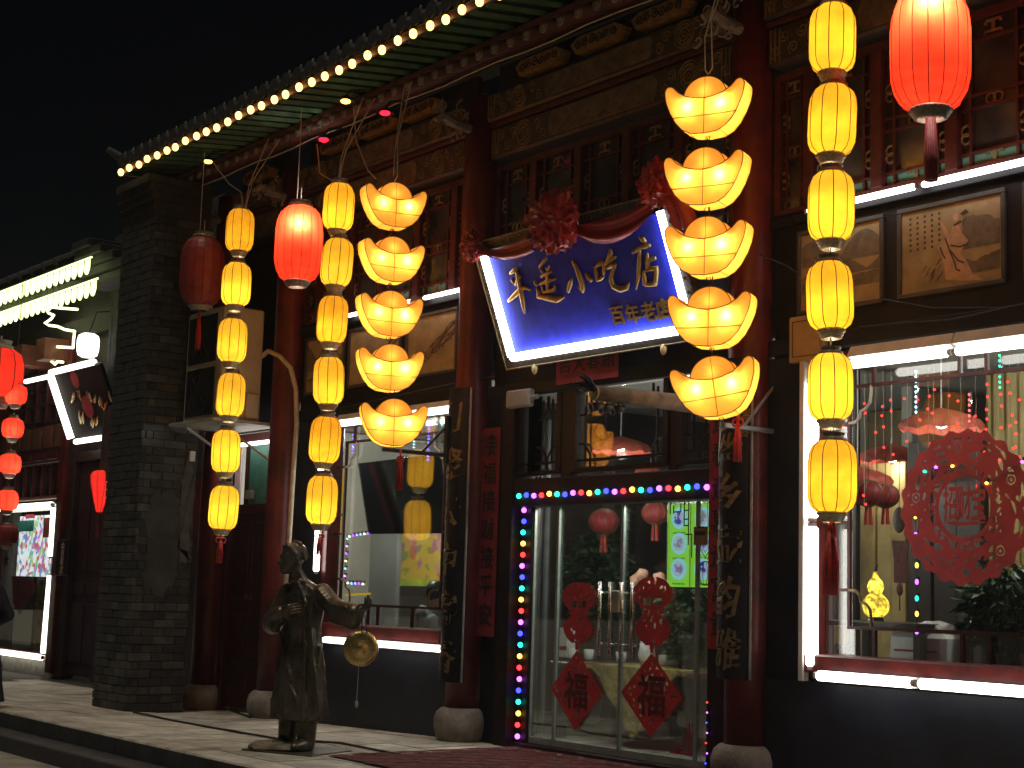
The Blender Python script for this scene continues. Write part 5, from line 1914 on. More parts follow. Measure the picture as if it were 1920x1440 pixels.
mp = poster_mat('menu_print', (.75, .5, .08), [(.7, .22, .08), (.75, .55, .1), (.3, .38, .1), (.72, .38, .32), (.5, .22, .3)], 11)
a, b_ = pY(746, 1098, 11.0), pY(846, 995, 11.0)
mb_ = thing('menu_board', 'yellow printed menu board with food pictures inside the left window', 'menu board', (a.x, 11.0, a.z))
put('print', MB().box(a.x, 11.0, a.z + .05, b_.x + .4, 11.02, b_.z + .45), mp, mb_)
put('green_edge', MB().box(a.x, 10.985, a.z, b_.x + .4, 10.998, a.z + .09), mat('lime_strip', (.5, .6, .06), .5), mb_)
put('under_shelf', MB().box(a.x, 10.9, a.z - .12, b_.x + .4, 11.15, a.z - .02), IDK, mb_)
ob = thing('orange_menu_strip', 'orange printed menu strips beside the right edge of the left window', 'menu board', tuple(pY(848, 1000, 9.6)))
for y0, y1 in ((890, 925), (935, 1000)):
    p, q = pY(818, y1, 9.6), pY(868, y0, 9.6)
    put('strip', MB().box(p.x, 9.6, p.z, q.x, 9.61, q.z), mat('orange_print', (.62, .36, .1), .5, var=.3, scale=12), ob)

q0, q1, q2, q3 = pY(690, 1001, 9.0), pY(836, 1000, 9.0), pY(821, 851, 8.84), pY(671, 869, 8.84)
tv = thing('display_screen', 'black glossy display screen hung tilted inside the left shop window', 'screen', tuple(q0))
m_ = MB()
nn = (q1 - q0).cross(q3 - q0).normalized() * -.04
m_.v = [tuple(q) for q in (q0, q1, q2, q3)] + [tuple(q + nn) for q in (q0, q1, q2, q3)]
m_.f = [[0, 1, 2, 3], [7, 6, 5, 4], [4, 5, 1, 0], [5, 6, 2, 1], [6, 7, 3, 2], [7, 4, 0, 3]]
put('panel', m_, mat('black_screen_glass', (.008, .009, .012), .06, spec=.7), tv)
for q in (q2, q3):
    put('hanger', MB().tube([q, (q.x, q.y, 3.6)], .008, 5), GREYP, tv)

sc_ = pY(806, 1180, 9.7)
sit = thing('person', 'dark haired person in a grey hooded jacket sitting with back to the left window', 'person', (sc_.x, 9.7, .32))
P_ = SDF((-.36, -.4, .25), (.36, .4, 1.5), .016)
P_.column([(.42, .2, .17, 0, 0), (.7, .19, .15, 0, 0), (.95, .2, .14, 0, -.02), (1.08, .14, .12, 0, -.03), (1.14, .07, .07, 0, -.04)], 0, .008, 6)
for s in (-1, 1):
    P_.cap((s * .19, 0, 1.0), (s * .25, -.08, .76), .065, .058, .03)
    P_.cap((s * .25, -.08, .76), (s * .12, -.3, .76), .055, .045, .02)
    P_.cap((s * .1, 0, .46), (s * .13, -.34, .5), .09, .075, .03)
P_.ell((0, .09, 1.06), (.12, .07, .1), .03)
Ms = Matrix.Translation((sc_.x, 9.7, .32)) @ Matrix.Rotation(R(150), 4, 'Z')
put('jacket', P_.mb().xf(Ms), mat('grey_jacket', (.16, .17, .17), .8, var=.25, scale=8, bump=.3), sit, True)
H_ = SDF((-.2, -.25, 1.0), (.2, .2, 1.46), .012)
H_.cap((0, -.04, 1.08), (0, -.05, 1.2), .055, .055, 0)
H_.ell((0, -.06, 1.28), (.078, .095, .11), .02)
H_.cap((0, -.15, 1.28), (0, -.165, 1.255), .011, .013, .01)
put('head', H_.mb().xf(Ms), mat('skin', (.45, .28, .19), .5), sit, True)
hh = MB().sphere((0, -.04, 1.31), (.1, .112, .115), 18, 12)
hh.v = [tuple(Vector(p) + Vector(p).normalized() * .01 * mnoise.noise(Vector(p) * 30)) for p in hh.v]
put('hair', hh.xf(Ms), MATS['black_hair'], sit, True)
st_ = thing('stool', 'dark wooden stool under the seated person', 'stool', (sc_.x, 9.7, .3))
put('seat', MB().box(sc_.x - .18, 9.52, .68, sc_.x + .18, 9.88, .74, .01), IDK, st_)
for sx in (-1, 1):
    for sy in (-1, 1):
        put('leg', MB().box(sc_.x + sx * .15 - .02, 9.7 + sy * .15 - .02, .3, sc_.x + sx * .15 + .02, 9.7 + sy * .15 + .02, .68), IDK, st_)


def led_tube(lab, x, y0, y1, Y, col, nm, s=5.0):
    a, b = pY(x, y0, Y), pY(x, y1, Y)
    t = thing('icicle_light', lab, 'icicle light', tuple(b), 'hanging icicle lights')
    put('tube', MB().tube([a, b], .011, 8), glass_mat('clear_plastic', (.9, .9, .95), .1, .1), t, True)
    n = max(3, int((a.z - b.z) / .034))
    led = MB()
    for k in range(n):
        led.sphere((a.x, Y - .012, a.z + (b.z - a.z) * (k + .5) / n), .0085, 6, 5)
    put('led_row', led, emat('led_' + nm, col, s), t, True, kind='stuff')


led_tube('blue icicle light at the left inside the left window', 664, 812, 852, 8.72, (.12, .08, 1.0), 'blue', 9)
led_tube('blue icicle light behind the iron bracket in the left window', 806, 795, 865, 8.72, (.12, .08, 1.0), 'blue', 9)
led_tube('pale icicle light in the middle of the left window', 778, 825, 842, 8.72, (.5, .8, 1.0), 'pale', 6)
led_tube('green short icicle light near the right edge of the left window', 831, 788, 800, 8.72, (.05, .8, .4), 'green', 5)
led_tube('white blue icicle light inside the right window', 1719, 692, 778, 8.72, (.55, .7, 1.0), 'pale', 6)
led_tube('green icicle light at the right inside the right window', 1876, 662, 732, 8.72, (.05, .8, .4), 'green', 5)
led_tube('red icicle light in the middle of the right window', 1819, 735, 795, 8.72, (1.0, .1, .1), 'red', 5)
# small bulbs outlining a frame inside the left window
pts = [tuple(pY(x, y, 9.0)) for x, y in [(690, 1000), (683, 1001), (676, 1002), (669, 1003), (662, 1004), (655, 1006), (651, 1010), (650, 1024), (649, 1038), (648, 1052), (647, 1066), (646, 1080), (645, 1088), (652, 1093), (659, 1094), (666, 1094), (673, 1094), (680, 1095)]]
m5 = [MB().sphere((0, 0, 0), .013, 8, 5).mesh('bulb', emat('small_%s' % n, c, 5), True) for n, c in (('violet', (.45, .1, 1)), ('ivory', (1, .9, .6)), ('aqua', (.2, .6, 1)), ('lilac', (.6, .3, 1)))]
bulbs('small coloured bulbs outlining a frame inside the left window', pts, 0, 'bulb strings inside the left window', (0, 1, 2, 3), m5)
for pa, pb, lab in (((645, 880), (637, 1000), 'slanting glowing yellow strip inside the left window'), ((648, 1116), (694, 1113), 'level glowing yellow strip behind the hand of the statue')):
    t = thing('glow_strip', lab, 'neon strip', tuple(pY(*pa, 8.9)), 'glowing yellow strips')
    put('tube', MB().tube([pY(*pa, 8.9), pY(*pb, 8.9)], .012, 6), emat('yellow_glow', (1.0, .62, .03), .75), t, True)  # thin glowing yellow tube set just inside the glass


# ------------------------------------------------------------------ hanging lamps indoors
def pendant(lab, p, r, energy):
    t = thing('pendant_lamp', lab, 'pendant lamp', tuple(p), 'red pendant lamps indoors')
    m_ = MB()
    n = 40
    prof = [(.04, .0), (.25, -.05), (.6, -.14), (.9, -.3), (1.0, -.42), (.98, -.5)]
    for rr, z in prof:
        for k in range(n):
            a = 2 * math.pi * k / n
            f = 1 + .03 * math.cos(a * 10)
            m_.v.append((p.x + rr * r * f * math.cos(a), p.y + rr * r * f * math.sin(a), p.z + z * r * 1.1 + .012 * math.cos(a * 10) * (rr > .85)))
    for i in range(len(prof) - 1):
        for k in range(n):
            l = (k + 1) % n
            m_.f.append([i * n + k, (i + 1) * n + k, (i + 1) * n + l, i * n + l])
    put('shade', m_, mat('coral_shade', (.55, .11, .07), .6, var=.25, scale=10), t, True)
    put('cord', MB().tube([(p.x, p.y, p.z), (p.x, p.y, 3.62)], .006, 5), WHITEP, t)
    bb = put('bulb', MB().sphere((p.x, p.y, p.z - r * .42), (.045, .045, .03), 10, 6), emat('indoor_bulb', (1, .96, .86), 12), t, True)
    bulb_light(t, (0, 0, -r * .62), energy, (1, .95, .84), .05)


pendant('red scalloped pendant lamp seen through the transom over the door', pY(1164, 818, 10.3), .3, 6)
pendant('far red pendant lamp low in the transom window', pY(1196, 866, 11.5), .26, 6)
pendant('large red pendant lamp high inside the right window', pY(1765, 765, 10.0), .32, 5)
pendant('red pendant lamp inside the right window, left of the paper cut', pY(1672, 832, 10.8), .32, 5)
pendant('red pendant lamp half hidden by the lowest yellow lantern at the right window', pY(1608, 874, 9.9), .28, 3)
# plain ceiling lamps of the rooms
for k, (x, y, z, e) in enumerate(((-3.0, 9.6, 3.5, 260), (2.2, 9.05, 3.5, 14), (5.6, 9.5, 3.5, 80))):
    t = thing('ceiling_lamp', ['round white ceiling lamp in the left room', 'round white ceiling lamp in the middle room', 'round white ceiling lamp in the right room'][k], 'ceiling lamp', (x, y, z))
    put('bowl', MB().lathe([(.02, -.03), (.14, -.02), (.17, .03), (.17, .1)], (x, y, z), 24, False), emat('ceiling_bowl', (1, .97, .9), 2.0), t, True)
    bulb_light(t, (0, 0, -.1), e, (1, .96, .88), .12)

t = thing('ceiling_lamp', 'unseen strip lamp added behind the glass door lintel to brighten the table', 'ceiling lamp', (1.3, 8.76, 2.5))
put('strip', MB().box(.8, 8.74, 2.5, 1.9, 8.79, 2.53, .005), emat('ceiling_bowl', (1, .97, .9), 2.0), t)
for dx in (-.35, .25, .9):  # unseen lights added to brighten the tablecloth and table front
    bulb_light(t, (dx, .03, -.03), 36, (1, .95, .86), .03)

# ------------------------------------------------------------------ inside the door bay
# lit green menu panel
g0, g1 = pY(1250, 1100, 9.3), pY(1340, 943, 9.3)
lb = thing('menu_lightbox', 'glowing lime green menu light box with six round dishes behind the glass door', 'light box', (g0.x, 9.3, g0.z))
gx0, gx1, gz0_, gz1_ = g0.x, g1.x, g0.z, g1.z
put('case', MB().box(gx0 - .02, 9.31, gz0_ - .02, gx1 + .02, 9.38, gz1_ + .02), BLKPL, lb)
put('face', MB().box(gx0, 9.302, gz0_, gx1, 9.309, gz1_), emat('lime_face', (.36, .88, .07), .95), lb)
wv, hv = (gx1 - gx0) / 2, (gz1_ - gz0_) / 3.25
dishm = [emat('dish_blue', (.05, .10, .55), .8), emat('dish_grey', (.35, .42, .5), .7), emat('dish_lilac', (.3, .25, .6), .8)]
for i in range(2):
    for j in range(3):
        cx, cz = gx0 + wv * (i + .5), gz1_ - hv * (j + .55)
        r = .33 * wv
        d = put('dish_disc', MB().cyl((cx, 9.2985, cz), (cx, 9.3015, cz), r, n=28), emat('dish_halo', (.35, .85, 1.0), 1.0), lb)
        put('bowl_print', MB().cyl((cx, 9.2955, cz), (cx, 9.298, cz), r * .72, n=20), emat('dish_pale', (.62, .66, .8), .9), d)
        fd = MB()
        rr = random.Random(i * 3 + j)
        for k in range(13):
            a = rr.uniform(0, 6.28); q = rr.uniform(0, r * .5)
            fd.cyl((cx + q * math.cos(a), 9.2925 - .0002 * k, cz + q * math.sin(a)), (cx + q * math.cos(a), 9.2945, cz + q * math.sin(a)), rr.uniform(.08, .22) * r, n=7)
        put('food_print', fd, dishm[(i + j) % 3], d, kind='stuff')
        tx = MB()
        for k in range(6):
            tx.box(cx - r * .8 + k * r * .28, 9.299, cz - r * 1.42, cx - r * .8 + k * r * .28 + r * .17, 9.3018, cz - r * 1.28)
        put('caption_marks', tx, emat('caption_green', (.12, .35, .03), .5), lb, kind='stuff')
put('divider', MB().box((gx0 + gx1) / 2 - .006, 9.296, gz0_, (gx0 + gx1) / 2 + .006, 9.301, gz1_), emat('divider_green', (.2, .5, .05), .5), lb)
# brown plate hanging in the right side light
p = pY(1399, 1020, 8.56); q = pY(1424, 985, 8.56)
a, b_ = pY(1301, 1022, 8.56), pY(1328, 987, 8.56)
hp_ = thing('door_plate', 'small brown plate on a cord hanging at the right side light of the door', 'plate', tuple(a))
put('plate', MB().box(a.x, 8.552, a.z, b_.x, 8.562, b_.z, .004), mat('brown_plate', (.3, .2, .12), .5), hp_)
tx = MB()
w_ = b_.x - a.x
for k in range(4):
    tx.box(a.x + w_ * (.15 + k * .18), 8.549, a.z + .075, a.x + w_ * (.15 + k * .18) + w_ * .14, 8.5518, a.z + .105)
for k in range(3):
    tx.box(a.x + w_ * (.3 + k * .16), 8.549, a.z + .13, a.x + w_ * (.3 + k * .16) + w_ * .1, 8.5518, a.z + .145)
put('print_marks', tx, INK, hp_, kind='stuff')
put('cord', MB().tube([(b_.x, 8.557, b_.z), (b_.x, 8.557, b_.z + .05), (b_.x - .02, 8.557, b_.z + .3)], .003, 4), CABLEM, hp_)


# red paper cuts on the glass
def ndecal(seed, thr=.10, fr=18):
    def f(x, z):
        return mnoise.noise(Vector((x * fr, seed, z * fr))) < thr + .12
    return f


def decal(lab, cx, top, mid, bot, hw_, seed):
    t = thing('paper_cut', lab, 'paper cut', (cx, 8.575, bot), 'paper cuts on the glass door')
    n1, n2 = ndecal(seed, .2, 26), ndecal(seed + 5, .18, 34)
    cz = (mid + bot) / 2; hh_ = (mid - bot) / 2

    def diamond(x, z):
        d = abs(x - cx) / hw_ + abs(z - cz) / hh_
        if d > 1: return False
        if d > .86: return True
        if .74 < d < .86: return n2(x, z)
        return n1(x, z) or d < .0
    put('diamond', raster_sheet(diamond, cx - hw_, cx + hw_, bot, mid, .006, 8.578), mat('bright_red_paper', (.55, .035, .04), .6, var=.2, scale=8), t)
    put('fortune_character', brushed(text_mb('福', hw_ * .95, .001, .02), .008, 22).xf(Matrix.Translation((cx, 8.576, cz))), mat('deep_red_cut', (.1, .012, .012), .7), t)

    def upper(x, z):
        u = (z - mid) / (top - mid)
        x_ = abs(x - cx)
        if u < .1: return x_ < .02 + .02 * u
        if u < .5:   # heart shaped fish body
            w0 = hw_ * .55 * math.sin(math.pi * min(1, (u - .06) / .5)) ** .7
            return x_ < w0 and (n1(x, z) or x_ > w0 * .8)
        if u < .62:
            return x_ < hw_ * (.2 + .2 * abs(math.sin(u * 50)))and n1(x, z)
        w0 = hw_ * .62 * math.sqrt(max(0, 1 - ((u - .78) / .22) ** 2))
        return x_ < w0 and not (x_ < hw_ * .3 and u < .72 and x_ > .02) and (n1(x, z) or x_ > w0 * .75)
    put('lantern_figure', raster_sheet(upper, cx - hw_ * .75, cx + hw_ * .75, mid, top, .006, 8.5785), MATS['bright_red_paper'], t)


decal('red diamond paper cut with a lantern figure on the left door leaf', 1.41, 1.745, 1.17, .50, .335, 2.0)
decal('red diamond paper cut with a lantern figure on the right door leaf', 2.335, 1.80, 1.19, .53, .36, 9.0)
t = thing('paper_cut', 'small red fretwork sticker at the lower right of the glass door', 'paper cut', (2.72, 8.575, .45), 'paper cuts on the glass door')
m_ = MB()
for (a, b, c, d) in ((2.56, .43, 2.78, .445), (2.765, .445, 2.78, .68), (2.62, .445, 2.635, .5), (2.635, .487, 2.72, .5), (2.705, .5, 2.72, .57), (2.72, .56, 2.765, .57), (2.66, .445, 2.675, .47), (2.735, .6, 2.765, .612), (2.735, .612, 2.747, .64)):
    m_.box(a, 8.577, b, c, 8.579, d)
put('sheet', m_, PAPERR, t)
t = thing('paper_cut', 'dark line sticker of a lantern and diamond on the right side light', 'paper cut', (2.95, 8.575, 1.75), 'paper cuts on the glass door')
c = pY(1322, 1075, 8.577)
m_ = MB()
m_.tube([(c.x - .06, 8.577, c.z + .2), (c.x, 8.577, c.z + .28), (c.x + .06, 8.577, c.z + .2), (c.x, 8.577, c.z + .12)], .004, 4, closed=True)
m_.tube([(c.x - .03, 8.577, c.z + .2), (c.x, 8.577, c.z + .24), (c.x + .03, 8.577, c.z + .2), (c.x, 8.577, c.z + .16)], .003, 4, closed=True)
for s in (.3, .7, 1.0):
    m_.torus((c.x, 8.577, c.z), (1, 0, 0), (0, 0, 1), .085, .003, 18, 4, s, 1.1)
put('line_drawing', m_, INK, t)
m_ = MB()
c = pY(1272, 975, 8.577)
for (u0, v0, u1, v1) in ((-.1, .05, -.09, .16), (-.09, .15, .1, .16), (-.06, .05, -.05, .12), (-.05, .06, .03, .07), (.02, .07, .03, .13), (.06, -.05, .07, .15), (.07, .07, .12, .08), (.07, -.05, .12, -.04), (.11, -.2, .12, .16), (.07, .0, .12, .01), (.08, -.12, .11, -.11), (.12, -.12, .16, -.11), (.15, -.3, .16, -.11)):
    m_.box(c.x + u0, 8.576, c.z + v0, c.x + u1, 8.5785, c.z + v1)
t = thing('paper_cut', 'dark fretwork line sticker in the upper corner of the right door leaf', 'paper cut', tuple(c), 'paper cuts on the glass door')
put('sheet', m_, mat('violet_ink', (.05, .02, .09), .6), t)

# counter, table with gilt cloth, cups
ta, tb, tcn = pY(1040, 1240, 9.4), pY(1282, 1244, 9.4), pY(1185, 1300, 9.4)
tz_ = ta.z
tbl = thing('dining_table', 'dark wooden dining table behind the glass door', 'table', (tcn.x, 9.8, .32))
put('table_top', MB().box(ta.x - .1, 9.42, tz_ - .05, tb.x + .12, 10.3, tz_, .008), mat('brown_table', (.12, .05, .035), .4, var=.3, scale=5), tbl)
for x in (ta.x, tb.x):
    for y in (9.5, 10.2):
        put('leg', MB().box(x - .035, y - .035, .3, x + .035, y + .035, tz_ - .05), IDK, tbl)
cl = thing('gilt_tablecloth', 'gold patterned cloth hanging in a point over the table front', 'tablecloth', (tcn.x, 9.4, tz_))
CLG = mat('gold_brocade', (.4, .28, .07), .5, .2, var=.6, scale=28, bump=.5, col2=(.6, .48, .18))
m_ = MB()
zpt = pY(1185, 1388, 9.4).z
for i in range(25):
    x = tcn.x + (i - 12) * .055
    zb = tz_ - (tz_ - zpt) * max(.06, 1 - abs(i - 12) / 10.5)
    for j in range(7):
        m_.v.append((x, 9.41 - .014 * math.sin(i * 1.3) * j / 6, tz_ + .004 - (tz_ - zb) * j / 6))
for i in range(24):
    for j in range(6):
        a = i * 7 + j
        m_.f.append([a, a + 1, a + 8, a + 7])
put('pointed_front', m_, CLG, cl, True)
put('top_sheet', MB().box(tcn.x - .62, 9.412, tz_ + .002, tcn.x + .62, 10.0, tz_ + .006), CLG, cl)
cupm = MB().lathe([(.03, 0), (.045, .01), (.05, .1), (.045, .1), (.04, .015)], (0, 0, 0), 14, False)
cme = cupm.mesh('cup', WHITEP, True)
for k, (x, y) in enumerate(((1075, 1165), (1105, 1170), (1165, 1200), (1245, 1195), (1262, 1190), (1215, 1180))):
    p = pY(x, y, 9.9)
    o = bpy.data.objects.new('cup', cme)
    link(o, None, Vector((p.x, 9.9, tz_ + .008)))
    tag(o, ('leftmost white cup on the table behind the left paper cut', 'second white cup from the left behind the left paper cut', 'white cup between the two paper cuts behind the glass door', 'white cup just right of the right paper cut figure', 'rightmost white cup behind the glass door', 'white cup behind the right paper cut figure')[k], 'cup', 'white cups on the table')
bx = thing('paper_box', 'white carton standing on the table behind the left door leaf', 'box', (1.0, 10.0, tz_))
p = pY(1062, 1180, 10.0)
put('carton', MB().box(p.x - .06, 9.96, tz_ + .008, p.x + .06, 10.08, tz_ + .3, .005), WHITEP, bx)
put('label_strip', MB().box(p.x - .06, 9.957, tz_ + .08, p.x + .06, 9.9595, tz_ + .12), PAPERR, bx)


def plant(lab, p, rx, rz, n, zf, seed, col=(.035, .07, .03)):
    t = thing('potted_plant', lab, 'plant', (p.x, p.y, zf))
    put('pot', MB().lathe([(.1, 0), (.14, .03), (.17, .28), (.18, .3), (.15, .3), (.14, .26)], (p.x, p.y, zf), 20), mat('glazed_pot', (.12, .1, .09), .3), t, True)
    rr = random.Random(seed)
    st = MB()
    lf = MB()
    for k in range(16):
        a = rr.uniform(0, 6.28)
        e = (p.x + rx * .7 * math.cos(a) * rr.uniform(.3, 1), p.y + rx * .5 * math.sin(a), p.z + rz * rr.uniform(-.2, .8))
        st.tube([(p.x, p.y, zf + .25), ((p.x + e[0]) / 2, (p.y + e[1]) / 2, (zf + e[2]) / 2 + .2), e], [.012, .008, .003], 5)
    for k in range(n):
        v = Vector((rr.gauss(0, 1), rr.gauss(0, 1), rr.gauss(0, 1))).normalized() * rr.uniform(.35, 1) ** .6
        c = Vector((p.x + v.x * rx, p.y + v.y * rx * .7, p.z + v.z * rz))
        d = Vector((v.x + rr.uniform(-.6, .6), v.y + rr.uniform(-.6, .6), rr.uniform(-.7, .3))).normalized()
        s = d.cross(Vector((rr.uniform(-1, 1), rr.uniform(-1, 1), 1))).normalized()
        L = rr.uniform(.07, .13)
        up = s.cross(d) * .012
        lf.v += [tuple(c), tuple(c + d * L * .5 + s * L * .22 + up), tuple(c + d * L), tuple(c + d * L * .5 - s * L * .22 + up)]
        i = len(lf.v) - 4
        lf.f += [[i, i + 1, i + 2], [i, i + 2, i + 3]]
    put('stems', st, mat('plant_stem', (.06, .07, .03), .7), t)
    put('foliage', lf, mat('plant_leaf_%d' % seed, col, .45, var=.5, scale=12, col2=(col[0] * 2, col[1] * 1.9, col[2] * 1.8)), t, kind='stuff')


plant('dark leafy plant behind the left door leaf', pY(1105, 1080, 10.6), .55, .5, 1500, .32, 1)
plant('leafy plant below the glowing menu light box', pY(1290, 1160, 9.75), .32, .35, 900, .32, 2, (.05, .1, .045))
plant('leafy potted plant at the bottom right inside the right window', pY(1880, 1140, 9.4), .3, .34, 900, .32, 3, (.05, .09, .05))
fw = thing('flower_vase', 'pale pink flowers in a vase behind the right door leaf', 'flowers', tuple(pY(1215, 1110, 9.6)))
p = pY(1215, 1100, 9.6)
put('vase', MB().lathe([(.05, 0), (.08, .1), (.06, .22), (.04, .26), (.05, .28)], (p.x, 9.6, tz_ + .008), 18), WHITEP, fw, True)
fl = MB()
for k, (x, y) in enumerate(((1203, 1078), (1222, 1095), (1235, 1085), (1215, 1105), (1250, 1100), (1192, 1088))):
    q = pY(x, y, 9.6)
    bl_ = MB().sphere((0, 0, 0), .055, 14, 9)
    bl_.v = [tuple(q + Vector(v) * (1 + .3 * mnoise.noise(Vector(v) * 40 + Vector((k, 0, 0))))) for v in bl_.v]
    put('blossom', bl_, mat('peach_petal', (.62, .34, .24), .6, var=.25, scale=25), fw, True)
    put('stem', MB().tube([q, (p.x, 9.6, tz_ + .28)], .006, 5), MATS['plant_stem'], fw)


def small_red_lantern(lab, p, r, grp='red lanterns indoors', tas=True):
    t = thing('round_lantern', lab, 'lantern', tuple(p), grp)
    m_ = MB().sphere(tuple(p), (r, r, r * .82), 24, 12)
    put('shade', m_, mat('dim_red_cloth', (.3, .022, .03), .55, var=.3, scale=14), t, True)
    rb = MB()
    for k in range(12):
        a = k * .5236
        rb.tube([(p.x + r * 1.01 * math.sin(u) * math.cos(a), p.y + r * 1.01 * math.sin(u) * math.sin(a), p.z + r * .83 * math.cos(u)) for u in np.linspace(.2, 2.94, 9)], .004, 4)
    put('rib_cage', rb, GOLDD, t)
    put('gilt_band', MB().lathe([(r * .42, r * .74), (r * .3, r * .86)], tuple(p), 16, False).lathe([(r * .42, -r * .74), (r * .3, -r * .86)], tuple(p), 16, False), GOLDD, t)
    if tas:
        q = MB()
        for k in range(8):
            q.tube([(p.x + .02 * math.cos(k), p.y + .02 * math.sin(k), p.z - r * .8), (p.x + .03 * math.cos(k), p.y + .03 * math.sin(k), p.z - r * 2)], .006, 4)
        put('tassel', q, TASSEL, t)
    put('cord', MB().tube([(p.x, p.y, p.z + r * .8), (p.x, p.y, 3.62)], .004, 4), CABLEM, t)


small_red_lantern('dim round red lantern at the top of the left door leaf', pY(1132, 978, 10.0), .15)
small_red_lantern('dim round red lantern at the top of the right door leaf', pY(1228, 962, 10.0), .13)
small_red_lantern('round red lantern with gilt face ornament inside the right window', pY(1628, 925, 9.3), .12)
small_red_lantern('round red lantern beside the lowest yellow lantern in the right window', pY(1660, 930, 9.6), .11)
# carved screen standing behind the door
scn = thing('fret_screen', 'dark wooden fretwork screen behind the glass door', 'screen', (1.75, 10.8, .32))
a, b_ = pY(1160, 1100, 10.8), pY(1192, 950, 10.8)
put('frame', MB().box(a.x - .04, 10.8, .3, a.x, 10.85, b_.z).box(b_.x, 10.8, .3, b_.x + .04, 10.85, b_.z), IDK, scn)
fr = MB()
for k in range(16):
    z = 1.0 + k * .1
    fr.box(a.x, 10.81, z, b_.x, 10.83, z + .02)
    fr.box(a.x + (b_.x - a.x) * (.3 if k % 2 else .6), 10.81, z + .02, a.x + (b_.x - a.x) * (.3 if k % 2 else .6) + .02, 10.83, z + .1)
put('fretwork', fr, IDK, scn, kind='stuff')
for (xa, xb, col, nm, lab) in ((1040, 1075, (.2, .045, .04), 'curtain_red', 'dull red curtain at the left inside the glass door'), (1085, 1150, (.06, .035, .03), 'curtain_brown', 'dark brown curtain hanging at the back of the middle room'), (1000, 1028, (.1, .1, .1), 'curtain_grey', 'pale grey curtain beside the left side light')):
    Y = 10.9 if nm != 'curtain_grey' else 9.3
    a, b_ = pY(xa, 1000, Y), pY(xb, 1000, Y)
    m_ = MB()
    n = 40
    for i in range(n + 1):
        x = a.x + (b_.x - a.x) * i / n
        y = Y + .035 * math.sin(i * 1.1) + .015 * math.sin(i * 2.7)
        m_.v += [(x, y, .34), (x, y, 3.3)]
    for i in range(n):
        m_.f.append([2 * i, 2 * i + 2, 2 * i + 3, 2 * i + 1])
    cu = put('curtain', m_, mat(nm, col, .8, var=.3, scale=6), None, True)
    tag(cu, lab, 'curtain', 'indoor curtains')

# ------------------------------------------------------------------ inside the right window
pcx, pcz, pr_ = 5.29, 2.285, .525
big = thing('round_paper_cut', 'huge round red paper cut with fortune characters stuck on the right window', 'paper cut', (pcx, 8.606, pcz))
nA, nB = ndecal(3.3, .16, 13), ndecal(8.1, .12, 22)


def disc(x, z):
    x, z = x, z
    dx, dz = x - pcx, z - pcz
    d = math.hypot(dx, dz) / pr_
    a = math.atan2(dz, dx)
    edge = .97 + .025 * math.sin(a * 22)
    if d > edge: return False
    if d > .91: return True
    if d > .60:
        k = math.sin(a * 5 + .6)
        b5 = abs(((a / (2 * math.pi / 5)) + .15) % 1.0 - .5) * 2
        fl_ = math.hypot((b5 * .62 - .0) * d, d - .755) 
        if fl_ < .10: return not (.052 < fl_ < .064) and not (fl_ < .02)
        flow = mnoise.noise(Vector((dx * 15, dz * 15, 1.7))) + .3 * math.sin(d * 55 + 4 * math.sin(a * 5) + 2 * mnoise.noise(Vector((dx * 8, dz * 8, 5))))
        return flow < .30 or d > .885
    if d > .565: return True
    if d > .42:
        seg = (a / (math.pi / 7)) % 1.0
        if seg < .12 or d > .545 or d < .44: return True
        return mnoise.noise(Vector((dx * 40, 4.4, dz * 40))) < .05
    if d > .385: return True
    # crescent below the centre characters
    if dz < -.10 * 1 and d < .37:
        return not (dz < -.125 + .9 * dx * dx and dz > -.19 + 1.5 * dx * dx)
    return False


put('cut_sheet', raster_sheet(disc, pcx - pr_, pcx + pr_, pcz - pr_, pcz + pr_, .0062, 8.6085), mat('red_flock_paper', (.44, .045, .048), .7, var=.2, scale=6), big)
for k, (ch, dx, w_) in enumerate((('招', -.11, .2), ('财', .0, .2), ('宝', .11, .2))):
    tt = text_mb(ch, .17, .001, .022)
    tt.v = [(p[0] * .72, p[1], p[2] * 1.45) for p in tt.v]
    put('cut_character', tt.xf(Matrix.Translation((pcx + dx, 8.608, pcz + .03))), MATS['red_flock_paper'], big)

ct = thing('curtain_lights', 'curtain of red pin lights on white wires hanging inside the right window', 'string lights', (5.1, 8.75, 3.3))
rr = random.Random(21)
rm = MB().sphere((0, 0, 0), .0095, 7, 5).mesh('bulb', emat('pin_red', (1.0, .04, .03), 4.0), True)
wires = MB()
for k in range(26):
    x = 4.12 + k * .095 + rr.uniform(-.02, .02)
    zb = 2.3 + rr.uniform(-.1, .55) if k < 14 else 2.55 + rr.uniform(-.15, .4)
    Y = 8.76 + rr.uniform(-.03, .05)
    z = 3.28
    path = [(x, Y, z)]
    while z > zb:
        z -= rr.uniform(.06, .09)
        path.append((x + rr.uniform(-.006, .006), Y, z))
        if z < 3.12 and rr.random() < .42:
            put_mesh('bulb', rm, ct, (x + rr.uniform(-.022, .022), Y - .008, z))
    wires.tube(path, .0026, 4)
put('wires', wires, mat('white_wire', (.6, .58, .55), .5), ct)
bulbs('string of five coloured bulbs hanging left of the round paper cut', [tuple(pY(x, y, 8.7)) for x, y in ((1716, 968), (1717, 1003), (1718, 1032), (1719, 1060), (1719, 1091), (1719, 1122), (1719, 1151), (1719, 1184))], 0, 'coloured bulb strings in the right window', (0, 1, 2, 0, 1, 2, 0, 1), [MB().sphere((0, 0, 0), (.0125, .0125, .02), 8, 6).mesh('bulb', k, True) for k in (cm[2], cm[0], cm[3])])
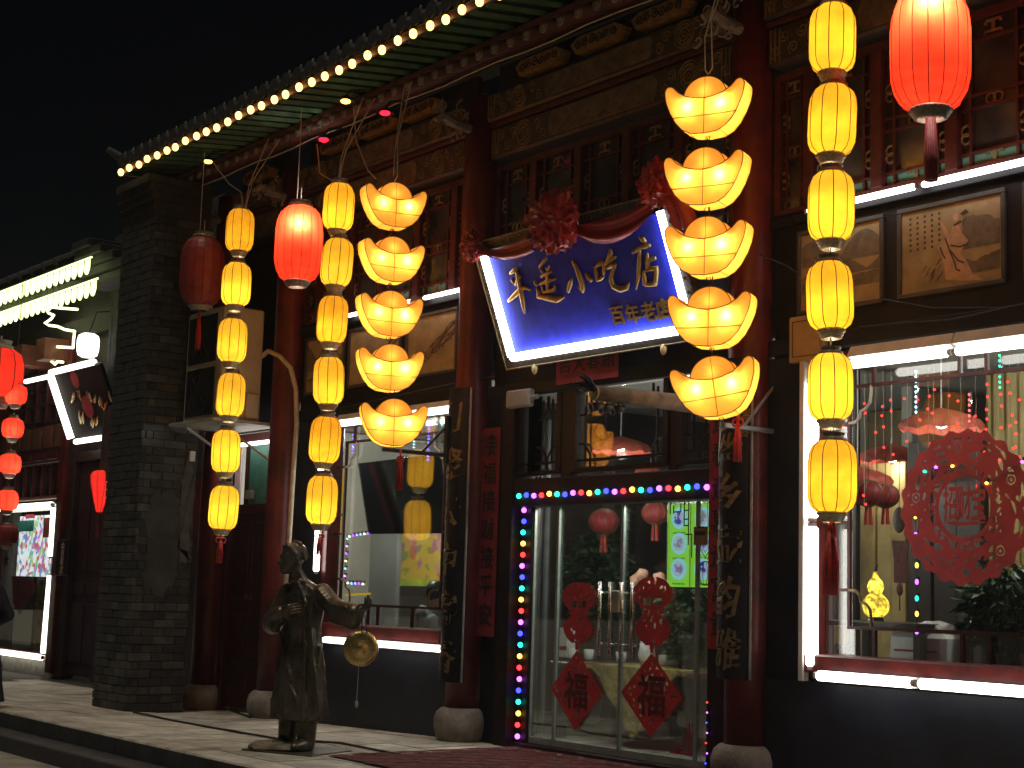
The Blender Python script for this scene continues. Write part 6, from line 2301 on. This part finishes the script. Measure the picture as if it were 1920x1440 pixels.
bulbs('few coloured bulbs lying across the top of the round paper cut', [tuple(pY(x, y, 8.6)) for x, y in ((1734, 884), (1755, 876), (1786, 874), (1850, 906), (1917, 866))], 0, 'coloured bulb strings in the right window', (0, 1, 2, 2, 1), [MB().sphere((0, 0, 0), (.014, .012, .01), 8, 6).mesh('bulb', k, True) for k in (cm[3], cm[0], cm[2])])

gp = pY(1642, 1157, 9.05)
gd_ = thing('gourd_lamp', 'glowing carved gourd lamp standing inside the right window', 'lamp', tuple(gp))
GR = shade_mat('gourd_skin', (.5, .32, .08), (1.0, .55, .09), .42, .85, 34)
put('gourd', MB().lathe([(.05, .0), (.085, .03), (.098, .075), (.09, .12), (.06, .155), (.045, .17), (.052, .19), (.06, .22), (.05, .255), (.028, .28), (.018, .31), (.014, .33)], tuple(gp), 28), GR, gd_, True)
put('stalk', MB().tube([(gp.x, gp.y, gp.z + .32), (gp.x + .005, gp.y, gp.z + .36), (gp.x + .02, gp.y, gp.z + .38)], [.01, .007, .003], 6), INK, gd_)
put('stand', MB().lathe([(.06, -.03), (.05, 0), (.02, 0)], tuple(gp), 18), BLKPL, gd_)
bulb_light(gd_, (0, 0, .23), .8, (1, .8, .45), .02)
bulb_light(gd_, (0, 0, .07), .9, (1, .72, .35), .02)
tb2 = thing('side_table', 'dark side table carrying the gourd lamp', 'table', (gp.x, 9.15, .32))
put('table_top', MB().box(3.75, 8.85, gp.z - .07, 4.75, 9.5, gp.z - .032, .006), IDK, tb2)
for x in (3.8, 4.7):
    for y in (8.9, 9.45):
        put('leg', MB().box(x - .03, y - .03, .3, x + .03, y + .03, gp.z - .07), IDK, tb2)
wbx = thing('wrapped_box', 'white plastic wrapped box inside the right window', 'box', tuple(pY(1715, 1230, 9.0)))
a, b_ = pY(1664, 1232, 8.95), pY(1770, 1190, 8.95)
put('carton', MB().box(a.x, 8.95, a.z - .25, b_.x, 9.3, b_.z, .03), WHITEP, wbx)
bag = MB().sphere(((a.x + b_.x) / 2 + .05, 9.1, b_.z + .02), (.16, .12, .07), 24, 14)
bag.v = [tuple(Vector(p) + Vector((.02, .02, .025)) * mnoise.noise(Vector(p) * 16)) for p in bag.v]
put('plastic_wrap', bag, mat('milky_plastic', (.62, .6, .6), .25, var=.15, scale=10), wbx)
put('red_line', MB().box(a.x + .06, 8.947, b_.z - .13, b_.x - .06, 8.9485, b_.z - .115), PAPERR, wbx)
cb = thing('cabinet', 'long dark cabinet under the right window carrying the wrapped box', 'cabinet', (5.6, 9.1, .32))
put('body', MB().box(4.8, 8.86, .32, 6.7, 9.4, a.z - .252, .01), IDK, cb)
yc = thing('chair', 'yellow backed chair at the lower left of the right window', 'chair', tuple(pY(1578, 1230, 9.3)))
a, b_ = pY(1562, 1210, 9.3), pY(1590, 1172, 9.3)
put('backrest', MB().box(a.x, 9.3, a.z, b_.x, 9.33, b_.z, .012), mat('yellow_vinyl', (.4, .28, .08), .5), yc)
put('seat', MB().box(a.x, 9.3, .75, b_.x, 9.62, .8, .01), mat('yellow_vinyl', (.4, .28, .08)), yc)
for x in (a.x + .02, b_.x - .02):
    for y in (9.32, 9.6):
        put('leg', MB().box(x - .012, y - .012, .32, x + .012, y + .012, .75 if y > 9.4 else a.z), STEEL, yc)
tc_ = thing('tan_drape', 'wide tan window drape high inside the right window', 'curtain', (6.2, 10.6, 2.2))
a, b_ = pY(1852, 800, 10.6), pY(1990, 700, 10.6)
m_ = MB()
for i in range(41):
    x = a.x + (b_.x - a.x) * i / 40
    m_.v += [(x, 10.6 + .03 * math.sin(i * .9), 1.9), (x, 10.6 + .03 * math.sin(i * .9), 3.5)]
for i in range(40):
    m_.f.append([2 * i, 2 * i + 2, 2 * i + 3, 2 * i + 1])
put('cloth', m_, mat('tan_drape_cloth', (.4, .3, .12), .7, var=.25, scale=4), tc_, True)
fo = thing('fish_ornament', 'hanging dark red knotted fish ornament with tassel inside the right window', 'ornament', tuple(pY(1687, 1060, 9.5)))
P2 = lambda x, y: pY(x, y, 9.5)
m_ = MB().prism([(P2(x, y).x, P2(x, y).z) for x, y in ((1676, 1092), (1700, 1094), (1698, 1060), (1703, 1015), (1672, 1013), (1676, 1050))], lambda u, v, w_: (u, 9.5 + w_, v), .02)
put('plaque', m_, mat('dark_red_knot', (.13, .03, .03), .7, var=.4, scale=30), fo)
put('fish', MB().sphere(tuple(P2(1686, 975)), (.06, .02, .1), 14, 10), mat('dark_knot', (.07, .04, .035), .6, var=.5, scale=30), fo, True)
put('tail_knot', MB().sphere(tuple(P2(1687, 1105)), (.03, .015, .05), 10, 8).tube([P2(1687, 1110), P2(1687, 1145)], .006, 4).tube([P2(1686, 960), P2(1686, 860)], .004, 4), MATS['dark_red_knot'], fo, True)
for (xa, xb, y0, y1, Y, m__, nm, lab) in ((1700, 1842, 1240, 830, 10.4, IDK, 'screen', 'tall dark screen added to darken the room behind the round paper cut'), (1612, 1700, 1240, 870, 10.9, mat('ochre_silk', (.42, .32, .13), .7, var=.4, scale=3), 'screen', 'pale ochre silk screen behind the fish ornament'), (1560, 1606, 1240, 690, 10.2, IDK, 'pillar', 'dark timber post at the left inside the right window')):  # dark screen added where the room behind the paper cut is only dim
    p, q = pY(xa, y1, Y), pY(xb, y0, Y)
    t = thing('room_' + nm, lab, nm, (p.x, Y, .32), 'screens in the right room' if nm == 'screen' else None)
    n = 3 if nm == 'screen' else 1
    wd_ = (q.x - p.x) / n
    for k in range(n):
        put('leaf' if nm == 'screen' else 'shaft', MB().box(p.x + k * wd_ + .006, Y + .02 * (k % 2), .32, p.x + (k + 1) * wd_ - .006, Y + .06 + .02 * (k % 2), p.z, .006), m__, t)
for k, (x, y) in enumerate(((4.9, 10.4), (6.0, 11.0), (3.2, 11.4))):
    t = thing('round_table', ('round table with a white cloth in the middle of the right room', 'round table with a white cloth at the back right of the right room', 'round table with a white cloth at the far left of the right room')[k], 'table', (x, y, .32), 'white tables in the right room')
    put('cloth', MB().lathe([(.52, .3), (.5, .68), (.48, .73), (.0, .735)], (x, y, .32), 32, False), mat('table_linen', (.4, .37, .31), .8, var=.2), t, True)
    put('foot', MB().cyl((x, y, .3), (x, y, .7), .12, n=14), IDK, t)
    for q in range(4):
        a = q * 1.57 + .5
        c = thing('dining_chair', 'dark chair on the %s side of the %s white table inside' % (('back right', 'back left', 'front left', 'front right')[q], ('middle', 'rear right', 'far left')[k]), 'chair', (x + .75 * math.cos(a), y + .75 * math.sin(a), .32), 'dark chairs in the right room')
        M_ = Matrix.Translation((x + .75 * math.cos(a), y + .75 * math.sin(a), .32)) @ Matrix.Rotation(a, 4, 'Z')
        put('seat', MB().box(-.2, -.2, .42, .2, .2, .46, .008).xf(M_), IDK, c)
        put('backrest', MB().box(.17, -.2, .62, .2, .2, .98, .008).xf(M_), IDK, c)
        for sx in (-.18, .18):
            for sy in (-.18, .18):
                put('leg', MB().box(sx - .018, sy - .018, 0, sx + .018, sy + .018, .42 if sx < 0 else .62).xf(M_), IDK, c)
# meander frieze along the room wall
fz = MB()
for k in range(16):
    x = 1.3 + k * .2
    for (u0, v0, u1, v1) in ((0, 0, .16, .015), (.145, .015, .16, .11), (.05, .095, .145, .11), (.05, .045, .065, .095), (.065, .045, .11, .06), (.0, .13, .2, .145)):
        fz.box(x + u0, 12.585, 2.75 + v0, x + u1, 12.6, 2.75 + v1)
put('meander_frieze', fz, mat('pale_frieze', (.4, .36, .24), .6), bld, kind='stuff')
fz = MB()
for k in range(16):
    x = -2.0 + k * .2
    for (u0, v0, u1, v1) in ((0, 0, .16, .015), (.145, .015, .16, .11), (.05, .095, .145, .11), (.05, .045, .065, .095), (.065, .045, .11, .06), (.0, .13, .2, .145)):
        fz.box(x + u0, 12.585, 2.75 + v0, x + u1, 12.6, 2.75 + v1)
put('meander_frieze', fz, MATS['pale_frieze'], bld, kind='stuff')
# ------------------------------------------------------------------ neighbouring shop on the left
NY = 9.0
nb = thing('neighbour_shop', 'darker neighbouring shop with a glowing scalloped eave and a bright window', 'building', (-12, NY, .2))
PX = lambda x, y, Y=NY: pY(x, y, Y)
NW = mat('neighbour_dark_wood', (.03, .02, .02), .5, var=.4, scale=3, bump=.15)


def npart(name, x0, z0, x1, z1, y0, y1, m_, par=nb, bev=.008):
    return put(name, MB().box(x0, y0, z0, x1, y1, z1, bev), m_, par)


npart('front_wall', -19, 3.0, -5.64, 6.6, NY + .1, NY + .3, NW)
npart('front_wall', -9.3, .1, -5.64, 2.99, NY + .1, NY + .3, NW)
npart('front_wall', -19, .05, -11.12, .40, NY - .02, NY + .3, STONE)
npart('back_wall', -19, .1, -8.6, 3.2, 11.6, 11.7, IW)
npart('red_column', -11.22, .25, -11.0, 5.4, NY - .12, NY + .1, REDL)
npart('red_column', -14.4, .25, -14.1, 5.4, NY - .12, NY + .1, REDL)
npart('dark_post', -10.98, .2, -10.72, 5.2, NY - .06, NY + .1, NW)
npart('dark_post', -9.62, .2, -9.3, 5.2, NY - .06, NY + .1, NW)
npart('lintel_beam', -14.1, 3.42, -11.23, 3.62, NY - .1, NY + .098, MAROON)
npart('lintel_beam', -10.7, 3.38, -9.64, 3.52, NY - .08, NY + .098, NW)
npart('panel_beam', -14.1, 3.64, -11.23, 4.02, NY - .04, NY + .098, MAROON)
for k in range(6):
    x = -13.9 + k * .46
    npart('beam_block', x, 3.66, x + .36, 4.0, NY - .08, NY - .042, mat('brown_block', (.16, .07, .045), .5, var=.3))
for k in range(5):
    x = -13.9 + k * .55
    npart('red_plaque', x, 3.46, x + .4, 3.58, NY - .13, NY - .102, REDL)
# lattice under the beam
lt = npart('lattice_frame', -14.1, 2.86, -11.24, 2.92, NY - .04, NY + .06, MAROON)
for k in range(8):
    x = -14.05 + k * .38
    npart('lattice_post', x, 2.92, x + .05, 3.42, NY - .03, NY + .05, MAROON)
npart('clerestory_pane', -14.1, 2.92, -11.24, 3.42, NY + .052, NY + .06, DGLASS)
# upper lattice
for k in range(7):
    x = -14.0 + k * .45
    npart('upper_post', x, 4.04, x + .05, 5.0, NY - .02, NY + .09, MAROON)
for k in range(4):
    npart('upper_rail', -14.0, 4.1 + k * .26, -11.3, 4.13 + k * .26, NY - .015, NY + .09, MAROON)
for k in range(3):
    b = npart('beam_end', -13.4 + k * .95, 4.95, -13.05 + k * .95, 5.28, NY - .5, NY + .09, mat('red_brown_beam', (.2, .06, .045), .5, var=.3))
npart('top_beam', -15, 5.3, -8.7, 5.6, NY - .05, NY + .098, mat('dark_plank'if 0 else 'dark_beam', (.03, .022, .02), .6, var=.5, scale=8))
# door between posts
dl = npart('door_leaf', -10.7, .25, -9.64, 3.36, NY + .02, NY + .08, mat('dark_violet_door', (.035, .018, .028), .5, var=.35, scale=3))
for z0, z1 in ((.45, 1.3), (1.42, 1.6), (1.75, 3.2)):
    put('door_panel', MB().box(-10.6, NY - .005, z0, -10.2, NY + .022, z1, .01), MATS['dark_violet_door'], dl)
    put('door_panel', MB().box(-10.14, NY - .005, z0, -9.74, NY + .022, z1, .01), MATS['dark_violet_door'], dl)
# bright shop window
nwn = npart('shop_window', -14.1, .42, -11.26, .52, NY - .06, NY + .1, MAROON)
put('pane', MB().box(-14.1, NY + .03, .52, -11.26, NY + .036, 2.84), GLASS, nwn)
for lab, a, b, r in (('upright white tube light on the right edge of the neighbouring window', (-11.36, NY - .1, .5), (-11.3, NY - .1, 1.72), .045), ('white tube light along the foot of the neighbouring window', (-13.4, NY - .1, .46), (-11.36, NY - .1, .46), .045), ('white tube light along the head of the neighbouring window', (-14.0, NY - .1, 2.76), (-11.4, NY - .1, 2.76), .05), ('short upright white tube light at the upper right of the neighbouring window', (-11.34, NY - .1, 1.95), (-11.36, NY - .1, 2.74), .04)):
    tube_light(lab, a, b, r, None, 'tube lights on the neighbouring shop', emat('warm_white_tube', (1, .95, .78), 4))
hp1 = poster_mat('dessert_poster_print', (.85, .92, .95), [(.7, .85, .9), (.15, .5, .45), (.6, .2, .55), (.2, .25, .6), (.4, .6, .25), (.6, .12, .15)], 15, .75)
po = thing('lit_poster', 'glowing white poster with coloured dishes in the neighbouring window', 'poster', (-12, NY - .02, 1.7))
a, b_ = PX(30, 1080, NY - .02), PX(100, 965, NY - .02)
put('sheet', MB().box(a.x, NY - .02, a.z, b_.x, NY - .005, b_.z), hp1, po)
for (x0, y0, x1, y1, c, nm) in ((80, 970, 100, 1008, (.3, .07, .05), 'poster_red_label'), (33, 975, 64, 997, (.05, .42, .36), 'poster_teal_label'), (48, 964, 64, 972, (.6, .06, .06), 'poster_red_mark')):
    p, q = PX(x0, y1, NY - .024), PX(x1, y0, NY - .024)
    put('printed_patch', MB().box(p.x, NY - .026, p.z, q.x, NY - .0205, q.z), mat(nm, c, .5, var=.3, scale=9), po)
bd = thing('brown_door_panel', 'tan dotted panel beside the upright tube light in the neighbouring window', 'panel', tuple(PX(72, 1220, NY + .15)))
p, q = PX(60, 1222, NY + .15), PX(92, 1066, NY + .15)
put('panel', MB().box(p.x, NY + .15, p.z, q.x, NY + .17, q.z), mat('tan_panel', (.34, .22, .07), .5, var=.3), bd)
for k in range(4):
    y = 1093 + k * 38
    c = PX(78 - k * 2.5, y, NY + .147)
    put('dark_disc', MB().cyl((c.x, NY + .14, c.z), (c.x, NY + .149, c.z), .045, n=16), mat('brown_disc', (.08, .035, .025), .5), bd)
rdm = thing('red_poster', 'dull red heart shaped hanging poster in the neighbouring window', 'poster', tuple(PX(40, 1100, NY + .2)))
P2 = lambda x, y: PX(x, y, NY + .2)
put('sheet', MB().prism([(P2(x, y).x, P2(x, y).z) for x, y in ((22, 1080), (24, 1130), (36, 1152), (52, 1130), (64, 1110), (62, 1080))], lambda u, v, w_: (u, NY + .2 + w_, v), .01), mat('red_poster_paper', (.4, .06, .07), .6, var=.3, scale=12), rdm)
wc = thing('white_column', 'pale round column with a star cut out inside the neighbouring window', 'column', tuple(PX(10, 1180, NY + .4)))
c = PX(9, 1180, NY + .5)
put('shaft', MB().cyl((c.x, c.y, .3), (c.x, c.y, 2.8), .13, n=18), mat('grey_column', (.42, .4, .36), .5, var=.2), wc, True)
st = MB()
cc = PX(12, 1050, NY + .36)
st.prism([(cc.x + (.06 if i % 2 else .13) * math.sin(i * .628), cc.z + (.06 if i % 2 else .13) * math.cos(i * .628)) for i in range(10)][::-1], lambda u, v, w_: (u, cc.y - w_, v), .01)
put('star', st, INK, wc)
li = thing('ceiling_lamp', 'ceiling lamp inside the neighbouring shop', 'ceiling lamp', (-12.8, 10.2, 2.9))
put('bowl', MB().lathe([(.02, -.03), (.16, 0), (.16, .06)], (-12.8, 10.2, 2.9), 20, False), emat('ceiling_bowl', (1, .97, .9), 2.0), li, True)
bulb_light(li, (0, 0, -.1), 22, (1, .95, .85), .1)
# black character board on the red column
cbd = thing('character_board', 'small black board with four pale characters on the red column of the neighbouring shop', 'sign', tuple(PX(118, 1080, NY - .14)))
p, q = PX(103, 1078, NY - .16), PX(131, 1012, NY - .16)
put('board', MB().box(p.x, NY - .16, p.z, q.x, NY - .122, q.z, .005), BLACKP, cbd)
for k, ch in enumerate('中百年店'):
    put('character', text_mb(ch, .13, .003, .02).xf(Matrix.Translation(((p.x + q.x) / 2, NY - .164, q.z - .1 - k * (q.z - p.z - .1) / 3.7))), PIPEM, cbd)

# tilted sign of the neighbouring shop
n0 = Vector((-10.32, NY - .25, 3.70)); nn_ = Vector((0, -1, -.42)).normalized(); nu_ = Vector((0, -.42, 1)).normalized()
ns = thing('neighbour_sign', 'tilted black signboard with gilt brush writing and red seals edged by white tubes', 'sign', tuple(n0))
bl0, br0 = pP(146, 826, n0, nn_), pP(222, 800, n0, nn_)
hv_ = .98


def nsp(u, v, w_=0.0):
    return n0 + Vector((u, 0, 0)) + nu_ * v + nn_ * w_


u0, u1 = bl0.x - n0.x - .05, br0.x - n0.x + .05


def nbox(a, v0, b, v1, w0, w1):
    m_ = MB().box(a, w0, v0, b, w1, v1, .004)
    m_.v = [tuple(nsp(p[0], p[2], p[1])) for p in m_.v]
    m_.f = [q[::-1] for q in m_.f]
    return m_


put('board', nbox(u0, 0, u1, hv_, -.05, 0), mat('matt_black_board', (.012, .012, .013), .8, var=.3, spec=.15), ns)
put('tube', MB().tube([nsp(u0 - .03, .02, .06), nsp(u0 - .03, hv_, .06)], .055, 10), emat('warm_white_tube', (1, .95, .78), 4), ns, True)
put('tube', MB().tube([nsp(u0 + .08, -.04, .05), nsp(u1, -.04, .05)], .04, 10), MATS['warm_white_tube'], ns, True)
put('tube', MB().tube([nsp(u0 + .0, hv_ + .05, .05), nsp(u1 - .05, hv_ + .05, .05)], .045, 10), MATS['warm_white_tube'], ns, True)
put('edge_rail', nbox(u0, hv_, u1 + .1, hv_ + .03, .0, .06), GREYP, ns)
rs = random.Random(12)
for k, (x, y, s) in enumerate(((146, 738, 40), (170, 745, 42), (196, 755, 46), (213, 740, 44), (150, 780, 34), (176, 790, 40), (208, 785, 40))):
    m_ = MB()
    for q in range(4):
        pts = []
        x0, y0 = x + rs.uniform(-9, 9), y + rs.uniform(-s * .4, 0)
        dx, dy = rs.uniform(-4, 7), rs.uniform(12, 24)
        for t in range(4):
            pts.append(pP(x0 + dx * t / 3 + rs.uniform(-1.5, 1.5), y0 + dy * t / 3, n0 + nn_ * .01, nn_))
        m_.tube(pts, [.008, .02, .026, .01], 6, flat=(nn_, .5))
    put('gilt_character', m_, GOLD, ns, True)
for x, y, r in ((164, 763, .17), (140, 712, .13)):
    c = pP(x, y, n0 + nn_ * .006, nn_)
    put('red_seal', MB().cyl(tuple(c - nn_ * .004), tuple(c), r, n=24), PAPERR, ns)
tube_light('white tube light running left from the neighbouring sign', tuple(PX(46, 716, 8.7)), tuple(PX(96, 705, 8.7)), .035, None, 'tube lights on the neighbouring shop', MATS['warm_white_tube'])
# globe lamp and bent neon line
gl_ = thing('globe_lamp', 'blazing white barrel shaped lamp above the neighbouring sign', 'lamp', tuple(PX(165, 648, 8.5)))
c = PX(165, 648, 8.5)
put('globe', MB().lathe([(.08, -.17), (.135, -.14), (.155, -.07), (.158, .07), (.14, .14), (.09, .17)], tuple(c), 24), emat('globe_white', (1, 1, .94), 4), gl_, True)
put('hanger', MB().tube([(c.x, c.y, c.z + .17), (c.x, c.y + .1, c.z + .5), (c.x, NY + .1, c.z + .6)], .01, 5), IRON, gl_)
nl = [(145, 580), (118, 578), (98, 576), (87, 580), (91, 587), (101, 591), (96, 598), (84, 606), (92, 610), (108, 612), (122, 618), (140, 621), (138, 637), (137, 652), (120, 651), (102, 650), (91, 656), (99, 664), (95, 676), (103, 683), (108, 678), (118, 679)]
ne = thing('neon_outline', 'pale green bent neon outline beside the neighbouring globe lamp', 'neon light', tuple(PX(100, 620, 8.7)))
put('tube', MB().tube([PX(x, y, 8.7) for x, y in nl], .02, 8), emat('green_white_neon', (.88, 1.0, .5), 3.2), ne, True)

# glowing scalloped eaves
EVM = emat('eave_neon', (.86, 1.0, .42), 2.4)
for lab, (xa, ya), (xb, yb), n in (('upper glowing scalloped light line along the neighbouring eave', (-30, 560), (172, 481), 19), ('lower glowing scalloped light line along the neighbouring eave', (-30, 604), (184, 514), 20)):
    a, b_ = PX(xa, ya, 7.95), PX(xb, yb, 7.95)
    z = (a.z + b_.z) / 2
    t = thing('scalloped_neon', lab, 'neon light', (b_.x, 7.95, z), 'scalloped neon lines on the neighbouring eave')
    put('top_line', MB().tube([(a.x, 7.95, z), (b_.x, 7.95, z)], .014, 6), EVM, t, True)
    Wd = (b_.x - a.x) / n
    for k in range(n):
        x = a.x + Wd * (k + .5)
        m_ = MB().tube([(x - Wd * .3, 7.95, z), (x - Wd * .24, 7.945, z - .13), (x - Wd * .05, 7.94, z - .2), (x + Wd * .14, 7.945, z - .13), (x + Wd * .2, 7.95, z - .02)], [.014, .022, .03, .026, .014], 6)
        put('scallop', m_, EVM, t, True)
ea = put('eave_roof', MB().quad((-20, 7.9, 5.98), (-9.0, 7.9, 5.98), (-9.0, 12, 8.2), (-20, 12, 8.2)).quad((-20, 8.0, 5.9), (-20, 9.3, 6.3), (-9.0, 9.3, 6.3), (-9.0, 8.0, 5.9)), NW, nb)
for k in range(48):
    x = -19.9 + k * .23
    put('eave_rafter', MB().tube([(x, 7.97, 5.72), (x, 9.2, 6.15)], .035, 4), mat('grey_green_rafter', (.12, .13, .09), .6, var=.3), ea)
    if k % 2 == 0 and x < -9.1:
        put('eave_tile', MB().tube([(x, 7.88, 6.06), (x, 8.3, 6.28)], .07, 8), TILEM, ea)
npart('side_wall', -9.0, 3.0, -5.64, 6.5, 8.6, NY + .098, mat('dark_grey_brickwork', (.05, .05, .047), .85, var=.5, scale=6, bump=.6))
for k in range(5):
    npart('corbel_step', -9.05 + .02 * k, 5.7 + .12 * k, -7.2 - .3 * k, 5.81 + .12 * k, 8.2 - .06 * k, 8.598, TILEM)

# neighbour lanterns
nyl = lantern_proto('small_red_lantern', [(.085, 0), (.135, .03), (.155, .09), (.155, .19), (.135, .25), (.085, .28)], 10, shade_mat('small_red_cloth', (.5, .04, .03), (1.0, .045, .02), .45), RIBR, 0, .075, GREYP, 'x', 'lantern')
put('hook_wire', MB().tube([(0, 0, .28), (0, 0, .36)], .005, 5), GREYP, nyl)
put('lower_wire', MB().tube([(0, 0, -.08), (0, 0, 0)], .01, 6), GREYP, nyl)
first = True
for k, (x, y) in enumerate(((30, 740), (24, 803), (19, 870), (14, 938))):
    c = pY(x, y, 7.8)
    loc = (c.x, 7.8, c.z - .14)
    if first:
        o = nyl; o.location = loc; first = False
    else:
        o = copy_tree(nyl, loc, (0, 0, k * .7))
    o['label'] = '%s small red lantern of the string at the far left' % ('topmost', 'second', 'third', 'lowest')[k]
    o['category'] = 'lantern'; o['group'] = 'small red lanterns at the far left'
    bulb_light(o, (.03, -.05, .1), 2.2, (1, .95, .8), .03)
c = pY(14, 1003, 7.8)
o = copy_tree(nyl, (c.x, 7.8, c.z - .14), (0, 0, 2))
for ch in list(kids(o)):
    if ch.type == 'LIGHT': bpy.data.objects.remove(ch)
    elif ch.name.startswith('shade'):
        ch.data = ch.data.copy(); ch.data.materials[0] = RSHD
o['label'] = 'unlit dull red lantern before the bright window at the far left'
c = pY(-2, 700, 7.6)
o = copy_tree(nyl, (c.x, 7.6, c.z - .35), (0, 0, .3))
o.scale = (2.3, 2.3, 2.5)
o['label'] = 'large bright red lantern cut by the left picture edge'
dp = thing('drop_lantern', 'red teardrop lantern hanging before the dark door of the neighbouring shop', 'lantern', tuple(pY(191, 920, 8.6)))
c = pY(191, 882, 8.6)
DR = shade_mat('drop_red_cloth', (.5, .04, .03), (1.0, .045, .03), .7)
hgt = pY(191, 882, 8.6).z - pY(191, 960, 8.6).z
pr2 = [(.03, -hgt), (.045, -hgt), (.1, -hgt * .62), (.14, -hgt * .3), (.148, -hgt * .12), (.12, -.02), (.05, 0)]
m_ = MB().lathe(pr2, tuple(c), 30)
put('shade', m_, DR, dp, True)
rb = MB()
for k in range(8):
    a = k * .785
    rb.tube([(c.x + (r + .001) * math.cos(a), c.y + (r + .001) * math.sin(a), c.z + z) for r, z in pr2], .003, 4)
put('rib_cage', rb, RIBR, dp)
q = MB()
for k in range(8):
    q.tube([(c.x + .015 * math.cos(k), c.y + .015 * math.sin(k), c.z - hgt), (c.x + .025 * math.cos(k), c.y + .025 * math.sin(k), c.z - hgt - .36)], .007, 4)
put('tassel', q, mat('dull_tassel', (.25, .06, .05), .7), dp)
put('cord', MB().tube([(c.x, c.y, c.z), (c.x, c.y, 5.6)], .004, 4), CABLEM, dp)
for x, y, lab in ((28, 722, 'far left string'),):
    p = pY(x, y, 7.8)
    under(put('hanging_cord', MB().tube([tuple(p), (p.x + .02, 7.8, 5.9)], .006, 5), CABLEM), nyl)
if _txt is not None:
    bpy.data.objects.remove(_txt)
# ------------------------------------------------------------------ thin haze added to lift blacks in place of lamp bloom, over the whole street
hz = MB().box(-72, -72, -1.0, 72, 72, 11.0)
hm = bpy.data.materials.new('added_haze')
hm.use_nodes = True
t = hm.node_tree
t.nodes.clear()
pv = t.nodes.new('ShaderNodeVolumePrincipled')
pv.inputs['Color'].default_value = (.85, .88, .95, 1)
pv.inputs['Density'].default_value = 0.0015
pv.inputs['Anisotropy'].default_value = 0.7
o_ = t.nodes.new('ShaderNodeOutputMaterial')
t.links.new(pv.outputs[0], o_.inputs['Volume'])
hobj = put('haze', hz, hm, None, kind='stuff')
